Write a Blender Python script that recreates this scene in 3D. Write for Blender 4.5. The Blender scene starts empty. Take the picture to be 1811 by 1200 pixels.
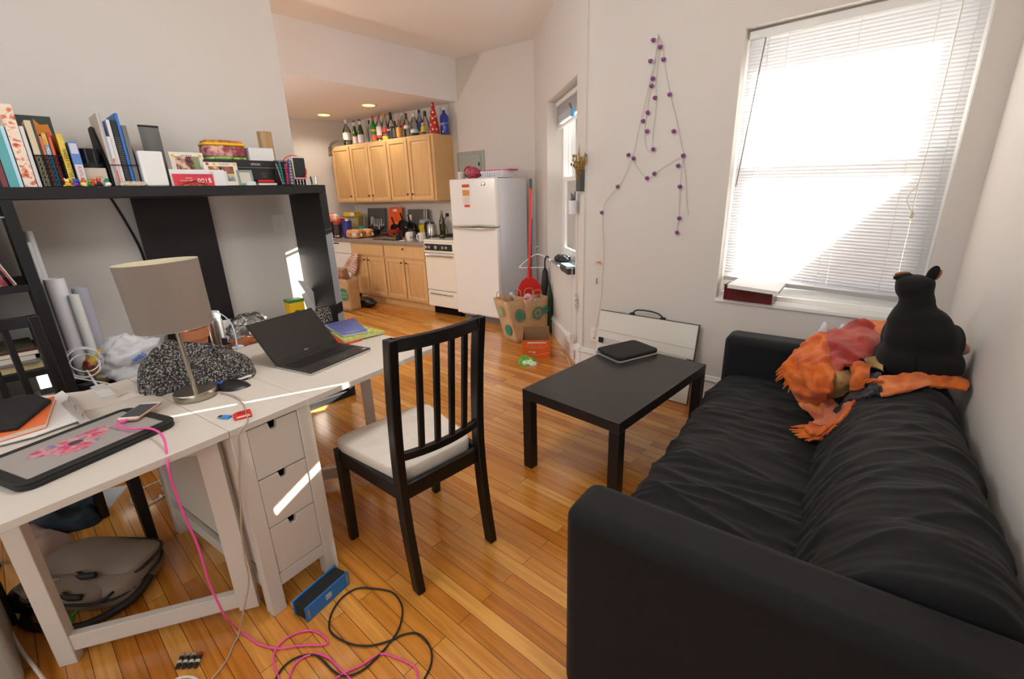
WORLD,SUN,EXPO,KLIGHT,RFILL,HFILL=3.1,75,-0.02,22,38,75
import bpy, math, random
from mathutils import Vector as V, Matrix as M, noise
random.seed(7)
PI=math.pi
COL=bpy.context.scene.collection
SC=bpy.context.scene
# ---------------------------------------------------------------- camera
YAW,PIT,ROL=math.radians(41.80),math.radians(17.807),math.radians(-1.80)
FPX=803.0; EYE=V((0,0,1.40))
_f=V((-math.sin(YAW)*math.cos(PIT),math.cos(YAW)*math.cos(PIT),-math.sin(PIT)))
_r0=V((math.cos(YAW),math.sin(YAW),0)); _u0=_r0.cross(_f)
CR=_r0*math.cos(ROL)+_u0*math.sin(ROL); CU=_u0*math.cos(ROL)-_r0*math.sin(ROL); CF=_f
cd=bpy.data.cameras.new('camera'); cam=bpy.data.objects.new('camera',cd); COL.objects.link(cam)
cd.sensor_width=36; cd.lens=FPX/1811*36; cd.clip_start=0.02; cd.clip_end=200
cam.matrix_world=M(((CR.x,CU.x,-CF.x,EYE.x),(CR.y,CU.y,-CF.y,EYE.y),(CR.z,CU.z,-CF.z,EYE.z),(0,0,0,1)))
SC.camera=cam
# survey helpers: where a sight line of the photo meets a known plane of the room
def ray(x,y): return CR*((x-905.5)/FPX)-CU*((y-600)/FPX)+CF
def atz(x,y,z):
    d=ray(x,y); return EYE+d*((z-EYE.z)/d.z)
def atx(x,y,X):
    d=ray(x,y); return EYE+d*(X/d.x)
def aty(x,y,Y):
    d=ray(x,y); return EYE+d*(Y/d.y)
def onp(x,y,a,n):
    d=ray(x,y); return EYE+d*((V(a)-EYE).dot(V(n))/d.dot(V(n)))
# ---------------------------------------------------------------- materials
def lin(h):
    if isinstance(h,str):
        h=h.lstrip('#'); c=[int(h[i:i+2],16)/255 for i in (0,2,4)]
    else: c=list(h)
    return tuple(x/12.92 if x<=.04045 else ((x+.055)/1.055)**2.4 for x in c)+(1,)
MATS={}
def mat(name,col='#888888',rough=.5,metal=0,spec=.5,bump=0,bscale=60,var=0,vscale=8,trans=0,ior=1.45,emit=None,estr=0,alpha=1,sheen=0,coat=0,subs=0,cols=None,aniso=None,tl=0):
    if name in MATS: return MATS[name]
    m=bpy.data.materials.new(name); m.use_nodes=True; nt=m.node_tree; b=nt.nodes['Principled BSDF']; L=nt.links
    b.inputs['Base Color'].default_value=lin(col); b.inputs['Roughness'].default_value=rough; b.inputs['Metallic'].default_value=metal
    b.inputs['Specular IOR Level'].default_value=spec; b.inputs['IOR'].default_value=ior
    b.inputs['Transmission Weight'].default_value=trans; b.inputs['Alpha'].default_value=alpha
    b.inputs['Sheen Weight'].default_value=sheen; b.inputs['Coat Weight'].default_value=coat; b.inputs['Coat Roughness'].default_value=.1
    if emit: b.inputs['Emission Color'].default_value=lin(emit); b.inputs['Emission Strength'].default_value=estr
    tc=None
    def coord():
        nonlocal tc
        if not tc: tc=nt.nodes.new('ShaderNodeTexCoord')
        return tc.outputs['Object']
    if var or cols:
        n=nt.nodes.new('ShaderNodeTexNoise'); n.inputs['Scale'].default_value=vscale; n.inputs['Detail'].default_value=4
        if aniso:
            mp=nt.nodes.new('ShaderNodeMapping'); mp.inputs['Scale'].default_value=aniso; L.new(coord(),mp.inputs[0]); L.new(mp.outputs[0],n.inputs['Vector'])
        else: L.new(coord(),n.inputs['Vector'])
        r=nt.nodes.new('ShaderNodeValToRGB')
        if cols:
            el=r.color_ramp.elements
            while len(el)<len(cols): el.new(.5)
            for i,(p,c) in enumerate(cols): el[i].position=p; el[i].color=lin(c)
        else:
            c=lin(col); r.color_ramp.elements[0].position=.3; r.color_ramp.elements[1].position=.7
            r.color_ramp.elements[0].color=tuple(max(0,x*(1-var)) for x in c[:3])+(1,); r.color_ramp.elements[1].color=tuple(min(1,x*(1+var)) for x in c[:3])+(1,)
        L.new(n.outputs['Fac'],r.inputs[0]); L.new(r.outputs[0],b.inputs['Base Color'])
    if bump:
        n=nt.nodes.new('ShaderNodeTexNoise'); n.inputs['Scale'].default_value=bscale; n.inputs['Detail'].default_value=3; L.new(coord(),n.inputs['Vector'])
        bp=nt.nodes.new('ShaderNodeBump'); bp.inputs['Strength'].default_value=bump; bp.inputs['Distance'].default_value=.01
        L.new(n.outputs['Fac'],bp.inputs['Height']); L.new(bp.outputs[0],b.inputs['Normal'])
    if tl:
        o=nt.nodes['Material Output']; t=nt.nodes.new('ShaderNodeBsdfTranslucent'); t.inputs[0].default_value=lin(col)
        mx=nt.nodes.new('ShaderNodeMixShader'); mx.inputs[0].default_value=tl
        L.new(b.outputs[0],mx.inputs[1]); L.new(t.outputs[0],mx.inputs[2]); L.new(mx.outputs[0],o.inputs[0])
    MATS[name]=m; return m
def glassmat(name,col='#ffffff',rough=.02,thin=True,a=.12):
    if name in MATS: return MATS[name]
    m=bpy.data.materials.new(name); m.use_nodes=True; nt=m.node_tree; L=nt.links; nt.nodes.remove(nt.nodes['Principled BSDF'])
    t=nt.nodes.new('ShaderNodeBsdfTransparent'); t.inputs[0].default_value=lin(col)
    g=nt.nodes.new('ShaderNodeBsdfGlossy'); g.inputs['Roughness'].default_value=rough
    fr=nt.nodes.new('ShaderNodeFresnel'); fr.inputs[0].default_value=1.45
    ad=nt.nodes.new('ShaderNodeMath'); ad.operation='ADD'; ad.inputs[1].default_value=a-.04; L.new(fr.outputs[0],ad.inputs[0])
    mx=nt.nodes.new('ShaderNodeMixShader'); L.new(ad.outputs[0],mx.inputs[0]); L.new(t.outputs[0],mx.inputs[1]); L.new(g.outputs[0],mx.inputs[2])
    L.new(mx.outputs[0],nt.nodes['Material Output'].inputs[0]); MATS[name]=m; return m
# ---------------------------------------------------------------- mesh builder
class MB:
    def __init__(s,T=None): s.v=[];s.f=[];s.mi=[];s.k=0;s.T=T or M()
    def add(s,vs,fs,k=None):
        o=len(s.v); s.v+=[s.T@V(p) for p in vs]; s.f+=[[i+o for i in f] for f in fs]; s.mi+=[s.k if k is None else k]*len(fs); return s
    def box(s,x0,x1,y0,y1,z0,z1,k=None):
        p=[(x,y,z) for z in (z0,z1) for y in (y0,y1) for x in (x0,x1)]
        return s.add(p,[(0,2,3,1),(4,5,7,6),(0,1,5,4),(2,6,7,3),(0,4,6,2),(1,3,7,5)],k)
    def hexa(s,a,b,k=None):   # two quads (lists of 4 points)
        return s.add(list(a)+list(b),[(3,2,1,0),(4,5,6,7)]+[(i,(i+1)%4,4+(i+1)%4,4+i) for i in range(4)],k)
    def bar(s,p,q,w,h,up=(0,0,1),k=None):
        p,q=V(p),V(q); d=(q-p).normalized(); a=d.cross(V(up))
        if a.length<1e-4: a=d.cross(V((1,0,0)))
        a.normalize(); b=a.cross(d).normalized(); a*=w/2; b*=h/2
        return s.hexa([p-a-b,p+a-b,p+a+b,p-a+b],[q-a-b,q+a-b,q+a+b,q-a+b],k)
    def prism(s,poly,z0,z1,k=None):
        n=len(poly); vs=[(x,y,z0) for x,y in poly]+[(x,y,z1) for x,y in poly]
        return s.add(vs,[list(range(n))[::-1],list(range(n,2*n))]+[(i,(i+1)%n,n+(i+1)%n,n+i) for i in range(n)],k)
    def lathe(s,prof,n=24,c=(0,0,0),k=None,cap=True,sx=1,sy=1):
        vs=[];fs=[]
        for r,z in prof:
            for i in range(n):
                a=2*PI*i/n; vs.append((c[0]+r*sx*math.cos(a),c[1]+r*sy*math.sin(a),c[2]+z))
        for j in range(len(prof)-1):
            for i in range(n): fs.append((j*n+i,j*n+(i+1)%n,(j+1)*n+(i+1)%n,(j+1)*n+i))
        if cap:
            if prof[0][0]>1e-5: fs.append(tuple(range(n))[::-1])
            if prof[-1][0]>1e-5: fs.append(tuple((len(prof)-1)*n+i for i in range(n)))
        return s.add(vs,fs,k)
    def cyl(s,p,q,r,r2=None,n=12,k=None):
        return s.tube([p,q],r,n=n,k=k,radii=[r,r if r2 is None else r2])
    def tube(s,pts,r,n=8,k=None,radii=None,closed=False):
        pts=[V(p) for p in pts]; m=len(pts); vs=[];fs=[]; prev=None
        for i,p in enumerate(pts):
            t=(pts[(i+1)%m]-pts[i-1]) if closed else (pts[min(i+1,m-1)]-pts[max(i-1,0)])
            if t.length<1e-9: t=V((0,0,1))
            t.normalize()
            if prev is None: a=t.cross(V((0,0,1))) if abs(t.z)<.9 else t.cross(V((1,0,0)))
            else: a=prev-t*prev.dot(t)
            if a.length<1e-6: a=t.orthogonal()
            a.normalize(); prev=a; b=t.cross(a); rr=radii[i] if radii else r
            vs+=[p+(a*math.cos(2*PI*j/n)+b*math.sin(2*PI*j/n))*rr for j in range(n)]
        for i in range(m if closed else m-1):
            i2=(i+1)%m
            for j in range(n): fs.append((i*n+j,i*n+(j+1)%n,i2*n+(j+1)%n,i2*n+j))
        if not closed: fs+= [tuple(range(n))[::-1],tuple((m-1)*n+j for j in range(n))]
        return s.add(vs,fs,k)
    def grid(s,nu,nv,fn,k=None,cu=False,cv=False):
        vs=[fn(i/(nu-(0 if cu else 1)),j/(nv-(0 if cv else 1))) for i in range(nu) for j in range(nv)]; fs=[]
        for i in range(nu if cu else nu-1):
            for j in range(nv if cv else nv-1):
                a,b=i,(i+1)%nu; c,d=j,(j+1)%nv; fs.append((a*nv+c,b*nv+c,b*nv+d,a*nv+d))
        return s.add(vs,fs,k)
    def ball(s,c,rx,ry=None,rz=None,nu=20,nv=12,k=None,fn=None,e=1):
        ry=rx if ry is None else ry; rz=rx if rz is None else rz; vs=[];fs=[]
        sg=lambda x:(abs(x)**e)*(1 if x>=0 else -1)
        for j in range(nv+1):
            ph=-PI/2+PI*j/nv
            for i in range(nu):
                a=2*PI*i/nu; p=V((sg(math.cos(ph))*sg(math.cos(a))*rx,sg(math.cos(ph))*sg(math.sin(a))*ry,sg(math.sin(ph))*rz))
                if fn: p=fn(p)
                vs.append(V(c)+p)
        for j in range(nv):
            for i in range(nu): fs.append((j*nu+i,j*nu+(i+1)%nu,(j+1)*nu+(i+1)%nu,(j+1)*nu+i))
        return s.add(vs,fs,k)
    def build(s,name,mats,parent=None,loc=None,rotz=0,smooth=False,bevel=0,seg=2,sub=0,solid=0,mw=None,wn=False):
        me=bpy.data.meshes.new(name); me.from_pydata([tuple(p) for p in s.v],[],s.f)
        if not isinstance(mats,(list,tuple)): mats=[mats]
        for m in mats: me.materials.append(m)
        me.polygons.foreach_set('material_index',[min(x,len(mats)-1) for x in s.mi])
        me.update()
        o=bpy.data.objects.new(name,me); COL.objects.link(o)
        if smooth or bevel:
            me.polygons.foreach_set('use_smooth',[True]*len(me.polygons))
            if not smooth or smooth=='auto': me.set_sharp_from_angle(angle=math.radians(35))
        if parent: o.parent=parent
        if mw is not None: o.matrix_world=mw
        elif loc is not None: o.location=loc; o.rotation_euler=(0,0,rotz)
        if solid:
            q=o.modifiers.new('solid','SOLIDIFY'); q.thickness=solid; q.offset=0
        if bevel:
            q=o.modifiers.new('bevel','BEVEL'); q.width=bevel; q.segments=seg; q.limit_method='ANGLE'; q.angle_limit=math.radians(35)
            q.harden_normals=False
        if sub:
            q=o.modifiers.new('sub','SUBSURF'); q.levels=sub; q.render_levels=sub
        return o
def smooth_path(pts,n=8,closed=False):
    pts=[V(p) for p in pts]; out=[]; m=len(pts)
    for i in range(m if closed else m-1):
        if closed: a,b,c,d=pts[i-1],pts[i],pts[(i+1)%m],pts[(i+2)%m]
        else: a,b,c,d=pts[max(i-1,0)],pts[i],pts[i+1],pts[min(i+2,m-1)]
        for j in range(n):
            t=j/n; out.append(.5*((2*b)+(c-a)*t+(2*a-5*b+4*c-d)*t*t+(3*b-3*c+d-a)*t**3))
    if not closed: out.append(pts[-1])
    return out
def thing(name,label,cat,loc=(0,0,0),rotz=0,group=None,mw=None):
    o=bpy.data.objects.new(name,None); COL.objects.link(o); o.empty_display_size=.05
    if mw is not None: o.matrix_world=mw
    else: o.location=loc; o.rotation_euler=(0,0,rotz)
    return tag(o,label,cat,group)
def tag(o,label,cat=None,group=None):
    o['label']=label
    if cat: o['category']=cat
    if group: o['group']=group
    return o
def struct(o): o['kind']='structure'; return o
def copy_tree(o,parent=None):
    c=o.copy(); COL.objects.link(c)
    if parent: c.parent=parent
    for ch in list(o.children): copy_tree(ch,c)
    return c
def T(loc=(0,0,0),rz=0,rx=0,ry=0): return M.Translation(V(loc))@M.Rotation(rz,4,'Z')@M.Rotation(ry,4,'Y')@M.Rotation(rx,4,'X')
def frame(o,x,y,z=None):   # matrix from axes
    x=V(x).normalized(); y=V(y); y=(y-x*y.dot(x)).normalized(); z=x.cross(y)
    return M(((x.x,y.x,z.x,o[0]),(x.y,y.y,z.y,o[1]),(x.z,y.z,z.z,o[2]),(0,0,0,1)))
def lettering(txt,size,m,parent,mw,name='lettering',ext=.0004,align='CENTER',sx=1,shear=0):
    c=bpy.data.curves.new('txt','FONT'); c.body=txt; c.size=size; c.extrude=ext; c.align_x=align; c.align_y='CENTER'; c.shear=shear; c.resolution_u=2
    o=bpy.data.objects.new('txt',c); COL.objects.link(o); dg=bpy.context.evaluated_depsgraph_get(); dg.update()
    me=bpy.data.meshes.new_from_object(o.evaluated_get(dg)); bpy.data.objects.remove(o); bpy.data.curves.remove(c)
    me.transform(M.Diagonal((sx,1,1,1))); me.materials.clear(); me.materials.append(m)
    q=bpy.data.objects.new(name,me); COL.objects.link(q)
    if parent: q.parent=parent
    q.matrix_local=mw; return q
def nz(p,s=1,seed=0): return noise.noise(V(p)*s+V((seed*13.1,seed*7.7,seed*3.3)))
# ================================================================ SETTING
wallm=mat('wall_paint','#d2ccc5',.65,bump=.03,bscale=180,spec=.3)
wallr=wallm
ceilm=mat('ceiling_paint','#efece8',.8,spec=.2)
whitetrim=mat('trim_paint','#e6e3de',.4)
# wood strip floor
def floor_material():
    m=bpy.data.materials.new('strip_floor'); m.use_nodes=True; nt=m.node_tree; L=nt.links; b=nt.nodes['Principled BSDF']; N=nt.nodes.new
    tc=N('ShaderNodeTexCoord')
    br=N('ShaderNodeTexBrick'); br.offset=.37; br.offset_frequency=2; br.squash=1
    for k,v in (('Scale',1),('Mortar Size',.0011),('Mortar Smooth',.1),('Bias',0),('Brick Width',.95),('Row Height',.057)): br.inputs[k].default_value=v
    br.inputs['Color1'].default_value=(0,0,0,1); br.inputs['Color2'].default_value=(1,1,1,1); br.inputs['Mortar'].default_value=(.5,.5,.5,1)
    L.new(tc.outputs['Object'],br.inputs['Vector'])
    mp=N('ShaderNodeMapping'); mp.inputs['Scale'].default_value=(1.3,22,1); L.new(tc.outputs['Object'],mp.inputs[0])
    # shift the grain from board to board
    ad=N('ShaderNodeVectorMath'); ad.operation='ADD'; sc=N('ShaderNodeVectorMath'); sc.operation='SCALE'; sc.inputs['Scale'].default_value=9
    L.new(br.outputs['Color'],sc.inputs[0]); L.new(mp.outputs[0],ad.inputs[0]); L.new(sc.outputs[0],ad.inputs[1])
    n1=N('ShaderNodeTexNoise'); n1.inputs['Scale'].default_value=2.2; n1.inputs['Detail'].default_value=5; n1.inputs['Distortion'].default_value=.6; L.new(ad.outputs[0],n1.inputs['Vector'])
    r0=N('ShaderNodeValToRGB'); e=r0.color_ramp.elements
    e[0].position=0; e[0].color=lin('#bf7728'); e[1].position=1; e[1].color=lin('#e6ac5c')
    for p,c in ((.35,'#d08a36'),(.6,'#d79540'),(.85,'#de9f4a')):
        q=e.new(p); q.color=lin(c)
    L.new(br.outputs['Color'],r0.inputs[0])
    r1=N('ShaderNodeValToRGB'); r1.color_ramp.elements[0].position=.3; r1.color_ramp.elements[0].color=(.66,.55,.42,1); r1.color_ramp.elements[1].position=.62; r1.color_ramp.elements[1].color=(1.08,1.05,1.02,1)
    L.new(n1.outputs['Fac'],r1.inputs[0])
    mu=N('ShaderNodeMix'); mu.data_type='RGBA'; mu.blend_type='MULTIPLY'; mu.inputs[0].default_value=.8; L.new(r0.outputs[0],mu.inputs[6]); L.new(r1.outputs[0],mu.inputs[7])
    # knots and darker blotches
    n2=N('ShaderNodeTexNoise'); n2.inputs['Scale'].default_value=1.1; n2.inputs['Detail'].default_value=2; L.new(tc.outputs['Object'],n2.inputs['Vector'])
    r2=N('ShaderNodeValToRGB'); r2.color_ramp.elements[0].position=.35; r2.color_ramp.elements[0].color=(.82,.76,.68,1); r2.color_ramp.elements[1].position=.6; r2.color_ramp.elements[1].color=(1,1,1,1); L.new(n2.outputs['Fac'],r2.inputs[0])
    m2=N('ShaderNodeMix'); m2.data_type='RGBA'; m2.blend_type='MULTIPLY'; m2.inputs[0].default_value=.7; L.new(mu.outputs[2],m2.inputs[6]); L.new(r2.outputs[0],m2.inputs[7])
    vo=N('ShaderNodeTexVoronoi'); vo.inputs['Scale'].default_value=1.0; mpv=N('ShaderNodeMapping'); mpv.inputs['Scale'].default_value=(2.1,4,1); L.new(tc.outputs['Object'],mpv.inputs[0]); L.new(mpv.outputs[0],vo.inputs['Vector'])
    rk=N('ShaderNodeValToRGB'); rk.color_ramp.elements[0].position=.02; rk.color_ramp.elements[0].color=(.25,.16,.08,1); rk.color_ramp.elements[1].position=.06; rk.color_ramp.elements[1].color=(1,1,1,1); L.new(vo.outputs['Distance'],rk.inputs[0])
    m4=N('ShaderNodeMix'); m4.data_type='RGBA'; m4.blend_type='MULTIPLY'; m4.inputs[0].default_value=.7; L.new(m2.outputs[2],m4.inputs[6]); L.new(rk.outputs[0],m4.inputs[7])
    m3=N('ShaderNodeMix'); m3.data_type='RGBA'; L.new(br.outputs['Fac'],m3.inputs[0]); L.new(m4.outputs[2],m3.inputs[6]); m3.inputs[7].default_value=lin('#5a3410')
    L.new(m3.outputs[2],b.inputs['Base Color'])
    b.inputs['Roughness'].default_value=.24; b.inputs['Coat Weight'].default_value=.6; b.inputs['Coat Roughness'].default_value=.13
    bp=N('ShaderNodeBump'); bp.inputs['Strength'].default_value=.25; bp.inputs['Distance'].default_value=.002; bp.invert=True; L.new(br.outputs['Fac'],bp.inputs['Height'])
    nb=N('ShaderNodeTexNoise'); nb.inputs['Scale'].default_value=7; L.new(tc.outputs['Object'],nb.inputs['Vector'])
    b2=N('ShaderNodeBump'); b2.inputs['Strength'].default_value=.06; b2.inputs['Distance'].default_value=.02; L.new(nb.outputs['Fac'],b2.inputs['Height']); L.new(bp.outputs[0],b2.inputs['Normal'])
    L.new(b2.outputs[0],b.inputs['Normal'])
    return m
floorm=floor_material()
struct(MB().box(-7.2,1.2,-3.2,5.2,-.1,0).build('floor',floorm))
struct(MB().box(-4.45,1.2,-3.2,5.2,2.91,3.0).build('ceiling',ceilm))
struct(MB().box(-7.2,-4.45,-3.2,5.2,2.46,3.0).build('ceiling_soffit',mat('soffit_paint','#eae7e6',.8,spec=.2)))
# living-room window wall, y = 3
WX0,WX1,WZ0,WZ1=-.915,.062,.705,2.215
b=MB(); WT=.24
b.box(-1.912,WX0,3,3+WT,0,2.95).box(WX1,.5,3,3+WT,0,2.95).box(WX0,WX1,3,3+WT,0,WZ0).box(WX0,WX1,3,3+WT,WZ1,2.95)
struct(b.build('wall_back',wallm))
# angled wall with the narrow window
DC=V((-1.912,2.99,0)); DD=V((-.758,.652,0)).normalized(); DN=V((DD.y,-DD.x,0))
DN=DN if DN.y>0 else -DN
TD=frame(DC,DD,DN)      # local x along the wall, y outward, z?  (x cross y points down -> fix)
TD=M(((DD.x,DN.x,0,DC.x),(DD.y,DN.y,0,DC.y),(0,0,1,0),(0,0,0,1)))
S0,S1,SZ0,SZ1=.235,1.28,.725,2.21
b=MB(TD); b.box(0,S0,0,WT,0,2.95).box(S1,2.2,0,WT,0,2.95).box(S0,S1,0,WT,0,SZ0).box(S0,S1,0,WT,SZ1,2.95)
struct(b.build('wall_corner',wallm))
# kitchen frame
KA=math.radians(5.5); KO=V((-4.474,3.528,0))
TK=T(KO,KA)
def kp(x,y,v):
    n=V((-math.sin(KA),math.cos(KA),0)); P=onp(x,y,KO+n*v,n); q=TK.inverted()@P; return q
def kw(u,v,z): return TK@V((u,v,z))
KV=.60
struct(MB(TK).box(-2.6,1.9,KV,KV+.15,0,2.95).build('wall_kitchen',wallm))
HY0,HY1=-1.6,2.3
struct(MB().box(-6.85,-6.70,-2.75,HY0,0,2.6).box(-6.85,-6.70,HY1,4.6,0,2.6).box(-6.85,-6.70,HY0,HY1,0,.6).box(-6.85,-6.70,HY0,HY1,2.38,2.6).build('wall_hall',wallm))
struct(MB().box(-6.85,-3.0,-2.75,-2.6,0,2.95).box(.0,1.0,-2.75,-2.6,0,2.95).box(-3.0,.0,-2.75,-2.6,0,1.55).box(-3.0,.0,-2.75,-2.6,2.7,2.95).build('wall_front',wallm))  # opening behind the camera is added to let in fill light
struct(MB().box(-3.59,-3.47,-3.2,1.61,0,2.95).build('wall_left',wallm))
rx=lambda y:.17+(3-y)*.084
def rwall(b,y0,y1,z0,z1): return b.prism([(rx(y1),y1),(rx(y0),y0),(rx(y0)+.2,y0),(rx(y1)+.2,y1)],z0,z1)
b=MB(); RY0,RY1=-2.3,-.8; rwall(b,RY1,3.3,0,2.95); rwall(b,-2.75,RY0,0,2.95); rwall(b,RY0,RY1,0,.6); rwall(b,RY0,RY1,2.75,2.95)  # unseen opening added here so sky light fills the left wall and desk
struct(b.build('wall_right',wallm))
# baseboards
def baseboard(name,TT,x0,x1,h=.19):
    b=MB(TT); b.box(x0,x1,-.018,0,0,h-.035).box(x0,x1,-.026,0,h-.035,h-.02).box(x0,x1,-.014,0,h-.02,h)
    return struct(b.build(name,whitetrim,bevel=.003))
baseboard('baseboard_back',T((0,3,0)),-1.955,.17); baseboard('baseboard_corner',TD,0.0,1.9)
baseboard('baseboard_left',T((-3.36,0,0),-PI/2)@M.Diagonal((1,1,1,1)),-1.56,2.5) if False else None
b=MB(); b.box(-3.47,-3.455,-2.5,1.61,0,.19); struct(b.build('baseboard_left',whitetrim,bevel=.003))
# window sills / jamb liners
glass=glassmat('window_glass')
vinyl=mat('vinyl_frame','#eef0f0',.35)
def window(name,TT,x0,x1,z0,z1,d0,d1,parts=True):
    w=bpy.data.objects.new(name,None); COL.objects.link(w); struct(w)
    fw=.05; zm=z0+(z1-z0)*.515
    b=MB(TT); b.box(x0,x0+fw,d0,d1,z0,z1).box(x1-fw,x1,d0,d1,z0,z1).box(x0+fw,x1-fw,d0,d1,z1-fw,z1).box(x0+fw,x1-fw,d0,d1,z0,z0+fw)
    struct(b.build('window_frame',vinyl,w,bevel=.003))
    dm=(d0+d1)/2
    for nm,a,c,y0,y1 in (('lower_sash',z0+fw,zm+.022,d0+.006,dm-.004),('upper_sash',zm-.022,z1-fw,dm+.004,d1-.006)):
        b=MB(TT); s=.038; X0=x0+fw;X1=x1-fw
        b.box(X0,X0+s,y0,y1,a,c).box(X1-s,X1,y0,y1,a,c).box(X0+s,X1-s,y0,y1,a,a+s).box(X0+s,X1-s,y0,y1,c-s,c)
        o=struct(b.build(nm,vinyl,w,bevel=.002))
        b=MB(TT); ym=(y0+y1)/2; b.box(X0+s-.004,X1-s+.004,ym-.002,ym+.002,a+s-.004,c-s+.004); struct(b.build('pane',glass,o))
    return w
window('window_1',T((0,3,0)),WX0,WX1,WZ0+.05,WZ1,.12,.22)
window('added_window',T((-6.70,0,0),PI/2),HY0,HY1,.6,2.38,.03,.13)  # unseen hall window, added to bring sky light into the kitchen
window('window_2',TD,S0,S1,SZ0+.05,SZ1,.15,.235)
sillm=mat('sill_paint','#efece8',.4)
struct(MB().box(WX0,WX1,2.985,3.24,WZ0-.0,WZ0+.022).box(WX0,WX1,3.09,3.24,WZ0+.022,WZ0+.05).build('window_1_sill',sillm,bevel=.003))
struct(MB(TD).box(S0,S1,.0,.24,SZ0,SZ0+.02).box(S0,S1,.14,.24,SZ0+.02,SZ0+.05).build('window_2_sill',sillm,bevel=.003))
# neighbouring house outside the window (keeps the low sun off the lower right of the blind)
# ================================================================ LIGHT
w=bpy.data.worlds.new('World'); SC.world=w; w.use_nodes=True; bg=w.node_tree.nodes['Background']; bg.inputs[0].default_value=(.85,.93,1,1); bg.inputs[1].default_value=WORLD
sd=bpy.data.lights.new('sun','SUN'); sd.energy=SUN; sd.angle=math.radians(.3); sd.color=(1,.94,.84)
so=bpy.data.objects.new('sun',sd); COL.objects.link(so); SD=V((-.385,-.923,-.40)).normalized(); so.rotation_euler=SD.to_track_quat('-Z','Y').to_euler(); so.location=(3,6,5)
SC.view_settings.view_transform='Standard'; SC.view_settings.look='None'; SC.view_settings.exposure=EXPO; SC.view_settings.gamma=1
SC.cycles.max_bounces=10; SC.cycles.diffuse_bounces=6; SC.cycles.transparent_max_bounces=16; SC.cycles.sample_clamp_indirect=6
rl_=bpy.data.lights.new('room_fill','POINT'); rl_.energy=RFILL; rl_.color=(1,1,1); rl_.shadow_soft_size=.15  # added fill light for ceiling and walls, has no fixture
ro_=bpy.data.objects.new('room_fill',rl_); COL.objects.link(ro_); ro_.location=(-1.35,.9,2.35)
hl_=bpy.data.lights.new('hall_fill','POINT'); hl_.energy=HFILL; hl_.color=(1,.96,.9); hl_.shadow_soft_size=.06  # unseen fill light added behind the left wall to brighten the kitchen
ho_=bpy.data.objects.new('hall_fill',hl_); COL.objects.link(ho_); ho_.location=(-5.1,.4,1.75)
# recessed kitchen lights
disc=mat('lamp_lens','#fff0b0',.4,emit='#ffdf7a',estr=3.0)
ringm=mat('lamp_trim','#e8dcc0',.4)
for i,(px,py,lab) in enumerate(((573,203,'round recessed ceiling light nearer the end of the shelf wall'),(652,186,'round recessed ceiling light above the bottle row on the cabinets'))):
    p=atz(px,py,2.46); t=thing('ceiling_light',lab,'ceiling light',(p.x,p.y,2.46),0,'recessed lights in the kitchen ceiling')
    MB().lathe([(.075,-.003),(.095,-.006),(.1,0)],28).build('trim_ring',ringm,t,smooth=True)
    MB().lathe([(.0,-.0045),(.073,-.0045),(.073,-.0005),(0,-.0005)],28,cap=False).build('lens',disc,t)
    ld=bpy.data.lights.new('downlight','SPOT'); ld.energy=KLIGHT; ld.spot_size=math.radians(150); ld.spot_blend=.6; ld.color=(1,.90,.74); ld.shadow_soft_size=.06
    lo=bpy.data.objects.new('downlight',ld); COL.objects.link(lo); lo.location=(p.x,p.y,2.44)

def skew(poly,d0,d1,nm,m,par):
    h=V((.385,.923)).normalized(); A=[(x+h.x*d0,9+h.y*d0,z) for x,z in poly]; B=[(x+h.x*d1,9+h.y*d1,z) for x,z in poly]; n=len(poly)
    return struct(MB().add(A+B,[list(range(n))[::-1],list(range(n,2*n))]+[(i,(i+1)%n,n+(i+1)%n,n+i) for i in range(n)]).build(nm,m,par))
hs=bpy.data.objects.new('exterior_house',None); COL.objects.link(hs); struct(hs)
skew([(1.57,0),(8.5,0),(8.5,2.8),(5.02,6.9),(1.57,2.82)],0,5,'walls',mat('brick_far','#9a6a58',.8),hs)
skew([(1.47,2.75),(5.02,6.96),(8.6,2.75),(8.7,2.85),(5.02,7.08),(1.42,2.82)],-.05,5.1,'roof',mat('slate_far','#5a5a60',.8),hs)
struct(MB().box(-30,40,5.21,60,-.15,-.02).build('ground',mat('yard_ground','#a8a49a',.9)))
# ================================================================ SOFA
black=mat('sofa_cotton','#0f1012',.8,bump=.12,bscale=700,sheen=.04,spec=.35)
sofa=thing('sofa','black slipcovered two seat sofa with flat block arms along the bare right wall','sofa',(-.545,.79,0),math.atan2(.997,-.08)-PI/2)
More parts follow.
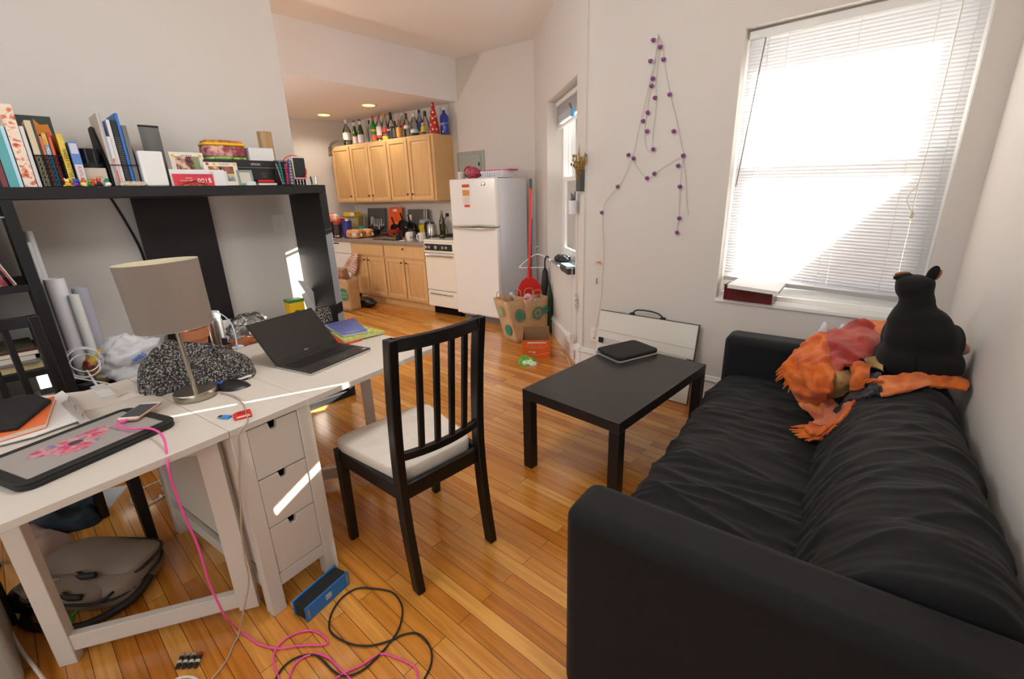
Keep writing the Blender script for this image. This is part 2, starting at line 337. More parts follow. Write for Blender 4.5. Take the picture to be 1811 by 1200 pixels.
# local: x = depth toward wall, y = length
LEN,DEP=1.86,.855
def arm(y0,y1,nm):
    b=MB(); h=.645; r=.035
    def fn(u,v):
        # cross-section loop in (y,z), swept over depth
        return None
    b.box(-.01,DEP,y0,y1,.02,h); o=b.build('armrest',black,sofa,bevel=.04,seg=5)
    return o
arm(0,.165,'a'); arm(LEN-.165,LEN,'b')
def wr(y,x,s=1):   # cloth wrinkles running front to back
    a=nz((y*9,x*2.2,0.3),1,s)*.55+nz((y*21,x*4+y*5,1.1),1,s+2)*.3+nz((y*45,x*7,2),1,s+4)*.12
    r=1-abs(nz((y*7+x*2.5,x*2-y,3.1),1,s+6)); f=1-abs(nz((y*16-x*3,x*3.5+y*2,5.2),1,s+9)); return a*.8+(r**5)*.8+(f**7)*.55
def loft(nm,prof,y0,y1,ny,amp,seed,n2=6,x_mid=None):
    pr=smooth_path([(x,0,z) for x,z in prof],n2); b=MB(); nP=len(pr)
    def fn(i,j):
        k=min(nP-1,int(round(j*(nP-1)))); p=pr[k]; q0=pr[max(k-1,0)]; q1=pr[min(k+1,nP-1)]; t=(q1-q0).normalized(); n=V((-t.z,0,t.x))
        y=y0+(y1-y0)*i; ed=min(1,min(i,1-i)*12)
        d=wr(y,p.x+p.z*.7,seed)*amp*(.35+.65*ed)+(.0035*nz((y*70+p.x*6,p.x*5,p.z*5+7),1,seed) if seed==5 else .003*nz((y*40+p.x*20,p.x*12,3),1,seed)); P=p+n*d
        e=min(i,1-i)*(ny-1)
        if e<2.5:
            c=V((.3 if x_mid is None else x_mid,0,.3)); q=(.80,.93,.985)[int(e)]; P=c+(P-c)*q
        return (P.x,y,max(P.z,.02))
    b.grid(ny,nP,fn); return b.build(nm,black,sofa,smooth=True)
loft('seat_cushion',[(.03,.03),(-.01,.05),(-.015,.2),(-.012,.33),(.01,.40),(.07,.435),(.2,.44),(.36,.43),(.5,.41),(.58,.36)],.163,LEN-.163,210,.019,1)
loft('backrest',[(.47,.37),(.485,.43),(.515,.51),(.555,.585),(.615,.645),(.69,.675),(.76,.68),(.815,.655),(.85,.6),(.857,.5),(.857,.03)],.16,LEN-.16,210,.014,5,x_mid=.68)
# ================================================================ COFFEE TABLE
bb=mat('black_brown_foil','#1d1b1a',.42,spec=.4,bump=.03,bscale=300)
ctop=mat('table_top_foil','#242120',.30,spec=.55,var=.12,vscale=9)
def tbl():
    a,bq,c=V((-1.385,1.615,0)),V((-.819,1.591,0)),V((-.784,2.506,0))
    ang=math.atan2((bq-a).y,(bq-a).x); L=(bq-a).length; W=(c-bq).length
    t=thing('coffee_table','low rectangular black coffee table with square legs in front of the sofa','coffee table',a,ang+math.radians(-.3))
    MB().box(0,L,0,W,.40,.452).build('tabletop',ctop,t,bevel=.002)
    for x in (0,L-.052):
        for y in (0,W-.052): MB().box(x,x+.052,y,y+.052,0,.40).build('leg',bb,t,bevel=.002)
    return t
CT=tbl()
# ================================================================ CHAIRS
chm=mat('black_chair_paint','#0e0d0d',.38,spec=.5)
seatm=mat('cream_seat_cloth','#d8cfc2',.9,bump=.1,bscale=500,var=.05,vscale=20)
def chair(label,loc,rz):
    # local: x forward (seat front at +x), y sideways, back posts at x=0
    t=thing('dining_chair',label,'chair',loc,rz)
    sw,fw=.18,.218   # half width back / front
    for s in (-1,1):
        b=MB()   # rear leg and back post in one swept timber
        pts=[(-.045,s*(sw-.0),0),(-.012,s*sw,.24),(.0,s*sw,.44),(-.004,s*sw,.6),(-.02,s*sw,.8),(-.045,s*sw,.985)]
        pts=smooth_path(pts,5)
        vs=[];w,d=.017,.021
        for p in pts: vs+=[(p.x-d,p.y-w,p.z),(p.x+d,p.y-w,p.z),(p.x+d,p.y+w,p.z),(p.x-d,p.y+w,p.z)]
        n=len(pts); fs=[(3,2,1,0),(4*n-4,4*n-3,4*n-2,4*n-1)]+[(4*i+j,4*i+(j+1)%4,4*i+4+(j+1)%4,4*i+4+j) for i in range(n-1) for j in range(4)]
        b.add(vs,fs).build('rear_leg',chm,t,bevel=.004)
        b=MB(); b.hexa([(.385,s*fw-.017,0),(.419,s*fw-.017,0),(.419,s*fw+.017,0),(.385,s*fw+.017,0)],[(.38,s*fw-.02,.44),(.42,s*fw-.02,.44),(.42,s*fw+.02,.44),(.38,s*fw+.02,.44)]); b.build('front_leg',chm,t,bevel=.004)
    b=MB(); b.bar((.02,-sw,.405),(.385,-fw,.405),.022,.06).bar((.02,sw,.405),(.385,fw,.405),.022,.06).bar((.4,-fw,.405),(.4,fw,.405),.022,.06).bar((.0,-sw,.405),(.0,sw,.405),.022,.06)
    b.build('seat_frame',chm,t,bevel=.003)
    def cur(y,z,x0): return x0-.03*(1-(y/sw)**2)
    def rail(z0,z1,x0,nm):
        b=MB(); n=15
        def fn(i,j):
            y=-sw+2*sw*i; x=cur(y,0,x0); q=[(x-.011,z0),(x+.011,z0),(x+.011,z1),(x-.011,z1)][int(round(j*4))%4]; return (q[0],y,q[1])
        b.grid(n,4,lambda i,j:fn(i,j*.75),cv=False)
        # closed loop
        b=MB(); vs=[];fs=[]
        for i in range(n):
            y=-sw+2*sw*i/(n-1); x=cur(y,0,x0); vs+=[(x-.011,y,z0),(x+.011,y,z0),(x+.011,y,z1),(x-.011,y,z1)]
        for i in range(n-1): fs+=[(4*i+j,4*i+(j+1)%4,4*i+4+(j+1)%4,4*i+4+j) for j in range(4)]
        fs+=[(3,2,1,0),(4*n-4,4*n-3,4*n-2,4*n-1)]
        b.add(vs,fs); b.build(nm,chm,t,bevel=.003)
    rail(.94,.985,-.042,'top_rail'); rail(.535,.565,-.002,'lower_rail')
    for k in range(4):
        y=(-.5+ (k+.5)/4)*2*sw*.62+ .0
        y=-.095+.0633*k
        MB().bar((cur(y,0,-.002),y,.56),(cur(y,0,-.042),y,.945),.022,.014,up=(1,0,0)).build('slat',chm,t,bevel=.002)
    b=MB()
    def cush(p):
        x=(p.x+1)/2; hw=(sw-.012)+(fw+.014-(sw-.012))*x
        return V((.02+.418*x,p.y*hw,p.z))
    b.ball((0,0,.447),1,1,.034,nu=40,nv=14,e=.22,fn=cush); b.build('seat',seatm,t,smooth=True)
    return t
chair('black slat back chair with cream seat on the near side of the white desk',(-1.198,.925,0),PI+math.radians(-4))
# cap the ends of lofts: helper above keeps the arms flush
# ================================================================ DESK (gateleg, drop leaves up)
deskm=mat('white_lacquer','#cfc6ba',.38,spec=.45)
deskd=mat('drawer_lacquer','#cdc4b8',.42,spec=.4)
void=mat('dark_gap','#15110e',.9,spec=.1)
DU=V((-.127,.992,0)).normalized(); DVv=V((-DU.y,DU.x,0))
TDK=M(((DU.x,DVv.x,0,-1.487),(DU.y,DVv.y,0,.475),(0,0,1,0),(0,0,0,1)))
desk=thing('gateleg_table','white gateleg table with both leaves raised and three drawers in its end','table',mw=TDK)
MB().box(-.1335,.1335,0,.82,.718,.74).build('tabletop',deskm,desk,bevel=.0015)
MB().box(-.775,-.1350,0,.82,.718,.74).build('leaf',deskm,desk,bevel=.0015)
MB().box(.1350,.785,0,.82,.718,.74).build('leaf',deskm,desk,bevel=.0015)
for x0,x1 in ((-.1335,-.085),(.085,.1335)):
    for y0,y1 in ((.003,.05),(.77,.817)): MB().box(x0,x1,y0,y1,0,.717).build('leg',deskm,desk,bevel=.002)
for y0,y1 in ((.006,.03),(.79,.814)): MB().box(-.085,.085,y0,y1,.10,.148).build('crossbar',deskm,desk,bevel=.0015)
MB().box(-.085,.085,.035,.80,.70,.717).build('top_support',deskm,desk,bevel=.0015)
b=MB()
for x0 in (-.128,.108):
    x1=x0+.02
    b.box(x0,x1,.05,.77,.10,.15).box(x0,x1,.05,.77,.655,.717).box(x0+.004,x1-.004,.05,.77,.19,.655)
b.build('side_panel',mat('side_lacquer','#cfc6b9',.45),desk,bevel=.0015)
for k,(z0,z1) in enumerate(((.531,.712),(.342,.526),(.152,.338))):
    w_=.0835; hx0,hx1=-.013,.011; hd=.028
    poly=[(-w_,z0),(w_,z0),(w_,z1),(hx1+.004,z1),(hx1-.002,z1-hd),(hx0+.002,z1-hd),(hx0-.004,z1),(-w_,z1)]
    d=MB(M(((1,0,0,0),(0,0,-1,.024),(0,1,0,0),(0,0,0,1)))).prism(poly,0,.018).build('drawer',deskd,desk,bevel=.001)
    MB().box(hx0-.01,hx1+.01,.026,.032,z1-hd-.006,z1-.001).build('grip_shade',void,d)  # dark plate stands in for the shade behind the grip cutout
def gate(sx):
    h=V((-.142,.075,0)) if sx<0 else V((.142,.745,0)); o=V((-.60,.43,0)) if sx<0 else V((.655,.345,0)); d=(o-h).normalized(); n=V((-d.y,d.x,0)); b=MB()
    def post(c,w,t,z0,z1): b.bar((c.x,c.y,z0),(c.x,c.y,z1),t,w,up=d)
    post(h+d*.03,.062,.03,.03,.715); post(o-d*.024,.05,.036,0,.715)
    b.bar(h+d*.06+V((0,0,.685)),o-d*.04+V((0,0,.685)),.024,.058); b.bar(h+d*.06+V((0,0,.075)),o-d*.04+V((0,0,.075)),.026,.06)
    b.build('gate_leg',deskm,desk,bevel=.002)
gate(-1); gate(1)
# ================================================================ SECOND CHAIR
chair('black slat back chair tucked in on the far side of the white desk',(-2.60,-.125,0),math.radians(9))
# ================================================================ TV UNIT
tvm=mat('black_brown_ash','#1b1a1c',.45,spec=.4,bump=.05,bscale=120,var=.1,vscale=5,aniso=(1,.15,1))
FX,BX=-2.97,-3.42
tv=thing('tv_storage_unit','tall black brown television storage unit with open middle bay against the left wall','storage unit',(0,0,0))
MB().box(BX,FX,-.31,1.545,1.44,1.49).build('top_panel',tvm,tv,bevel=.0015)
MB().box(BX,FX,1.497,1.545,0,1.439).build('side_panel',tvm,tv,bevel=.0015)
MB().box(BX,FX,-.31,-.26,0,1.439).build('side_panel',tvm,tv,bevel=.0015)
MB().box(BX,FX,.078,.118,.05,1.439).build('divider',tvm,tv,bevel=.0015)
MB().box(BX,FX,-.259,1.496,0,.05).build('bottom_panel',tvm,tv,bevel=.0015)
MB().box(BX,FX,.1185,1.496,.47,.51).build('tv_bench',tvm,tv,bevel=.0015)
MB().box(BX,FX-.01,.79,.82,.051,.469).build('bench_divider',tvm,tv,bevel=.0015)
for z in (1.045,.655,.335): MB().box(BX,FX-.005,-.259,.0775,z,z+.03).build('shelf',tvm,tv,bevel=.0015)
MB().box(BX-.002,BX+.012,.600,.987,.511,1.439).build('back_panel',tvm,tv)
# ================================================================ BLIND on the window
slatm=mat('blind_slat','#e0e0e2',.5,tl=.32)
railm=mat('blind_rail','#e4e2de',.4)
bl=thing('venetian_blind','white slatted venetian blind lowered over the big window','window blind',(0,3.075,0))
bx0,bx1=WX0+.012,WX1-.014
MB().box(bx0,bx1,-.022,.022,2.165,2.205).build('headrail',railm,bl,bevel=.003)
b=MB(); nS=76; zt,zb0,zb1=2.155,.862,.845
gaps=[-.71,-.556,-.476,-.352,-.05]
for i in range(nS):
    f=i/(nS-1); zL=zt+(zb0+.02-zt)*f; zR=zt+(zb1-.012-zt)*f
    dz=-.0005; segs=[bx0]+[g for g in gaps]+[bx1]
    pass
    for q in range(len(segs)-1):
        sl=lambda n:.004 if (n==2 and 10<i<26) else .0002
        xa,xb=segs[q]+sl(q),segs[q+1]-sl(q+1)
        tilt=math.radians(-23 if (i in(35,36) and q==3) else 66)
        za,zb_=[zL+(zR-zL)*((x-bx0)/(bx1-bx0)) for x in (xa,xb)]
        pr=[]
        for t in (-.5,-.17,.17,.5):
            off=.0018*(1-4*t*t)
            pr.append((t*.0245*math.cos(tilt)+off*math.sin(tilt), -t*.0245*math.sin(tilt)+off*math.cos(tilt)))
        vs=[(xa,yy,za+zz) for yy,zz in pr]+[(xb,yy,zb_+zz) for yy,zz in pr]
        b.add(vs,[(j,j+1,j+5,j+4) for j in range(3)])
b.build('slats',slatm,bl,smooth=True)
MB().hexa([(bx0,-.013,.822+.012),(bx0,.013,.822+.012),(bx0,.013,.846+.012),(bx0,-.013,.846+.012)],[(bx1,-.013,.798),(bx1,.013,.798),(bx1,.013,.822),(bx1,-.013,.822)]).build('bottom_rail',mat('blind_bottom_rail','#b9b7b4',.4),bl,bevel=.002)
cordm=mat('blind_cord','#d8d2c4',.7)
b=MB()
for x in (bx0+.10,-.71,-.40,-.115,bx1-.03): b.cyl((x,-.016,2.17),(x,-.016,.83),.0009,n=5)
b.build('ladder_cords',cordm,bl)
MB().cyl((bx0+.085,-.03,2.16),(bx0+.02,-.035,1.40),.0035,n=8).build('tilt_wand',mat('wand_plastic','#8e8b88',.3),bl,smooth=True)
b=MB(); b.tube(smooth_path([(bx1-.09,-.026,2.165),(bx1-.092,-.03,1.7),(bx1-.1,-.03,1.38),(bx1-.098,-.03,1.25)],6),.0014,n=5)
b.tube(smooth_path([(bx1-.1,-.03,1.385),(bx1-.13,-.03,1.32),(bx1-.11,-.03,1.27),(bx1-.085,-.03,1.24)],5),.0014,n=5).lathe([(.0,0),(.006,.003),(.004,.03),(0,.032)],8,(bx1-.098,-.03,1.222))
b.build('pull_cord',mat('pull_cord_cotton','#cfc39c',.8),bl,smooth=True)
# ================================================================ KITCHEN
maple=mat('maple_cabinet','#d2ab76',.42,spec=.4,var=.07,vscale=6,aniso=(6,6,.6))
mapled=mat('maple_panel','#cea56e',.42,spec=.4,var=.07,vscale=5,aniso=(6,6,.6))
knobm=mat('dark_knob','#3a3028',.4,metal=.6)
counterm=mat('counter_laminate','#8f8378',.4,var=.12,vscale=60)
def cab_door(parent,x0,x1,z0,z1,y,name='door',panel=True,knob=None,rot=0):
    b=MB(); t=.02; s=.045
    if panel:
        b.box(x0,x0+s,y-t,y,z0,z1).box(x1-s,x1,y-t,y,z0,z1).box(x0+s,x1-s,y-t,y,z1-s,z1).box(x0+s,x1-s,y-t,y,z0,z0+s)
        b.box(x0+s,x1-s,y-.010,y-.002,z0+s,z1-s,1)
        m=.022; b.hexa([(x0+s+.008,y-.010,z0+s+.008),(x1-s-.008,y-.010,z0+s+.008),(x1-s-.008,y-.010,z1-s-.008),(x0+s+.008,y-.010,z1-s-.008)],[(x0+s+m,y-.017,z0+s+m),(x1-s-m,y-.017,z0+s+m),(x1-s-m,y-.017,z1-s-m),(x0+s+m,y-.017,z1-s-m)],1)
    else: b.box(x0,x1,y-t,y,z0,z1)
    d=b.build(name,[maple,mapled],parent,bevel=.002)
    if knob:
        kx,kz=knob; k=MB(T((kx,y-t,kz),0,PI/2)); k.lathe([(.005,0),(.005,.008),(.011,.014),(.011,.02),(.006,.024),(0,.024)],12); k.build('knob',knobm,d,smooth=True)
    return d
base=thing('base_cabinet','maple lower kitchen cabinet run with two drawers and four doors left of the stove','cabinet',mw=TK)
U0=-1.505
MB().box(U0,-.005,-.03,KV-.005,.105,.825).build('carcass',maple,base,bevel=.002)
MB().box(U0,-.005,.04,.06,0,.104).build('toe_kick',maple,base)
cab_door(base,U0+.02,-.80,.665,.805,-.03,'false_front',False)
cab_door(base,-.775,-.03,.665,.805,-.03,'drawer',False,(-.40,.775))
xs=[(U0+.02,-1.17,-1.205),(-1.145,-.80,-1.115),(-.775,-.42,-.45),(-.395,-.03,-.365)]
for i,(a,c,kx) in enumerate(xs): cab_door(base,a,c,.135,.64,-.03,'door',True,(kx,.60))
dw=thing('dishwasher','white dishwasher under the counter at the left end of the lower cabinets','dishwasher',mw=TK)
wapp=mat('white_enamel','#e8e6df',.25,spec=.5,coat=.3); cream=mat('cream_enamel','#e9e4d6',.28,coat=.3)
MB().box(-2.10,-1.515,.0,KV-.005,.10,.825).build('tub',wapp,dw)
MB().box(-2.10,-1.515,-.03,-.001,.66,.82).build('control_panel',wapp,dw,bevel=.004)
MB().box(-2.10,-1.515,-.03,-.001,.12,.655).build('door',wapp,dw,bevel=.004)
MB().box(-1.92,-1.78,-.033,-.029,.785,.80).build('latch',void,dw)
MB().box(-2.09,-1.52,.03,.05,0,.10).build('toe_kick',void,dw)
ct=MB(TK).box(-2.22,-.003,-.07,KV-.004,.828,.868).build('countertop',counterm,bevel=.004); tag(ct,'grey brown laminate counter carrying the kitchen clutter','countertop')
upper=thing('wall_cabinet','maple upper kitchen cabinet with five doors and bottles along its top','cabinet',mw=TK)
MB().box(-2.06,-.035,.255,KV-.003,1.345,2.105).build('carcass',maple,upper,bevel=.002)
ue=[-2.06,-1.64,-1.245,-.86,-.47,-.065]
kn=[-1.70,-1.60,-1.21,-.905,-.43] ; kn=[-1.70,-1.30,-1.21,-.52,-.43]
for i in range(5):
    cab_door(upper,ue[i]+.012,ue[i+1]-.008,1.36,2.085,.255,'door',True,(kn[i],1.43))
# stove
st=thing('gas_stove','narrow cream gas stove between the lower cabinets and the fridge','stove',mw=TK)
MB().box(.005,.50,-.04,KV-.02,.10,.885).build('body',cream,st,bevel=.004)
MB().box(.0,.505,-.07,KV-.02,.886,.91).build('cooktop',cream,st,bevel=.005)
gr=mat('cast_iron','#181716',.6)
for cx in (.13,.37):
    for cy in (.12,.40):
        b=MB(); b.lathe([(.035,.911),(.04,.918),(.03,.925),(0,.925)],16,(cx,cy,0))
        for k in range(4):
            a=k*PI/2+PI/4; b.bar((cx+.02*math.cos(a),cy+.02*math.sin(a),.938),(cx+.115*math.cos(a),cy+.115*math.sin(a),.938),.008,.01)
        b.tube([(cx-.1,cy-.12,.938),(cx+.1,cy-.12,.938),(cx+.1,cy+.12,.938),(cx-.1,cy+.12,.938)],.005,n=6,closed=True)
        for dx in (-.1,.1):
            for dy in (-.12,.12): b.cyl((cx+dx,cy+dy,.911),(cx+dx,cy+dy,.938),.004,n=6)
        b.build('burner_grate',gr,st,smooth='auto')
pan=MB().box(.004,.50,-.075,-.041,.76,.885).build('control_panel',cream,st,bevel=.004)
bk=MB().box(.022,.465,-.079,-.074,.785,.862).build('panel_face',gr,pan)
chrome=mat('chrome','#d8d8d6',.15,metal=1)
for x in (.06,.11,.215,.33,.385):
    r=.019 if x!=.215 else .024
    k=MB(T((x,-.079,.824),0,PI/2)); k.lathe([(r,0),(r*.95,.012),(r*.5,.013),(r*.5,.022),(0,.022)],16); k.build('knob',chrome,st,smooth='auto')
MB().box(.006,.498,-.07,-.041,.31,.75).build('oven_door',cream,st,bevel=.006)
MB().cyl((.03,-.095,.725),(.47,-.095,.725),.011,n=12).box(.03,.05,-.09,-.068,.715,.735).box(.45,.47,-.09,-.068,.715,.735).build('oven_handle',chrome,st,smooth='auto')
MB().box(.006,.498,-.07,-.041,.105,.30).build('drawer',cream,st,bevel=.006)
MB().cyl((.07,-.085,.265),(.42,-.085,.265),.009,n=12).box(.07,.09,-.08,-.068,.258,.272).box(.40,.42,-.08,-.068,.258,.272).build('drawer_handle',chrome,st,smooth='auto')
MB().box(.03,.48,.0,.02,0,.10).build('toe_kick',void,st)
# fridge
fr=thing('refrigerator','white two door top freezer refrigerator beside the stove','refrigerator',mw=TK)
fm=mat('fridge_enamel','#e9e8e4',.22,coat=.5,bump=.02,bscale=500)
fs=mat('fridge_side','#dfe2e8',.4)
f0,f1=.525,1.155; fz=1.562
MB().box(f0+.01,f1-.004,-.045,.455,.06,fz-.006).build('cabinet_body',fs,fr,bevel=.006)
MB().box(f0+.03,f1-.03,-.02,.03,0,.06).build('kick_grille',mat('grille_grey','#6d6a66',.6),fr)
MB().box(f0,f1,-.115,-.052,1.075,fz).build('freezer_door',fm,fr,bevel=.012,seg=3)
MB().box(f0,f1,-.115,-.052,.09,1.062).build('fridge_door',fm,fr,bevel=.012,seg=3)
hm=mat('handle_beige','#b9b4a6',.4)
b=MB(); b.tube(smooth_path([(f0+.02,-.118,1.075),(f0+.06,-.14,1.077),(f0+.3,-.142,1.085),(f0+.42,-.152,1.09),(f1-.06,-.14,1.082),(f1-.02,-.118,1.08)],5),.009,n=10); b.build('freezer_handle',hm,fr,smooth=True)
b=MB(); b.tube(smooth_path([(f0+.02,-.118,1.058),(f0+.06,-.14,1.056),(f0+.3,-.142,1.05),(f0+.42,-.152,1.045),(f1-.06,-.14,1.054),(f1-.02,-.118,1.055)],5),.008,n=10); b.build('door_handle',hm,fr,smooth=True)
bd=MB(T((f1-.16,-.1155,1.50),0,PI/2)); bd.lathe([(.04,0),(.04,.003),(.034,.005),(0,.005)],24,sy=.4); bd.build('badge',chrome,fr,smooth='auto')
# paper on the freezer door
pm=mat('flyer_paper','#e5ded6',.7)
fl=thing('paper_flyer','narrow printed paper flyer stuck on the freezer door','flyer',mw=TK@T((f0+.235,-.1165,1.40)))
MB().box(-.058,.058,-.001,0,-.135,.135).build('sheet',pm,fl)
red=mat('red_ink','#c8342a',.6); org=mat('orange_ink','#c98a4a',.6,var=.4,vscale=60)
MB().box(-.05,.05,-.0018,-.0011,.075,.105).build('heading_print',red,fl)
MB().box(-.048,.048,-.0018,-.0011,-.01,.05).build('picture_print',org,fl)
MB().box(-.03,.045,-.0018,-.0011,-.125,-.10).build('footer_print',red,fl)
b=MB()
for k in range(5): b.box(-.045,.045,-.0016,-.0011,-.085+.014*k,-.080+.014*k)
b.build('small_print',mat('grey_ink','#b0a8a0',.7),fl)
# electrical panel
ep=thing('breaker_panel','grey metal breaker panel door on the wall above the fridge','electrical panel',mw=TK@T((.245,KV,1.76)))
em=mat('panel_grey','#9aa09b',.45)
MB().box(-.215,.215,-.012,-.001,-.15,.14).build('frame',em,ep,bevel=.004)
MB().box(-.18,.16,-.02,-.0125,-.12,.105).build('door',em,ep,bevel=.003)
MB().box(.13,.15,-.026,-.02,-.03,.01).build('latch',gr,ep,bevel=.002)
# ================================================================ ON TOP OF THE TV UNIT
ZT=1.491
def C(h,r=.55,**k): return mat('col_'+h.strip('#')+('' if r==.55 else '_%g'%r),h,r,**k)
pagem=mat('page_block','#ded6c4',.8,bump=.15,bscale=300,aniso=None)
white=mat('white_paper','#e4e2e0',.7)
black_pl=mat('black_plastic','#161618',.35); blackm=mat('black_matt','#17171a',.7)
def yb(px,X,py=335): return atx(px,py,X).y
def zt(px,py,X): return atx(px,py,X).z
def book(label,X,y0,y1,h,d,cover,cat='book',z=ZT,pages=pagem,group=None,name='book',txt=None,tcol='#f2e9c8',tsz=.02,band=None):
    t=thing(name,label,cat,(X,y0,z),0,group); w=y1-y0; c=.0022
    MB().box(-d,-c,0,c,0,h).box(-d,-c,w-c,w,0,h).box(-c,0,0,w,0,h).build('cover',cover,t,bevel=.0008)
    MB().box(-d+.004,-c,c,w-c,.003,h-.003).build('pages',pages,t)
    if band:
        for i,(f0,f1,m) in enumerate(band): MB().box(0,.0006,.001,w-.001,h*f0,h*f1).build('spine_label',m,t)
    if txt: lettering(txt,tsz,C(tcol,.6),t,M(((0,0,1,.0008),(0,1,0,w/2),(-1,0,0,h*.5),(0,0,0,1)))@M.Rotation(0,4,'Z')@M(((1,0,0,0),(0,1,0,0),(0,0,1,0),(0,0,0,1))),ext=.0002)
    return t
floral=mat('floral_cover','#e9c9b4',.5,cols=[(.0,'#6a7a40'),(.34,'#b8402e'),(.41,'#e8a080'),(.47,'#f0e0cc'),(.56,'#efdcc6'),(.62,'#e07a66'),(.72,'#d8702a')],vscale=30)
X=-3.005
def sb(label,p0,p1,top,d,cover,Xf=X,**k):
    y0,y1=yb(p0,Xf),yb(p1,Xf); return book(label,Xf,y0,max(y1,y0+.006),zt(top[0],top[1],Xf)-ZT,d,cover,**k)
sb('navy hardback at the far left end of the row on the unit',-4,7,(0,330),.2,C('#23283f'),) if False else None
book('navy hardback standing left of the maroon book',X,yb(-2,X,340),yb(8,X,340)-.001,.17,.2,C('#262b45'))
book('dull maroon hardback standing left of the teal binder',X,yb(8,X,340),yb(20,X,340)-.001,.20,.2,C('#7d3f45'))
tb=book('wide teal binder with a pale blue edge strip',X,yb(21,X,340),yb(46,X,340),.245,.24,C('#5fa9ad',.5),name='binder',cat='binder',band=[(0,1,C('#5fa9ad',.5))])
w_=yb(46,X,340)-yb(21,X,340); MB().box(0,.002,w_*.72,w_-.001,0,.245).build('edge_strip',C('#bfe0f2',.4),tb,bevel=.0005)
book('tall album with a pink and orange blossom spine',X,yb(47.5,X,339),yb(70,X,339),zt(6,183,X)-ZT,.25,floral,name='photo_album',cat='album',pages=C('#b98a8a'))
book('slim white binder squeezed beside the blossom album',X,yb(71,X,338),yb(78,X,338),zt(24,222,X)-ZT,.22,C('#d8d8da'),name='binder',cat='binder')
# mesh magazine holder with its books
Xm=-3.0; y0,y1=yb(80,Xm,336),yb(126,Xm,336); zh=zt(75,275,Xm)-ZT
mesh_m=mat('black_wire_mesh','#131414',.5,metal=.3)
mg=thing('magazine_holder','black wire mesh magazine holder full of paperbacks','magazine holder',(Xm,y0,ZT))
W_=y1-y0; b=MB()
def wirepanel(b,o,ax,ay,na,nb,r=.0012):
    o,ax,ay=V(o),V(ax),V(ay)
    for i in range(na+1): b.cyl(o+ax*(i/na),o+ax*(i/na)+ay,r,n=5)
    for i in range(nb+1): b.cyl(o+ay*(i/nb),o+ay*(i/nb)+ax,r,n=5)
    for i in range(na):
        for j in range(nb):
            p=o+ax*(i/na)+ay*(j/nb); b.cyl(p,p+ax/na+ay/nb,r*.8,n=4); b.cyl(p+ax/na,p+ay/nb,r*.8,n=4)
wirepanel(b,(0,0,.002),(0,W_,0),(0,0,zh),7,7); wirepanel(b,(0,0,.002),(-.15,0,0),(0,0,zh),8,6); wirepanel(b,(0,W_,.002),(-.15,0,0),(0,0,zh),8,6)
b.build('mesh_body',mesh_m,mg)
b=MB(); b.tube([(0,0,zh),(0,W_,zh),(-.15,W_,zh+.03),(-.15,0,zh+.03)],.0025,n=6,closed=True).box(-.15,0,0,W_,0,.002); b.build('rim_wire',mesh_m,mg)
Xi=-3.006; ins=[(.003,.024,'thick cream paperback at the left inside the mesh holder','#d3c5a4',(40,212),None),
 (.025,.033,'thin charcoal pamphlet beside the cream paperback','#3b3b3d',(52,211),None),
 (.034,.043,'orange and blue paperback in the mesh holder','#d86f3c',(66,240),None),
 (.044,.060,'pocket guide with yellow and blue spine lettered MEDI','#2f9ad0',(72,235),'MEDI'),
 (.062,W_-.012,'red hardback with gold lettering in the mesh holder','#c8352c',(90,234),None)]
for a,c,lab,col,top,tx in ins:
    yy=y0+a; h=zt(top[0],top[1],Xi)-ZT-.003
    bo=book(lab,Xi,yy,y0+c,max(h,zh+.04),.14,C(col),z=ZT+.003,txt=None,group=None,pages=pagem)
    if tx:
        w2=c-a; MB().box(0,.0006,.001,w2-.001,h*.78,h-.001).build('spine_label',C('#d9b53a'),bo)
        lettering('MEDI',.016,C('#f0f4f8'),bo,M(((0,0,1,.0008),(0,1,0,w2/2),(-1,0,0,h*.66),(0,0,0,1)))@M.Rotation(-PI/2,4,'Z')@M.Rotation(PI/2,4,'Z'),ext=.0002)
    if 'red' in lab:
        w2=W_-.012-.062; lettering('HISTORY',.013,C('#d8a24a'),bo,M(((0,0,1,.0008),(0,1,0,w2/2),(-1,0,0,h*.8),(0,0,0,1))),ext=.0002) if False else MB().box(0,.0007,w2*.3,w2*.7,h*.55,h*.9).build('spine_label',C('#c9803a'),bo)
# picture book with an orange animal, standing behind the holder
Xp=-3.19; yb0=yb(66,Xp,336); 
pb=thing('picture_book','dark green picture book with an orange shape on its cover above the red book','book',(Xp,yb0,ZT))
yq=yb(128,Xp,336); hh=zt(82,206,Xp)-ZT
MB().box(-.012,0,0,yq-yb0,0,hh).build('cover',C('#33403a'),pb,bevel=.001)
lf=MB(M(((0,0,1,.0006),(1,0,0,(yq-yb0)*.55),(0,1,0,hh-.05),(0,0,0,1))))
lf.prism([(-.045,-.0),(-.02,.012),(-.005,.035),(.012,.012),(.04,.016),(.045,-.03),(.0,-.05),(-.03,-.03)],0,.0012); lf.build('cover_picture',C('#df8a22'),pb)
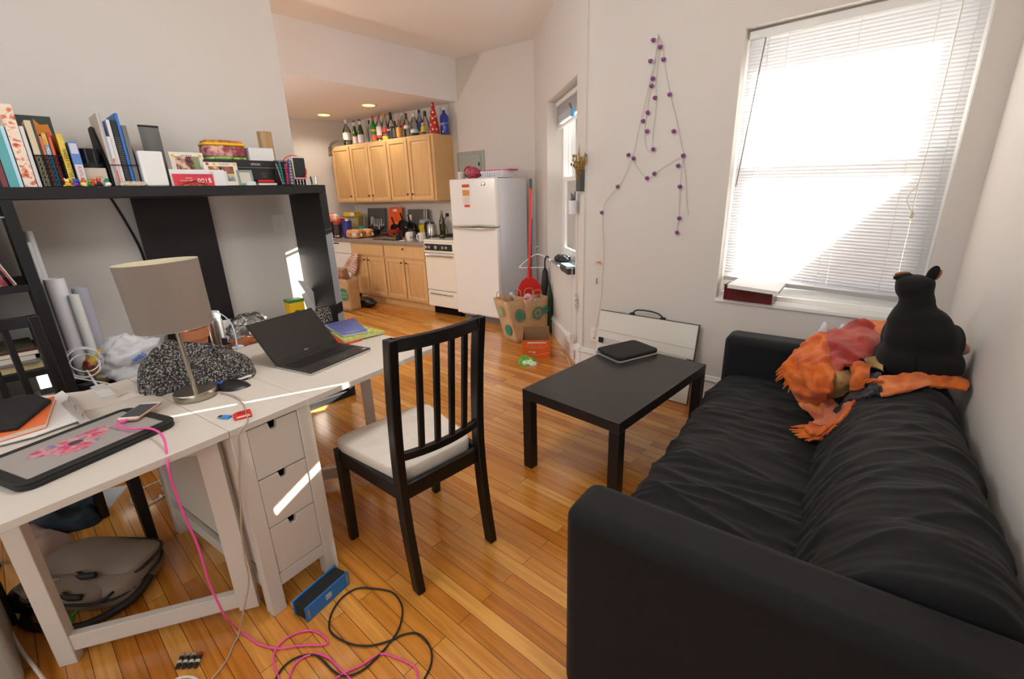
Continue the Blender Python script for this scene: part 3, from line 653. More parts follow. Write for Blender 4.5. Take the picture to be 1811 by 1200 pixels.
# yellow and blue books
yel=mat('yellow_spine','#d7b53b',.5,cols=[(.3,'#c9a02a'),(.5,'#e0c64e'),(.7,'#d08a2a')],vscale=12)
yb_=book('fat yellow paperback between the mesh holder and the blue book',Xm,yb(128.5,Xm),yb(139,Xm),zt(112,237,Xm)-ZT,.16,yel)
wY=yb(139,Xm)-yb(128.5,Xm); hY=zt(112,237,Xm)-ZT
RS=M(((0,0,1,0),(0,1,0,0),(-1,0,0,0),(0,0,0,1)))   # lettering running down a spine that faces +x
lettering('HARRY POTTER',.019,C('#2a2210'),yb_,M.Translation((.0008,wY*.55,hY*.45))@RS,ext=.0002,sx=.9) 
bl_=book('blue and white paperback right of the yellow one',Xm,yb(141,Xm,325),yb(157,Xm,325),zt(131,251,Xm)-ZT,.15,C('#5d86c4'))
wB=yb(157,Xm,325)-yb(141,Xm,325); hB=zt(131,251,Xm)-ZT
MB().box(0,.0007,.002,wB-.002,hB*.02,hB*.5).build('spine_label',C('#e6cdbb'),bl_); MB().box(0,.0007,.003,wB-.003,hB*.74,hB*.97).build('spine_label',C('#c9c6d8'),bl_)
lettering('KAPLAN',.02,C('#6b7cc0'),bl_,M.Translation((.0012,wB*.5,hB*.27))@RS,ext=.0002)
# cream card box with tin on it
Xc=-3.03
y0,y1=yb(158,Xc,330),yb(196,Xc,330); hz=zt(175,297,Xc)-ZT
cb=thing('card_box','plain beige card box with an orange scribble under a shiny black tin','box',(Xc,y0,ZT))
MB().box(-.12,0,0,y1-y0,0,hz).build('carton',C('#cdbdaa',.6),cb,bevel=.001)
sc=MB(M(((0,0,1,.0008),(1,0,0,(y1-y0)*.55),(0,1,0,hz*.45),(0,0,0,1))))
sc.tube(smooth_path([(-.018,-.006,0),(-.02,.004,0),(-.01,.008,0),(-.006,0,0),(-.002,.008,0),(.004,.0,0),(.008,.01,0),(.014,.004,0),(.02,.006,0)],4),.0009,n=5); sc.build('scribble',C('#e08a4a'),cb)
tin=thing('round_tin','shiny black round tin with a silver glint resting on the beige box','tin',(Xc-.055,(yb(143,Xc,300)+yb(186,Xc,300))/2+.004,ZT+hz))
MB().lathe([(.052,0),(.052,.022)],28).build('base_band',blackm,tin,smooth='auto'); MB().lathe([(.05,.0221),(.05,.085),(.046,.088),(0,.088)],28).build('canister',mat('tin_gloss','#26262a',.12,metal=.7),tin,smooth='auto')
# black magazine file with papers
Xf=-3.02; y0=yb(201,Xf,331); y1=yb(258,Xf,331)
mf=thing('magazine_file','black open magazine file with folders and notebooks behind the white router','magazine holder',(Xf,y0,ZT))
zl=zt(158,217,Xf)-ZT; WF=y1-y0
pol=[(-.24,0),(0,0),(0,.10),(-.02,.12),(-.14,zl),(-.17,zl+.004),(-.24,zl)]
for yy in (0,WF-.004):
    MB(M(((1,0,0,0),(0,0,-1,yy+.004),(0,1,0,0),(0,0,0,1)))).prism(pol,0,.004).build('side_panel',blackm,mf,bevel=.001)
MB().box(-.24,0,.004,WF-.004,0,.004).build('base',blackm,mf); MB().cyl((-.004,0,.10),(-.004,WF,.10),.002,n=6).build('front_wire',mesh_m,mf)
def leafy(label,a,c,top,d,col,name='folder',cat='folder',Xo=0):
    xx=Xf-.012+Xo; return book(label,xx,y0+WF*a,y0+WF*c,zt(top[0],top[1],xx-.12)-ZT-.006 if top else .2,d,C(col),z=ZT+.0045,name=name,cat=cat,pages=white)
leafy('tall beige folder at the left of the black magazine file',.09,.17,(170,205),.20,'#c3b8aa')
leafy('thin pale blue folder beside the tall beige one',.175,.21,(182,206),.20,'#aab4d8')
ob=leafy('white softcover with an orange spine strip in the magazine file',.215,.32,(205,246),.19,'#dadada',name='softcover',cat='book',Xo=.004)
hO=.16; MB().box(0,.0007,.001,WF*.06,.01,.125).build('spine_label',C('#e2571c'),ob); 
lettering('FINANCE',.009,C('#f4e8e0'),ob,M.Translation((.0012,WF*.03,.09))@RS,ext=.0002)
leafy('plain white softcover behind the white router',.33,.43,(194,217),.20,'#d6d5d4',name='softcover',cat='book')
sp=leafy('black notebook with a silver wire spiral',.46,.62,(218,219),.20,'#1b1b1d',name='spiral_notebook',cat='notebook')
b=MB()
for k in range(26): b.tube([(.001+.004*math.cos(a),WF*.08+.005*math.sin(a)*2,.008+.0085*k) for a in [j*PI/4 for j in range(8)]],.0008,n=5,closed=True)
b.build('wire_spiral',mat('silver_wire','#b8b8ba',.3,metal=.8),sp)
leafy('bright blue folder rising behind the spiral notebook',.64,.73,(222,207),.21,'#2f6fb8')
leafy('grey folder between the blue folder and the pouch',.75,.90,(240,228),.17,'#6f6c6b')
Xq=-3.22; ya,yc=yb(268,Xq,320),yb(303,Xq,320); zq=zt(262,222,Xq)-ZT
pq=thing('mesh_pouch','see-through grey zip pouch standing behind the white router','pouch',(Xq,ya,ZT))
MB().grid(9,9,lambda i,j:(.012*math.sin(PI*i)*math.sin(PI*j),(yc-ya)*i,.002+zq*j)).grid(9,9,lambda i,j:(-.012*math.sin(PI*i)*math.sin(PI*j),(yc-ya)*i,.002+zq*j)).build('pouch_sides',mat('grey_mesh','#6e6f6c',.5,alpha=.8),pq,smooth=True)
MB().box(-.004,.004,0,(yc-ya),zq-.008,zq).build('zip_band',blackm,pq)
# router
Xr=-2.985; y0,y1=yb(259,Xr,331),yb(304,Xr,331)-.004; hz=zt(268,267,Xr)-ZT
ro=thing('wifi_router','glossy white upright router box in front of the magazine file','router',(Xr-.04,(y0+y1)/2,ZT))
pr=[]; hw=(y1-y0)/2
for sx,sy,a0 in ((1,1,0),(-1,1,1),(-1,-1,2),(1,-1,3)):
    for k in range(6):
        a=(a0+k/5)*PI/2; pr.append((sx*(.038-.014)+.014*math.cos(a),sy*(hw-.014)+.014*math.sin(a)))
MB().prism(pr,.002,hz).build('housing',mat('router_white','#e9e7e3',.2,coat=.5),ro,bevel=.003,smooth=False); MB().prism([(x*.9,y*.95) for x,y in pr],0,.002).build('foot',C('#bdbdbd'),ro)
# shells
shm=mat('shell','#c9bda6',.5,var=.25,vscale=80)
for i,(px,ln,rz,lab) in enumerate(((228,.05,.5,'broken beige seashell half lying under the spiral notebook'),(245,.055,-.25,'pale ribbed seashell half lying beside the router'))):
    p=atx(px,331,-2.985); o=thing('seashell',lab,'seashell',(-2.99,p.y,ZT),rz,'shells on the unit top')
    MB().ball((0,0,.009),ln*.42,ln*.75,.014,nu=18,nv=10,fn=lambda p:V((p.x,p.y,max(-.009,p.z+.003*math.sin(p.y*420)))) ).build('shell_half',shm,o,smooth=True)
# tiny toys (plain generic figures)
toyc=[(122,'#e8b23a','#f0d890','tiny yellow toy duck at the front edge before the mesh holder'),(136,'#7a3fae','#3558b0','tiny toy with purple body and blue cap'),(150,'#f2d77a','#d86a3a','tiny pale yellow toy leaning on a green leaf'),(161,'#3c8a3c','#7ab84a','tiny green toy behind the yellow one'),(168,'#d8382c','#e8583c','tiny bright red toy figure on the beige box front'),(178,'#24242c','#c83a44','tiny black toy with a red scarf'),(193,'#e8e4e0','#1f9a6a','tiny white toy with a green hat next to the magazine file')]
for i,(px,c1,c2,lab) in enumerate(toyc):
    p=atx(px,331,-2.983); dx=-.022 if i in(3,4) else 0
    t=thing('toy_figure',lab,'toy',(-2.985+dx,p.y,ZT),i*.7,'tiny toys along the unit edge')
    MB().ball((0,0,.010),.013,.011,.010,nu=14,nv=8).ball((.004,.012,.004),.006,.006,.004,nu=8,nv=6).ball((.004,-.012,.004),.006,.006,.004,nu=8,nv=6).build('body',C(c1,.35),t,smooth=True)
    MB().ball((.003,0,.025),.0095,.009,.0085,nu=14,nv=8).ball((0,.007,.033),.004,nu=8,nv=6).ball((0,-.007,.033),.004,nu=8,nv=6).build('head',C(c2,.35),t,smooth=True)
# photo frames
framem=mat('card_frame','#e8ddcf',.6)
def pframe(label,Xf,p0,p1,ytop,pbase,fm,pics,bw=.022,lean=.09,yA=None,dots=None,name='framed_photo',grp=None):
    y0,y1=yb(p0,Xf,pbase),yb(p1,Xf,pbase); h=zt(p0-6,ytop,Xf)-ZT; w=y1-y0
    t=thing(name,label,'picture frame',mw=T((Xf,y0,ZT+.001))@M.Rotation(-lean,4,'Y')); 
    b=MB(); b.box(-.008,0,0,bw,0,h).box(-.008,0,w-bw,w,0,h).box(-.008,0,bw,w-bw,0,bw).box(-.008,0,bw,w-bw,h-bw,h); b.build('frame_border',fm,t,bevel=.0008)
    for (a,c,e,g,m) in pics: MB().box(-.006,-.003,bw+(w-2*bw)*a,bw+(w-2*bw)*c,bw+(h-2*bw)*e,bw+(h-2*bw)*g).build('photo_print',m,t)
    for (fy,fz,m) in (dots or []):
        d=MB(M(((0,0,1,.0002),(1,0,0,w*fy),(0,1,0,h*fz),(0,0,0,1)))); d.lathe([(.008,0),(.008,.0008),(0,.0008)],16); d.build('smiley_dot',m,t)
        d=MB(M(((0,0,1,.0011),(1,0,0,w*fy),(0,1,0,h*fz),(0,0,0,1)))); d.ball((-.0025,.002,0),.001,nu=6,nv=4).ball((.0025,.002,0),.001,nu=6,nv=4).tube([(-.004,-.001,0),(-.002,-.0035,0),(.002,-.0035,0),(.004,-.001,0)],.0005,n=4); d.build('smiley_face',blackm,t)
    return t,w,h
skin=mat('photo_tones','#b98a70',.6,cols=[(.3,'#2a2024'),(.45,'#8a4a40'),(.55,'#d8b49a'),(.7,'#e8d8c8')],vscale=28)
ydot=C('#e8cf3a',.6); rdot=C('#d8403c',.6)
t,w,h=pframe('cream smiley photo frame with two faces, standing next to the router',-3.06,313,372,268,329,framem,[(0,.72,0,1,skin),(.74,1,.25,1,C('#8a9a6a')),],dots=[(.1,.9,ydot),(.9,.9,ydot)])
lettering('you & me',.013,blackm,t,M.Translation((.0006,w*.5,h*.91))@M(((0,0,1,0),(1,0,0,0),(0,1,0,0),(0,0,0,1))),ext=.0001)
t,w,h=pframe('cream smiley photo frame in front of the printer with a grey and yellow snapshot',-3.005,368,427,286,327,framem,[(0,.45,0,1,mat('photo_tones2','#8a6a50',.6,cols=[(.35,'#3a3430'),(.5,'#b0683a'),(.65,'#d8c090')],vscale=30)),(.5,1,.55,1,mat('photo_tones3','#6a5a50',.6,cols=[(.4,'#4a4644'),(.6,'#a86040')],vscale=20)),(.5,1,0,.53,mat('photo_tones4','#a8a49a',.6,cols=[(.4,'#77787a'),(.55,'#b8b6b0'),(.65,'#d8c35a')],vscale=24))],dots=[(.12,.92,rdot),(.32,.92,ydot),(.93,.92,ydot)])
lettering('in photos!',.013,blackm,t,M.Translation((.0006,w*.62,h*.92))@M(((0,0,1,0),(1,0,0,0),(0,1,0,0),(0,0,0,1))),ext=.0001)
# envelopes and flyer
Xe=-2.998; y0,y1=yb(306,Xe,331),yb(402,Xe,329); hz=zt(312,299,Xe)-ZT
en=thing('envelope','white window envelope leaning on the photo frames','envelope',mw=T((Xe,y0,ZT))@M.Rotation(-.06,4,'Y'))
MB().box(-.003,-.0015,0,y1-y0,0,hz).build('sheet',white,en); MB().box(-.0014,-.0008,.185,.205,.04,.075).build('window_patch',C('#c8ccd4',.3),en)
e2=thing('envelope','second white envelope peeping out right of the red flyer','envelope',mw=T((Xe-.008,y0+.03,ZT))@M.Rotation(-.06,4,'Y'))
MB().box(-.003,-.0015,0,y1-y0-.015,0,hz-.006).build('sheet',C('#d9d8da',.7),e2)
yf0,yf1=yb(310,Xe+.008,331),yb(381,Xe+.008,329); hf=zt(316,307,Xe+.008)-ZT
fl2=thing('red_flyer','red cash bonus flyer standing upside down against the white envelope','flyer',mw=T((Xe+.006,yf0,ZT))@M.Rotation(-.06,4,'Y'))
MB().box(-.001,0,0,yf1-yf0,0,hf).build('sheet',C('#d2323f',.5),fl2); MB().box(.0,.0005,(yf1-yf0)*.25,(yf1-yf0)*.85,hf*.84,hf*.9).build('ink_line',C('#8a3a78'),fl2)
US=M(((0,0,1,0),(-1,0,0,0),(0,-1,0,0),(0,0,0,1)))
wf=yf1-yf0
lettering('$100',.034,C('#f5eaea'),fl2,M.Translation((.0006,wf*.76,hf*.46))@US,ext=.0002)
lettering('cash rewards',.011,C('#f0c8cc'),fl2,M.Translation((.0006,wf*.32,hf*.42))@US,ext=.0002); lettering('bonus',.012,C('#f0c8cc'),fl2,M.Translation((.0006,wf*.38,hf*.64))@US,ext=.0002)
# glasses
y0,y1=yb(306,-2.978,330),yb(384,-2.978,328); ym=(y0+y1)/2
gl=thing('eyeglasses','thin dark framed eyeglasses folded at the edge before the red flyer','glasses',(-2.985,ym,ZT))
gm=mat('tortoise','#3a1a14',.25); b=MB()
for s in (-1,1): b.tube(smooth_path([(.002,s*.012,.004),(.004,s*.02,.02),(.003,s*.045,.024),(.0,s*.066,.016),(.002,s*.058,.003),(.004,s*.03,.0015)],4,True),.0013,n=6,closed=True)
b.tube(smooth_path([(.003,-.013,.012),(.005,0,.016),(.003,.013,.012)],4),.0013,n=6); b.build('lens_rims',mat('gold_wire','#c9a04a',.25,metal=.9),gl,smooth=True)
for s in (-1,1): MB().tube(smooth_path([(.0,s*.066,.016),(-.02,s*.064,.02),(-.004,s*.0,.024 if s>0 else .02),(.0,-s*.06,.004)],6),.0015,n=6).build('temple_arm',gm,gl,smooth=True)
# printer
Xp=-3.037; y0,y1=yb(372,Xp,328),yb(517,Xp,326); hz=zt(470,284,Xp)-ZT
pt=thing('inkjet_printer','black inkjet printer with a lunch bag and white box on its lid','printer',(Xp,y0,ZT)); WP=y1-y0
pbk=mat('printer_black','#1c1b1c',.3,coat=.3)
MB().box(-.225,-.012,0,WP,0,hz*.72).build('body',pbk,pt,bevel=.004)
MB().box(-.225,0,0,WP,hz*.725,hz).build('scanner_lid',mat('printer_lid','#232324',.4),pt,bevel=.004)
MB().hexa([(-.012,.02,.03),(-.004,.02,.03),(-.004,WP-.02,.03),(-.012,WP-.02,.03)],[(-.012,.02,hz*.68),(-.001,.02,hz*.68),(-.001,WP-.02,hz*.68),(-.012,WP-.02,hz*.68)]).build('control_strip',pbk,pt,bevel=.001)
b=MB()
for k in range(3):
    for j in range(3): b.box(-.003,.0005,WP*.62+.011*k,WP*.62+.011*k+.006,.045+.011*j,.051+.011*j)
b.build('buttons',C('#55565a',.4),pt)
MB().box(0,.0008,.0,WP,hz*.70,hz*.725).build('silver_line',C('#77777a',.3),pt)
lettering('EPSON',.017,C('#d8d8da'),pt,M.Translation((.0006,WP*.57,hz*.84))@M(((0,0,1,0),(1,0,0,0),(0,1,0,0),(0,0,0,1))),ext=.0003,name='brand_lettering')
# lunch bag (sandwich print)
Xl=-3.06; ya,yc=yb(372,Xl,300),yb(443,Xl,300); zb_=ZT+hz; zh_=zt(400,247,Xl)-zb_
lb=thing('lunch_bag','soft lunch bag printed like a stuffed sandwich, lying on the printer','lunch bag',(Xl-.07,(ya+yc)/2,zb_))
hw=(yc-ya)/2
def slab(z0,z1,ex,nm,m,amp=.002):
    b=MB(); b.ball((0,0,(z0+z1)/2),.07+ex,hw+ex,(z1-z0)/2,nu=40,nv=10,e=.35,fn=lambda p:p+V((nz(p,40,3),nz(p,40,4),nz(p,40,5)*.3))*amp); return b.build(nm,m,lb,smooth=True)
slab(0,zh_*.16,0,'lettuce_panel',mat('lettuce_print','#6fae4a',.5,cols=[(.4,'#2f7a30'),(.6,'#a8d078')],vscale=30))
slab(zh_*.12,zh_*.76,.002,'filling_panel',mat('ham_print','#a85a5a',.5,cols=[(.3,'#c8402a'),(.42,'#7a3038'),(.52,'#b87078'),(.62,'#dca89a'),(.75,'#e8b860')],vscale=24))
slab(zh_*.70,zh_*.86,.005,'cheese_band',C('#e5c122',.5)); slab(zh_*.78,zh_,-.006,'bun_top',mat('bun_print','#c8703a',.5,cols=[(.4,'#a8502a'),(.6,'#d88a4a')],vscale=30),.003)
# white box, tube
Xw=-3.06; ya,yc=yb(446,Xw,300),yb(489,Xw,300); zw=zt(445,261,Xw)-zb_
wb=thing('carton','small plain white carton on the right end of the printer lid','box',(Xw,ya,zb_)); MB().box(-.10,0,0,yc-ya,0,zw).build('carton_body',C('#dcdad8',.5),wb,bevel=.001); MB().box(-.099,.0004,.002,yc-ya-.002,zw-.0005,zw+.0008).build('lid_flap',C('#e2e0de',.5),wb)
Xt=-3.20; ya,yc=yb(464,Xt,290),yb(489,Xt,290); rt=(yc-ya)/2*.95; ztop=zt(476,234,Xt)-zb_
tu=thing('cardboard_tube','brown cardboard tube wrapped in clear tape, standing at the back of the printer','tube',(Xt,(ya+yc)/2,zb_))
MB().lathe([(rt-.003,0),(rt,0),(rt,ztop),(rt-.003,ztop),(rt-.003,0)],28,cap=False).build('tube_wall',mat('kraft_tube','#a8834f',.3,coat=.4,bump=.1,bscale=30),tu,smooth='auto')
# small silver frame etc
pframe('small silver green photo frame leaning before the printer',-2.995,424,451,300,326,mat('pewter','#8fa098',.3,metal=.5),[(0,1,0,1,C('#cfc6b8'))],bw=.012,lean=.15)
y=yb(446,-2.985,328); tp=thing('tape_roll','white roll of tape lying before the small silver frame','tape',(-3.0,y,ZT)); MB().lathe([(.018,0),(.028,0),(.028,.02),(.018,.02),(.018,0)],28,cap=False).build('tape_winding',C('#d7d9d6',.4),tp,smooth='auto')
ya,yc=yb(459,-2.98,327),yb(491,-2.98,327); pd=thing('note_pad','small white note pad under the red stapler','note pad',(-2.985,ya,ZT)); MB().box(-.05,0,0,yc-ya,0,.011).build('paper_block',C('#d8d4d0',.6),pd,bevel=.001)
sp_=thing('stapler','shiny red stapler on the white note pad','stapler',(-3.0,ya+.004,ZT+.0115)); L_=yc-ya-.008
MB().hexa([(-.016,0,.006),(.0,0,.006),(0,L_,.006),(-.016,L_,.006)],[(-.015,.002,.019),(-.001,.002,.019),(-.001,L_-.002,.02),(-.015,L_-.002,.02)]).build('arm',C('#c0281e',.2),sp_,bevel=.003); MB().box(-.017,.001,0,L_,0,.0055).build('base',C('#8a1c18',.3),sp_,bevel=.001)
# pen cup
y=(yb(492,-3.0,326)+yb(520,-3.0,326))/2; rc=(yb(520,-3.0,326)-yb(492,-3.0,326))/2; hc=zt(500,284,-3.0)-ZT
pc=thing('pen_cup','round black mesh pen cup stuffed with coloured pens','pen cup',(-3.0,y,ZT))
b=MB(); n=22
for i in range(n):
    a=2*PI*i/n; b.cyl((rc*math.cos(a),rc*math.sin(a),.002),(rc*math.cos(a),rc*math.sin(a),hc),.0011,n=4)
for j in range(9): b.tube([(rc*math.cos(2*PI*i/n),rc*math.sin(2*PI*i/n),.003+(hc-.004)*j/8) for i in range(n)],.0011,n=4,closed=True)
b.lathe([(0,.0),(rc,.0),(rc,.002),(0,.002)],22,cap=False); b.build('mesh_wall',mesh_m,pc)
for i,(c,a,l) in enumerate((('#e23a8a',.2,.13),('#2f5fc0',1.3,.15),('#d83a2a',2.4,.12),('#3a8a4a',3.4,.13),('#c8c8c8',4.4,.12),('#20a0b0',5.4,.13),('#6a3a8a',.9,.12))):
    p=thing('pen',['hot pink pen in the mesh cup','tall blue pen in the mesh cup','red marker in the mesh cup','green pen in the mesh cup','silver grey pen in the mesh cup','turquoise pen in the mesh cup','purple pen in the mesh cup'][i],'pen',(-3.0+math.cos(a)*rc*.35,y+math.sin(a)*rc*.35,ZT+.003),0,'pens in the mesh cup')
    d=V((math.cos(a)*rc*.4,math.sin(a)*rc*.4,l)); MB().cyl((0,0,0),d*.75,.0042,n=8).build('barrel',C(c,.4),p,smooth='auto'); MB().cyl(d*.751,d,.0048,.004,n=8).build('cap',C(c,.3),p,smooth='auto')
# white backed black device, orange cable, rack, shot glass
Xd=-3.10; ya,yc=yb(522,Xd,320),yb(545,Xd,320); hz=zt(515,276,Xd)-ZT
dv=thing('card_display','white upright card with a rounded black panel behind the pen cup','display card',(Xd,ya,ZT))
MB().box(-.012,0,0,yc-ya,0,hz).build('card',C('#e0d8d8',.5),dv,bevel=.002); MB().box(0,.002,.006,yc-ya-.005,hz*.28,hz*.95).build('black_panel',black_pl,dv,bevel=.002); MB().box(0,.001,.006,yc-ya-.004,hz*.22,hz*.275).build('pink_strip',C('#e89aa4'),dv)
oc=thing('orange_cable','bright orange cable arching round the white card behind the pens','cable',(0,0,0))
P=[(502,322,-3.13),(499,300,-3.13),(501,284,-3.13),(508,277,-3.14),(520,275,-3.14),(532,281,-3.13),(541,300,-3.1),(541,312,-3.08),(538,322,-3.06)]
MB().tube(smooth_path([(lambda q:(q.x,q.y,max(q.z,ZT+.003)))(atx(*p)) for p in P],5),.0035,n=8).build('cord',C('#f0592a',.4),oc,smooth=True)
y0,y1=yb(525,-3.02,326),yb(542,-3.02,326); rk=thing('perforated_rack','little black perforated rack next to the pen cup','rack',(-3.02,y0,ZT)); b=MB(); w=y1-y0; h=.036
for k in range(4): b.box(-.02,0,w*k/3.2,w*k/3.2+.003,0,h)
for z in (0,.017,.033): b.box(-.02,0,0,w,z,z+.003)
b.build('grid_body',blackm,rk)
y=yb(556,-3.0,326); sg=thing('shot_glass','small clear shot glass at the kitchen end of the unit top','glass',(-3.0,y,ZT)); MB().lathe([(0,.0),(.017,0),(.022,.05),(.020,.05),(.0155,.008),(0,.008)],24,cap=False).build('glass_body',glassmat('clear_glass','#f6fafa',.02,a=.2),sg,smooth='auto')
# black cord down the wall behind
hc_=thing('hanging_cable','black cord hanging on the wall behind the open bay','cable',(0,0,0)); MB().tube(smooth_path([atx(x,y,-3.462) for x,y in ((185,335),(200,356),(218,385),(238,420),(252,450),(268,500))],5),.006,n=8).build('cord',blackm,hc_,smooth=True)
# ================================================================ INSIDE THE UNIT
ZB=.511
plm=mat('switch_white','#e6ded4',.4)
sw=thing('light_switch','white double light switch plate on the wall inside the bay','light switch',(-3.469,atx(493,395,-3.465).y,atx(493,395,-3.465).z))
MB().box(0,.006,-.042,.042,-.062,.062).build('plate',plm,sw,bevel=.002); MB().box(.006,.011,-.016,.016,-.033,-.002).box(.006,.011,-.016,.016,.002,.033).build('rocker',plm,sw,bevel=.001)
rollm=mat('drawing_paper','#f0f1f1',.6); rollp=mat('translucent_paper','#d9d8e6',.5,tl=.3)
def roll(label,ptop,w,X,m=rollm,tip=(0,0)):
    a=atx(ptop[0],ptop[1],X); y0=atx(ptop[0]-w/2,ptop[1],X).y; y1=atx(ptop[0]+w/2,ptop[1],X).y; r=(y1-y0)/2
    t=thing('paper_roll',label,'paper roll',mw=frame((a.x-tip[0],a.y-tip[1],ZB+.001+abs(tip[1])*.04),(1,0,-tip[0]/.6),(0,1,-tip[1]/.6))); L=a.z-ZB-.002
    b=MB(); pr=[]
    for k in range(45):
        an=k/44*2*PI*1.7; pr.append(((r-.003*(1-k/44)*2)*math.cos(an),(r-.003*(1-k/44)*2)*math.sin(an)))
    vs=[(x,y,0) for x,y in pr]+[(x,y,L) for x,y in pr]; n=len(pr)
    b.add(vs,[(i,i+1,n+i+1,n+i) for i in range(n-1)]); b.build('sheet',m,t,smooth=True); return t
roll('tallest white paper roll leaning inside the bay at its left end',(48,408),20,-3.33,rollm)
roll('thin white paper roll just in front of the tallest one',(49,428),13,-3.24,C('#e6e9e6',.5))
roll('thick lilac white paper roll standing in the bay',(94,492),42,-3.17,mat('lilac_paper','#edecf5',.6))
roll('slim greenish white roll right of the thick lilac one',(129,520),24,-3.12,C('#dfe4e0',.5))
roll('loose see-through sheet roll behind the slim greenish one',(140,508),34,-3.28,rollp)
# white charger cable coil
cabw=mat('cable_white','#e4e6ea',.4)
cc=thing('charging_cable','coiled white laptop charging cable standing up beside the paper rolls','cable',(0,0,0))
c0=atx(148,640,-3.02)
b=MB(); pts=[]
for k in range(70):
    a=k*.33; rr=.062+.022*math.sin(k*.21); pts.append((c0.x+.02*math.sin(k*.5)+.0,c0.y+rr*1.0*math.cos(a)+.012*math.sin(k*.13),max(ZB+.006,c0.z-.005+rr*1.05*math.sin(a))))
pts+= [(c0.x+.02,c0.y+.05,ZB+.03),(c0.x+.05,c0.y+.10,ZB+.006),(c0.x+.03,c0.y+.2,ZB+.006)]
b.tube(smooth_path(pts,3),.0032,n=7); b.build('cord',cabw,cc,smooth=True)
q=atx(172,678,-3.0); MB(T((q.x,q.y,ZB+.016),.3)).box(-.012,.012,-.03,.03,0,.012).build('plug_block',cabw,cc,bevel=.003)
MB().cyl((q.x,q.y-.004,ZB+.028),(q.x-.02,q.y-.02,ZB+.11),.006,.004,n=8).build('plug_neck',cabw,cc,smooth='auto')
# black headset-like bag under the cable
hb=thing('headphones','black over-ear headphones lying by the white cable coil','headphones',(-3.06,atx(160,675,-3.03).y,ZB))
MB().tube(smooth_path([(-.07,-.09,.02),(-.06,-.03,.035),(-.05,.03,.035),(-.06,.1,.02)],6),.012,n=8).build('headband',black_pl,hb,smooth=True)
for yy in (-.10,.11): MB().ball((-.055,yy,.026),.038,.03,.026,nu=16,nv=10).build('ear_cup',black_pl,hb,smooth=True)
# snack bag in clear film, white plastic bag
def blobthing(name,label,cat,loc,r,m,seed,amp=.25,fr=14,part='body',e=.8,tilt=0):
    t=thing(name,label,cat,loc)
    def fn(p):
        n=p.normalized() if p.length else p; q=V((p.x/r[0],p.y/r[1],p.z/r[2]))
        k=1+amp*(nz(q,1.6,seed)+.6*(1-abs(nz(q,3.1,seed+4))*2)*.5+.35*nz(q,6,seed+8))
        return V((p.x*k+tilt*(p.z+r[2]),p.y*k,max(p.z*k,-r[2]*.98)))
    MB().ball((0,0,r[2]*.98),*r,nu=56,nv=34,e=e,fn=fn).build(part,m,t,smooth=True); return t
snk=mat('snack_foil','#c9a83a',.35,cols=[(.36,'#8a2a3a'),(.45,'#c86a6a'),(.5,'#e8c43a'),(.6,'#d8a82a'),(.7,'#9ab0a8')],vscale=14)
p=atx(183,640,-3.08); blobthing('snack_bag','crumpled red and yellow snack packet next to the white plastic bag','snack packet',(-3.12,p.y,ZB),(.045,.075,.085),snk,3,.18)
p=atx(232,650,-3.05); plb=blobthing('plastic_bag','crumpled white plastic carrier bag with blue lettering behind the knit sweater','plastic bag',(-3.09,p.y+.01,ZB),(.075,.13,.105),mat('bag_film','#f0f2f6',.3,tl=.25),11,.42)
lettering('yes',.05,C('#2f6fd0',.5),plb,M.Translation((.088,.03,.125))@M.Rotation(.5,4,'X')@M(((0,0,1,0),(1,0,0,0),(0,1,0,0),(0,0,0,1)))@M.Rotation(-.25,4,'X'),ext=.012)
p=atx(290,612,-3.1); t=thing('tablet','flat dark tablet lying on the bench behind the sweater','tablet',(-3.12,p.y,ZB),.2); MB().box(-.09,.09,-.11,.11,0,.012).build('body',black_pl,t,bevel=.004); MB().box(-.08,.08,-.1,.1,.012,.0126).build('screen',C('#3a3d42',.15),t)
p=atx(268,607,-3.15); t=thing('crumpled_paper','crumpled grey green wrapper by the white plastic bag','wrapper',(-3.18,p.y,ZB+.0135)); MB().ball((0,0,.03),.035,.04,.03,nu=24,nv=16,fn=lambda p:p*(1+.3*nz(p,30,2))).build('wrapper_foil',C('#a8ab98',.4),t,smooth=True)
# terracotta pot
p=atx(346,604,-3.08); pot=thing('plant_pot','terracotta plant pot with dry soil behind the knit sweater','plant pot',(-3.09,p.y,ZB))
tc_=mat('terracotta','#c07a55',.75,bump=.05); hp=atx(346,582,-3.05).z-ZB; rp=(atx(374,588,-3.08).y-atx(319,588,-3.08).y)/2
MB().lathe([(0,0),(rp*.66,0),(rp*.9,hp*.72),(rp,hp*.72),(rp,hp),(rp*.91,hp),(rp*.88,hp*.85),(0,hp*.85)],32,cap=False).build('pot',tc_,pot,smooth='auto')
MB().lathe([(rp*.88,hp*.88),(0,hp*.9)],32,cap=False).build('soil',mat('soil','#5a4030',.95,bump=.5,bscale=120),pot)
b=MB(); 
for k in range(7): a=k*.9; b.cyl((.03*math.cos(a),.03*math.sin(a),hp*.88),(.045*math.cos(a+.3),.045*math.sin(a+.4),hp*.95+.025*((k*37)%5)/5),.0008,n=4)
b.build('dry_stems',C('#8a7a5a'),pot)
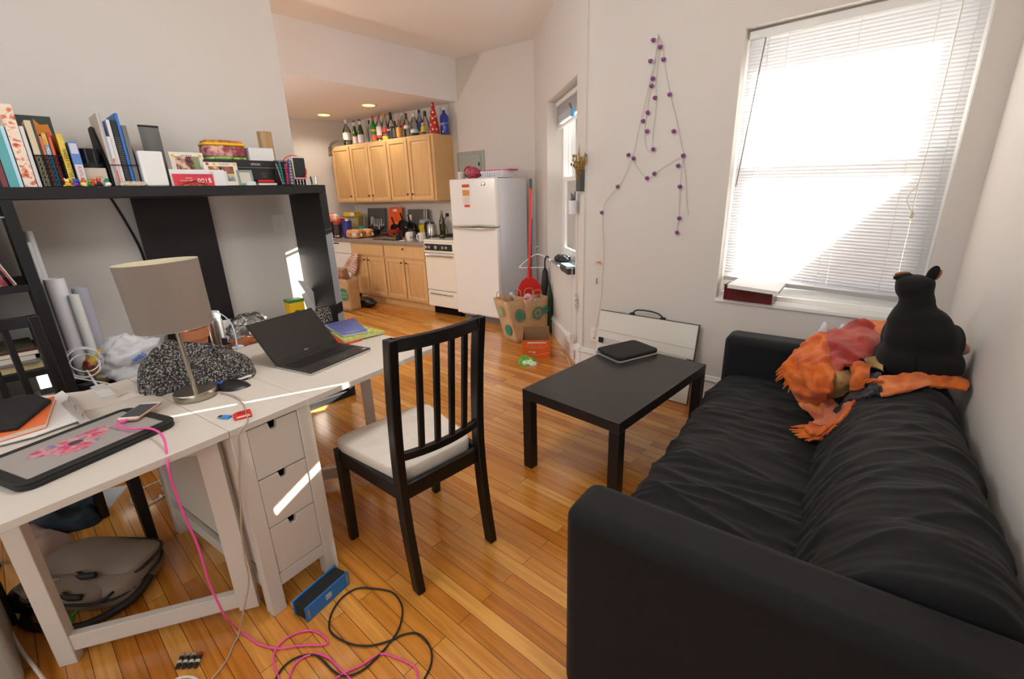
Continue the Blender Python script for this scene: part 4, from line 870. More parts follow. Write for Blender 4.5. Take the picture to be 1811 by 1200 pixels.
# thermos, jar, paper, cable arch
p=atx(392,609,-3.1); th=thing('thermos','stainless steel vacuum flask standing by the terracotta pot','flask',(-3.14,p.y,ZB)); ht=atx(388,551,-3.1).z-ZB
steel=mat('brushed_steel','#a8a6a4',.22,metal=1)
MB().lathe([(0,0),(.043,0),(.043,ht*.78),(.038,ht*.86)],28,cap=False).build('body',steel,th,smooth='auto'); MB().lathe([(.038,ht*.861),(.04,ht*.87),(.036,ht),(0,ht)],28,cap=False).build('cap',C('#55565c',.3),th,smooth='auto')
p=atx(399,606,-2.99); jr=thing('glass_bottle','small square glass bottle with a black cap before the steel flask','bottle',(-3.0,p.y,ZB)); cg=glassmat('clear_glass')
MB().box(-.027,.027,-.03,.03,0,.085).build('glass_body',cg,jr,bevel=.006,seg=3); MB().box(-.022,.022,-.025,.025,.004,.05).build('perfume',glassmat('pale_liquid','#e6ddd2',.05),jr,bevel=.004); MB().lathe([(.015,.085),(.015,.125),(0,.125)],20).build('cap',blackm,jr,smooth='auto')
p=atx(409,590,-3.25); t=thing('paper_sheet','white sheet of paper propped upright behind the steel flask','paper',(-3.33,p.y,ZB)); MB(T((0,0,0),0,0,.1)).box(-.001,.001,-.06,.075,0,.16).build('sheet',white,t)
ca=thing('charger_lead','pale blue white lead arching over the glass bottle to the desk edge','cable',(0,0,0))
P=[(372,551,-3.05),(384,552,-3.03),(398,560,-3.0),(409,572,-2.96),(415,588,-2.92),(418,602,-2.85)]
e_=atz(421,615,.7415); pts=[atx(*q) for q in P]+[V((e_.x-.005,e_.y,.765)),V((e_.x,e_.y,.748))]
MB().tube(smooth_path(pts,5),.0035,n=8).build('cord',C('#d5e0ea',.35),ca,smooth=True); MB(T((e_.x,e_.y,.7412),.3)).box(-.014,.014,-.022,.022,0,.010).build('plug',C('#d5e0ea',.35),ca,bevel=.002)
# clear bag, leather purse, black binder, boxes
p=atx(448,590,-3.2); blobthing('clear_bag','crumpled clear cellophane bag behind the open laptop','plastic bag',(-3.26,p.y,ZB),(.06,.12,.085),glassmat('cellophane','#f2f4f4',.12,a=.2),21,.35)
p=atx(436,606,-3.0); blobthing('leather_pouch','wrinkled brown leather pouch at the bench edge left of the laptop','pouch',(-3.03,p.y+.01,ZB),(.05,.12,.045),mat('tan_leather','#9a5a38',.5,var=.3,vscale=25),25,.3)
p=atx(449,588,-3.08); t=thing('measuring_spoon','white plastic scoop resting on the brown leather pouch','scoop',(-3.05,p.y,ZB+.088)); MB().ball((0,0,.018),.026,.036,.018,nu=20,nv=10).build('bowl',C('#f0efe8',.3),t,smooth=True); MB().bar((0,.03,.02),(.02,.11,.012),.012,.004).build('handle',C('#f0efe8',.3),t,bevel=.001)
p=atx(525,560,-3.0); bb_=thing('ring_binder','black ring binder slanting against the yellow box','binder',mw=T((-3.05,p.y-.03,ZB+.002),.15,0,0)); MB().hexa([(-.1,-.13,0),(0,-.13,0),(0,.12,0),(-.1,.12,0)],[(-.1,-.02,.13),(0,-.02,.13),(0,.135,.10),(-.1,.135,.10)]).build('cover',C('#14161c',.4),bb_,bevel=.003)
Xy=-3.12; ya,yc=atx(514,552,Xy).y,atx(541,552,Xy).y; zy=atx(510,532,Xy).z
yx=thing('crayon_box','yellow crayon box with green lid edge beside the window flyer papers','box',(Xy,ya,ZB+.0)); MB().box(-.08,0,0,yc-ya,0,zy-ZB-.02).build('carton',C('#e8bd1c',.5),yx,bevel=.001); MB().box(-.081,.001,-.001,yc-ya+.001,zy-ZB-.0195,zy-ZB).build('lid_band',C('#3a7a34',.5),yx,bevel=.001)
MB(M(((0,0,1,.0006),(1,0,0,(yc-ya)*.45),(0,1,0,(zy-ZB)*.66),(0,0,0,1)))).prism([(.02*math.cos(a*PI/8),.011*math.sin(a*PI/8)) for a in range(16)],0,.0005).build('printed_oval',C('#4a6a2a'),yx)
MB().box(0,.0008,(yc-ya)*.5,(yc-ya)*.95,(zy-ZB)*.48,(zy-ZB)*.55).build('red_strip',C('#d8402a'),yx)
def slope_sheet(label,name,pts,X,m,cat='paper',th=.004):
    P=[atx(x,y,X+dx) for x,y,dx in pts]; P=[V((q.x,q.y,max(q.z,ZB+.002))) for q in P]; n=(P[1]-P[0]).cross(P[2]-P[0]).normalized()*th
    o=P[0].copy(); t=thing(name,label,cat,o); MB().hexa([q-o for q in P],[q-o+n for q in P]).build('sheet',m,t,bevel=.0008); return t
slope_sheet('long white paper sleeve leaning up to the unit side panel','paper_sleeve',[(527,496,0),(541,498,.01),(572,540,.02),(558,544,.01)],-3.30,C('#c9c7c4',.6),th=.03)
slope_sheet('white card sheet right of the yellow crayon box','card_sheet',[(533,520,0),(541,516,.0),(562,553,.03),(547,556,.03)],-3.2,C('#d2d0ce',.6),th=.003)
slope_sheet('brown card leaning behind the slogan board','brown_card',[(563,512,0),(577,525,0),(573,541,.03),(568,537,.03)],-3.22,C('#b59a84',.7),th=.003)
slope_sheet('bright green box lid near the slogan board','green_box',[(546,552,0),(561,546,.0),(562,555,.03),(551,562,.03)],-3.1,C('#8ab83a',.6),th=.02)
Xs=-3.06; ya,yc=atx(563,570,Xs).y,atx(588,570,Xs).y; zs=atx(580,541,Xs).z
sg_=thing('slogan_board','black board with white slogan lettering propped against the unit side panel','sign',(Xs,ya,ZB)); hS=zs-ZB; wS=yc-ya
MB().box(-.012,0,0,wS,0,hS).build('board',C('#1c1a1a',.6),sg_,bevel=.001)
FRT=M(((0,0,1,.0008),(1,0,0,0),(0,1,0,0),(0,0,0,1)))
for i,(tx,sz,fz) in enumerate((('WE MUST',.02,.93),('NOT ONLY',.02,.83),('SHOW',.036,.69),('IMPACT BUT',.02,.55),('CREATE',.036,.40))): lettering(tx,sz,C('#ddd8d0'),sg_,M.Translation((0,wS*.5,hS*fz))@FRT,ext=.0003,sx=min(1,1.0))
# left column: towel roll, magazine, papers
yc0=lambda px,py,X=-2.99: atx(px,py,X).y
t=thing('towel_roll','rolled grey white towel in the top compartment at the far left','towel',(-3.0,yc0(6,380)-.002,1.395)); b=MB(); pr=[]
for k in range(60):
    a=k/59*2*PI*1.6; r=.036-.010*(1-k/59); pr.append((r*math.cos(a),r*.9*math.sin(a)))
n=60; vs=[(-x0,y,z) for x0 in (0,.22) for y,z in pr]; b.add(vs,[(i,i+1,n+i+1,n+i) for i in range(n-1)]); b.build('towel_cloth',mat('terry','#c9cbd0',.9,bump=.3,bscale=200),t,smooth=True,solid=.007)
def stack_sheet(label,name,cat,X,y0,y1,z,h,m,d=.26,pages=None,rz=0):
    t=thing(name,label,cat,(X,(y0+y1)/2,z),rz); w=(y1-y0)/2; MB().box(-d,0,-w,w,0,h).build('cover' if pages else 'sheets',m,t,bevel=.0015)
    if pages: MB().box(-d+.004,.001,-w+.003,w-.003,h*.12,h*.88).build('pages',pages,t)
    return t
mgc=mat('magazine_cover','#8a4a4a',.35,cols=[(.32,'#1c1820'),(.42,'#7a2a3a'),(.5,'#a85a5a'),(.58,'#c8a070'),(.7,'#d8d0c8')],vscale=12)
mz=thing('magazine','glossy magazine with a red figured cover leaning in the upper left compartment','magazine',mw=T((-3.0,.040,1.0765),0,.28,0)); MB().box(-.21,0,-.008,0,0,.29).build('cover',mgc,mz,bevel=.001); MB().box(-.209,.001,.0002,.004,.001,.289).build('pages',C('#d8d4cc'),mz)
fm2=thing('magazine','magazine showing its figured cover, left of the leaning glossy one','magazine',(-3.0,0,1.0765)); MB(M(((0,0,1,0),(1,0,0,0),(0,1,0,0),(0,0,0,1)))).prism([(.018,0),(-.055,.275),(-.24,.275),(-.24,0)],-.006,0).build('cover',mgc,fm2,bevel=.001)
t=thing('spiral_pad','small red spiral pad at the bottom of the upper left compartment','notebook',(-2.985,-.12,1.0765),.1); MB().box(-.15,0,-.11,.06,0,.018).build('cover',C('#a82a44',.5),t,bevel=.001); b=MB()
for k in range(14): b.tube([(.001+.004*math.cos(a),-.105+.012*k,.009+.009*math.sin(a)) for a in [j*PI/4 for j in range(8)]],.001,n=4,closed=True)
b.build('wire_spiral',C('#d8d8d8',.3),t)
zz=.686
for (lab,nm,cat,h,col,y0,y1,X,rz,pg) in (('stack of old yellowed papers in the middle left compartment','paper_stack','papers',.035,'#c4b18a',-.25,.06,-3.0,.04,None),('grey folder on the yellowed papers','folder','folder',.008,'#7b7872',-.25,.03,-2.99,-.05,None),('pile of white printed sheets on the grey folder','paper_stack','papers',.022,'#cfc9bd',-.24,.02,-3.0,.06,None),('dark red hardback on the paper pile','book','book',.022,'#6a2824',-.23,.05,-3.01,-.04,'p'),('brown folder on top of the dark red hardback','folder','folder',.012,'#4f4436',-.24,.03,-3.02,.03,None)):
    stack_sheet(lab,nm,cat,X,y0,y1,zz,h,C(col,.7),.25,pagem if pg else None,rz); zz+=h+.0006
zz=.366
for (lab,nm,cat,h,col,y0,y1,X,rz,pg) in (('wide white box at the bottom of the lower left compartment','box_file','box',.05,'#cfd0d2',-.24,.05,-2.985,0,None),('grey box file on the wide white box','box_file','box',.045,'#55544f',-.25,.03,-3.0,.04,None),('black paperback on the grey box file','book','book',.025,'#26262a',-.22,.04,-3.0,-.06,'p'),('white notebook lying on the black paperback','notebook','notebook',.03,'#d9d8d4',-.24,.0,-2.985,.05,'p')):
    stack_sheet(lab,nm,cat,X,y0,y1,zz,h,C(col,.6),.25,pagem if pg else None,rz); zz+=h+.0006
gj=thing('glass_jar','small empty glass jar at the front of the lower left compartment','jar',(-3.0,.045,.366)); MB().lathe([(0,0),(.022,0),(.024,.075),(.020,.085),(.018,.083),(.021,.07),(.02,.006),(0,.006)],20,cap=False).build('glass_body',cg,gj,smooth='auto')
# ================================================================ ON THE DESK
ZD=.7405
def dk(x,y,z=.74): return TDK.inverted()@atz(x,y,z)
# lamp
lm=thing('table_lamp','table lamp with taupe drum shade on a brushed steel stem, on the white desk','lamp',mw=TDK@T((-.066,.375,ZD))@M.Rotation(.04,4,V((-.824,-.567,0))))
nick=mat('brushed_nickel','#b0a898',.28,metal=1)
MB().lathe([(0,0),(.066,0),(.068,.003),(.068,.024),(.066,.027),(0,.028)],40,cap=False).build('base',nick,lm,smooth='auto')
MB().cyl((0,0,.021),(0,0,.36),.0075,n=16).build('stem',nick,lm,smooth='auto')
shm2=mat('taupe_shade','#8d7f74',.9,bump=.12,bscale=900,tl=.12)
MB().lathe([(.112,.262),(.117,.482)],64,cap=False).build('lamp_shade',shm2,lm,smooth=True)
MB().lathe([(.1105,.2625),(.1155,.4815)],64,cap=False).lathe([(.1105,.2625),(.1125,.2615)],64,cap=False).lathe([(.1155,.4815),(.1175,.4825)],64,cap=False).build('shade_lining',mat('shade_lining','#d8cdb0',.8),lm,smooth=True)
b=MB(); 
for k in range(3): a=k*2*PI/3; b.cyl((0,0,.445),(.111*math.cos(a),.111*math.sin(a),.462),.0018,n=5)
b.lathe([(.016,.36),(.018,.37),(.018,.42),(.012,.43)],16).build('lamp_holder',C('#d8d4c8',.4),lm,smooth='auto')
MB().tube([(-.016,.012,.30+.0065*k*-1+.0) for k in range(9)],.0018,n=5).ball((-.016,.012,.245),.004,nu=10,nv=6).build('pull_chain',nick,lm,smooth=True)
# lamp cord
P=[dk(372,702,.75)]; q0=TDK.inverted()
pts=[(-.01,.325,ZD+.006),(.0,.25,ZD+.004),(-.012,.16,ZD+.003),(-.05,.06,ZD+.003),(-.075,.004,ZD+.004)]
wpts=[TDK@V(p) for p in pts]+[onp(x,y,TDK@V((0,-.014,0)),DVv) for x,y in ((423,766),(424,800),(423,850),(426,900),(427,940),(433,985),(440,1025),(433,1068))]+[atz(420,1128,.005),atz(400,1168,.005),atz(375,1200,.005),atz(340,1235,.005)]
for p_ in wpts: p_.z=max(p_.z,.005)
lc=thing('lamp_cord','clear grey lamp cord running over the desk edge and down to the floor','cable',(0,0,0)); MB().tube([V((p.x,p.y,max(p.z,.004))) for p in smooth_path(wpts,7)],.0028,n=7).build('cord',mat('clear_cord','#b09c88',.25,coat=.4),lc,smooth=True)
# laptop
dkg=mat('laptop_black','#1e1d1c',.42,spec=.4); A=atz(550,664,.741); B=atz(656,619,.741); u=(B-A).normalized(); u.z=0; Wl=(B-A).length
lp=thing('laptop','open black thin laptop with a dark screen at the kitchen end of the desk','laptop',mw=frame((A.x,A.y,ZD+.001),u,(-u.y,u.x,0)))
Dl=.205
MB().box(0,Wl,-.001,Dl,0,.006).build('bottom_case',mat('laptop_silver','#c8c6c2',.3,metal=.6),lp,bevel=.001); MB().box(.001,Wl-.001,.001,Dl,.0061,.012).build('palm_deck',mat('deck_black','#2c2a29',.4),lp,bevel=.001)
kb=MB(); rows=[13,13,12,12,11]
for r,nk in enumerate(rows):
    kw_=(Wl-.03)/nk
    for k in range(nk): kb.box(.015+k*kw_+.001,.015+(k+1)*kw_-.001,.175-.0185*r-.0165,.175-.0185*r,.0121,.0142)
kb.build('keyboard',mat('key_black','#0c0c0d',.35),lp,bevel=.0006,seg=1)
MB().box(Wl*.34,Wl*.66,.008,.062,.0121,.0126).build('touchpad',C('#3a3836',.35),lp); MB().box(Wl-.03,Wl-.012,.012,.026,.0121,.0125).build('sticker',C('#9ab0c0',.4),lp)
ang=math.radians(133); Hs=.215
scm=M.Translation((0,Dl,.012))@M.Rotation(ang-PI,4,'X') 
def SP(x,h,t=0): # point on the lid, h up from hinge, t out of the screen toward the user
    cy,sy=math.cos(ang),math.sin(ang); return (x,Dl-cy*h-sy*t*1,.012+sy*h-cy*t*1)
b=MB(); b.hexa([SP(0,0),SP(Wl,0),SP(Wl,Hs),SP(0,Hs)],[SP(0,0,-.006),SP(Wl,0,-.006),SP(Wl,Hs,-.006),SP(0,Hs,-.006)]); b.build('screen_lid',dkg,lp,bevel=.001)
MB().hexa([SP(.004,.014,.0004),SP(Wl-.004,.014,.0004),SP(Wl-.004,Hs-.004,.0004),SP(.004,Hs-.004,.0004)],[SP(.004,.014,.001),SP(Wl-.004,.014,.001),SP(Wl-.004,Hs-.004,.001),SP(.004,Hs-.004,.001)]).build('screen_glass',mat('screen_off','#232220',.12,spec=.6),lp)
lm_=M(((1,0,0,Wl/2),(0,-math.cos(ang),-math.sin(ang),0),(0,math.sin(ang),-math.cos(ang),0),(0,0,0,1))); lm_.translation=V(SP(Wl/2,.022,.0012)); lettering('DELL',.010,C('#b8b8b8'),lp,lm_,ext=.0001,name='brand_lettering')
# books at the end of the desk
def deskbook(label,px,z,h,cover,name='book',cat='book',pg=True):
    P=[atz(x,y,z+h) for x,y in px]; o=P[0].copy(); o.z=z; t=thing(name,label,cat,o); Q=[V((p.x-o.x,p.y-o.y,0)) for p in P]
    if pg:
        c=sum(Q,V())/4; R=[c+(q-c)*.975 for q in Q]
        MB().hexa([q for q in Q],[q+V((0,0,.0015)) for q in Q]).hexa([q+V((0,0,h-.0015)) for q in Q],[q+V((0,0,h)) for q in Q]).build('cover',cover,t); MB().hexa([q+V((0,0,.0016)) for q in R],[q+V((0,0,h-.0016)) for q in R]).build('pages',pagem,t)
    else: MB().hexa(Q,[q+V((0,0,h)) for q in Q]).build('cover',cover,t,bevel=.0008)
    return t,Q
deskbook('bright red booklet under the patterned green one beside the laptop',[(594,612),(640,600),(622,585),(585,590)],ZD,.006,C('#d43a22',.5),'booklet','booklet',False)
grp_=mat('green_pattern','#a9b52e',.55,cols=[(.44,'#a9b834'),(.52,'#b8c23a'),(.56,'#e0e4c0'),(.62,'#8a9a28')],vscale=40)
deskbook('yellow green patterned notebook under the blue book',[(608,603),(681,585),(628,572),(585,586)],ZD+.0065,.010,grp_,'notebook','notebook')
blu=mat('blue_cover','#4a5596',.4,cols=[(.35,'#5f74b8'),(.65,'#454a86')],vscale=4)
t,Q=deskbook('dark blue softcover book lying on top of the pile at the desk end',[(606,592),(650,584),(626,562),(574,573)],ZD+.017,.014,blu)
e0=(Q[1]-Q[0]).normalized(); e1=V((-e0.y,e0.x,0)); 
mm=M(((e0.x,e1.x,0,0),(e0.y,e1.y,0,0),(0,0,1,.0145),(0,0,0,1)))
lettering('Handbook',.016,C('#d8daf0'),t,M.Translation(Q[0]*.55+Q[1]*.35+Q[2]*.10)@mm@M.Rotation(PI,4,'Z'),ext=.0002)
# red memory adapter, blue stick
rc=thing('card_adapter','flat red memory adapter card on the desk above the drawers','memory adapter',mw=TDK@T((-.058,.07,ZD),-.35)); rm=C('#cf3328',.35)
MB().prism([(-.024,-.03),(.024,-.03),(.026,-.02),(.026,.03),(-.014,.03),(-.026,.02),(-.026,-.02)],0,.005).build('body',rm,rc,bevel=.001); MB().box(-.017,.02,-.024,-.016,.005,.0054).build('label_strip',C('#e8e0d8'),rc)
b=MB(); 
for k in range(5): b.box(-.012+.006*k,-.009+.006*k,.0,.022,.005,.0056)
b.build('contact_ribs',C('#7a1c16'),rc)
us=thing('usb_stick','little blue and white stick beside the red adapter card','usb stick',mw=TDK@T((-.096,.10,ZD),.45)); MB().box(-.009,.009,-.016,.012,0,.007).build('body',C('#3f86c8',.35),us,bevel=.001); MB().box(-.007,.007,.0121,.024,.001,.006).build('plug',steel,us)
# knit sweater heap
knit=bpy.data.materials.new('boucle_knit'); knit.use_nodes=True; nt=knit.node_tree; bs=nt.nodes['Principled BSDF']; bs.inputs['Roughness'].default_value=.95
tcn=nt.nodes.new('ShaderNodeTexCoord'); vn=nt.nodes.new('ShaderNodeTexNoise'); vn.inputs['Scale'].default_value=150; vn.inputs['Detail'].default_value=2; nt.links.new(tcn.outputs['Object'],vn.inputs['Vector'])
rp_=nt.nodes.new('ShaderNodeValToRGB'); e=rp_.color_ramp.elements; e[0].position=.42; e[0].color=lin('#1c1b1a'); e[1].position=.64; e[1].color=lin('#a39c94'); q=e.new(.52); q.color=lin('#4a4744'); nt.links.new(vn.outputs['Fac'],rp_.inputs[0]); nt.links.new(rp_.outputs[0],bs.inputs['Base Color'])
bp_=nt.nodes.new('ShaderNodeBump'); bp_.inputs['Strength'].default_value=.9; bp_.inputs['Distance'].default_value=.006; nt.links.new(vn.outputs['Fac'],bp_.inputs['Height']); nt.links.new(bp_.outputs[0],bs.inputs['Normal'])
def heap(name,label,cat,poly,z0,H,m,seed,fr=9,n=70,part='cloth',rid=.5,edge=.06,emin=.006,base=None,peaks=(),crease=0):
    xs=[p[0] for p in poly]; ys=[p[1] for p in poly]; x0,x1,y0,y1=min(xs),max(xs),min(ys),max(ys); cx,cy=sum(xs)/len(xs),sum(ys)/len(ys)
    t=thing(name,label,cat,(cx,cy,z0))
    def sd(x,y):
        d=1e9; ins=False; N=len(poly)
        for i in range(N):
            a,b_=poly[i],poly[(i+1)%N]; dx,dy=b_[0]-a[0],b_[1]-a[1]; tt=max(0,min(1,((x-a[0])*dx+(y-a[1])*dy)/(dx*dx+dy*dy)))
            d=min(d,math.hypot(x-a[0]-tt*dx,y-a[1]-tt*dy))
            if (a[1]>y)!=(b_[1]>y) and x<(b_[0]-a[0])*(y-a[1])/(b_[1]-a[1])+a[0]: ins=not ins
        return d if ins else -d
    # radial mesh so the rim follows the outline
    rings=n//3; seg=n*2; vs=[];fs=[]; bnd=smooth_path([(p[0],p[1],0) for p in poly],max(2,seg//len(poly)),True); seg=len(bnd)
    for i in range(rings+1):
        f=i/rings
        for j in range(seg):
            q=bnd[j]; x=cx+(q.x-cx)*f; y=cy+(q.y-cy)*f; d=(1-f)
            pr=math.sqrt(max(0,1-(f)**3.2))
            fold=rid*(1-abs(nz((x*fr*.6,y*fr*.6,.5),1,seed))*2.2)+.5*nz((x*fr,y*fr,1.5),1,seed+3)+.25*nz((x*fr*2.3,y*fr*2.3,2.5),1,seed+5)
            zz=H*pr*(.62+.55*fold)+emin*math.sqrt(max(0,1-f**6))
            for pk_,ph,pw_ in peaks: zz+=ph*pr*math.exp(-((x-pk_.x)**2+(y-pk_.y)**2)/(2*pw_*pw_))
            if crease: zz-=crease*pr*(math.exp(-(nz((x*7,y*7,4.5),1,seed+21)/.07)**2)+.7*math.exp(-(nz((x*10+2,y*10,8.5),1,seed+31)/.06)**2))
            bz=base(x,y)-z0 if base else 0
            vs.append((x-cx,y-cy,max(.001,zz)+bz if i<rings else .0+bz))
    for i in range(rings):
        for j in range(seg): fs.append((i*seg+j,(i+1)*seg+j,(i+1)*seg+(j+1)%seg,i*seg+(j+1)%seg))
    MB().add(vs,fs).build(part,m,t,smooth=True); return t
pw=lambda pts,z=.74:[(atz(x,y,z).x,atz(x,y,z).y) for x,y in pts]
heap('knit_sweater','bunched black and white boucle sweater on the desk behind the lamp','sweater',pw([(243,690),(262,692),(300,688),(330,684),(360,685),(405,668),(440,664),(452,650),(436,636),(405,630),(370,632),(325,630),(285,642),(248,660)],.755),ZD,.072,knit,4,11,96,rid=1.0,emin=.035,crease=.035,peaks=[(atz(330,622,.81),.035,.05),(atz(300,640,.81),.05,.05)])
# things under / before the sweater
heap('black_pouch','small black satin pouch lying at the sweater edge','pouch',pw([(385,690),(412,692),(444,681),(418,672),(393,678)]),ZD,.010,mat('black_satin','#19191b',.35),8,14,30,'pouch_cloth')
b=MB(); ln=thing('lanyard','blue lanyard strap between the lamp and the sweater','lanyard',(0,0,0)); P=smooth_path([atz(x,y,ZD+.012) for x,y in ((316,690),(335,685),(352,680),(370,677),(392,678))],6)
b.tube(P,.006,n=6); b.build('strap',C('#2f55b8',.6),ln,smooth=True)
t=thing('hair_clip','small white bent clip beside the black pouch','clip',(atz(428,672,ZD).x,atz(428,672,ZD).y,ZD)); MB().tube(smooth_path([(-.02,-.03,.004),(0,-.01,.006),(.01,.02,.012),(.0,.035,.008)],5),.004,n=8).build('clip_bar',C('#e6e2da',.3),t,smooth=True)
# papers, binder sheets, orange notebook, black folder
def sheet(label,px,z,h,m,name='paper_sheet',cat='paper'):
    P=[atz(x,y,z+h) for x,y in px]; o=P[0].copy(); o.z=z; t=thing(name,label,cat,o); n=len(P)
    MB().prism([(p.x-o.x,p.y-o.y) for p in P],0,h).build('sheet',m,t); return t
pap=mat('lined_paper','#d9cfc5',.7)
sheet('large stack of loose sheets across the back of the left leaf',[(-20,780),(70,745),(145,727),(225,705),(292,686),(240,680),(140,692),(70,700),(-20,725)],ZD,.006,pap,'paper_stack','papers')
P=[(108,712),(128,700),(160,742),(142,748)]
rb=thing('ring_mechanism','open clear ring binder spine between the orange notebook and the sheets','binder spine',(0,0,0)); Q=[atz(x,y,ZD+.016) for x,y in P]
MB().hexa([V((q.x,q.y,ZD+.0065)) for q in Q],[V((q.x,q.y,ZD+.017)) for q in Q]).build('channel',C('#b9b1a9',.3),rb,bevel=.003); b=MB()
for f in (.12,.5,.88):
    c=(Q[0]*(1-f)+Q[3]*f+Q[1]*(1-f)+Q[2]*f)/2; b.tube([(c.x+.012*math.cos(a),c.y+.012*math.sin(a)*.4,ZD+.02+.014*math.sin(a)) for a in [k*PI/7 for k in range(8)]],.0013,n=5)
b.build('ring',steel,rb,smooth=True)
sheet('white sheets under the orange notebook curling at the front',[(-20,790),(60,770),(110,752),(140,742),(122,700),(110,690),(60,720),(-20,745)],ZD+.0068,.004,white,'paper_stack','papers')
on,_=deskbook('bright orange hardback notebook with a cream page block, near the left edge of the desk',[(-60,790),(80,748),(97,700),(-40,735)],ZD+.012,.016,C('#e8743e',.5),'notebook','notebook')
P=[atz(x,y,.785) for x,y in ((-60,765),(30,752),(90,704),(60,694),(-60,715))]; o=P[0].copy(); o.z=ZD+.029
bf=thing('tablet_sleeve','black zip sleeve lying on the orange notebook','sleeve',o); MB().prism([(p.x-o.x,p.y-o.y) for p in P],0,.014).build('sleeve_cloth',mat('neoprene','#1a1a1b',.75,bump=.08,bscale=300),bf,bevel=.006,seg=3)
t=sheet('small white folded card lying on the loose sheets',[(178,702),(206,696),(193,686),(165,692)],ZD+.0068,.003,white,'card','card'); 
t=thing('earphone_jack','tiny cream plug end lying near the folded card','plug',(atz(212,703,ZD).x,atz(212,703,ZD).y,ZD+.0066),.4); MB().box(-.006,.006,-.008,.008,0,.006).build('plug_body',C('#cfc4b4',.4),t,bevel=.001); MB().cyl((0,.008,.003),(.002,.03,.003),.0016,n=6).build('plug_wire',C('#d8cfc4'),t)
# silver laptop in black bumper case, phone
ms=mat('anodised_silver','#b9b4ae',.35,metal=.4)
A=atz(38,873,.744); B=atz(318,748,.744); u=(B-A); u.z=0; Lm=u.length; u.normalize(); v=V((-u.y,u.x,0))
mc=thing('laptop','closed silver laptop in a thick black bumper case at the front of the desk','laptop',mw=frame((A.x,A.y,ZD),u,v)); Dm=.255; bw=.026
rub=mat('bumper_rubber','#1a1a19',.6)
def rrect(x0,x1,y0,y1,r,n=6):
    return [(cx+r*math.cos(a0+PI/2*k/n),cy+r*math.sin(a0+PI/2*k/n)) for cx,cy,a0 in ((x1-r,y1-r,0),(x0+r,y1-r,PI/2),(x0+r,y0+r,PI),(x1-r,y0+r,PI*1.5)) for k in range(n+1)]
MB().prism(rrect(0,Lm,0,Dm,.035),0,.014).build('case_tray',rub,mc,bevel=.003); b=MB(); o_=rrect(0,Lm,0,Dm,.035); i_=rrect(bw,Lm-bw,bw,Dm-bw*.6,.006); n=len(o_)
vs=[(x,y,.0145) for x,y in o_]+[(x,y,.022) for x,y in o_]+[(x,y,.022) for x,y in i_]+[(x,y,.0145) for x,y in i_]
b.add(vs,[(k*n+i,k*n+(i+1)%n,((k+1)%4)*n+(i+1)%n,((k+1)%4)*n+i) for k in range(4) for i in range(n)]); b.build('bumper_rim',rub,mc,bevel=.002)
MB().box(bw-.003,Lm-bw+.003,bw-.003,Dm-bw*.6+.003,.0142,.0185).build('lid',ms,mc)
fl_=mat('sticker_print','#b07a8a',.4,cols=[(.38,'#c23a6a'),(.47,'#c87f86'),(.53,'#b9a8a4'),(.58,'#c98a78'),(.64,'#7a78a8')],vscale=30)
b=MB(); pts=[]
for k in range(60):
    a=2*PI*k/60; r=1+.22*math.sin(3*a+.5)+.10*nz((math.cos(a)*3,math.sin(a)*3,0),1,5)+(.10 if k%2 else 0); pts.append((Lm*.46+.085*r*math.cos(a),Dm*.55+.052*r*math.sin(a)))
b.prism(pts,.0186,.019).build('flower_sticker',fl_,mc)
MB().prism([(Lm*.47+.017*math.cos(a)*(1-.15*math.sin(a)),Dm*.55+.015*math.sin(a)) for a in [2*PI*k/14 for k in range(14)]],.0191,.0194).build('emblem',C('#4f4448',.4),mc)
A=atz(207,742,.768); B=atz(243,741,.768); Cc=atz(288,710,.768); u=(Cc-B).normalized(); u.z=0
ph=thing('phone','rose gold phone with a pink cable lying on the closed silver laptop','phone',mw=frame((B.x,B.y,ZD+.0225),u,(-u.y,u.x,0)))
Lp=(Cc-B).length; MB().prism(rrect(0,Lp,0,.064,.009),0,.007).build('body',mat('rose_gold','#c9967a',.3,metal=.7),ph,bevel=.0015); MB().prism(rrect(.0015,Lp-.0015,.0015,.0625,.008),.0071,.0078).build('front_glass',C('#e2dcd6',.2),ph); MB().box(.016,Lp-.018,.003,.061,.0079,.0083).build('screen',mat('phone_screen','#4a4c4e',.1),ph)
t=thing('memory_card','small dark memory card at the top corner of the laptop case','memory card',(atz(287,697,ZD).x,atz(287,697,ZD).y,ZD),.5); MB().prism([(-.012,-.016),(.012,-.016),(.012,.01),(.006,.016),(-.012,.016)],0,.003).build('card_body',C('#2f3038',.4),t); MB().box(-.008,.008,-.012,.002,.003,.0033).build('card_label',C('#6a6c74'),t)
# pink cable
pk=mat('pink_cable','#e8509a',.45)
e=ph.matrix_world@V((0,.032,.004)); P0=[e+V((0.0,0,0)),e+V((.012,-.012,.004)),atz(206,752,.77),atz(232,758,.768),atz(262,757,.768),atz(280,763,.768),atz(290,776,.764),atz(294,795,.745)]
q=atz(296,812,.742); ed=TDK.inverted()@q
P0+=[onp(x,y,TDK@V((0,-.012,0)),DVv) for x,y in ((297,822),(304,852),(316,885),(330,920),(346,955),(358,990),(368,1025),(384,1062),(400,1091))]
P0+=[atz(x,y,.006) for x,y in ((427,1119),(458,1138),(492,1146),(530,1141),(575,1139),(576,1128),(556,1115),(530,1117),(504,1130),(487,1150),(484,1170),(492,1195),(505,1225),(510,1200),(525,1170),(553,1156),(580,1162),(602,1183),(625,1205),(660,1240),(560,1235),(600,1195),(640,1175),(672,1156),(700,1162),(732,1178),(739,1200),(742,1225))]
for p_ in P0: p_.z=max(p_.z,.006)
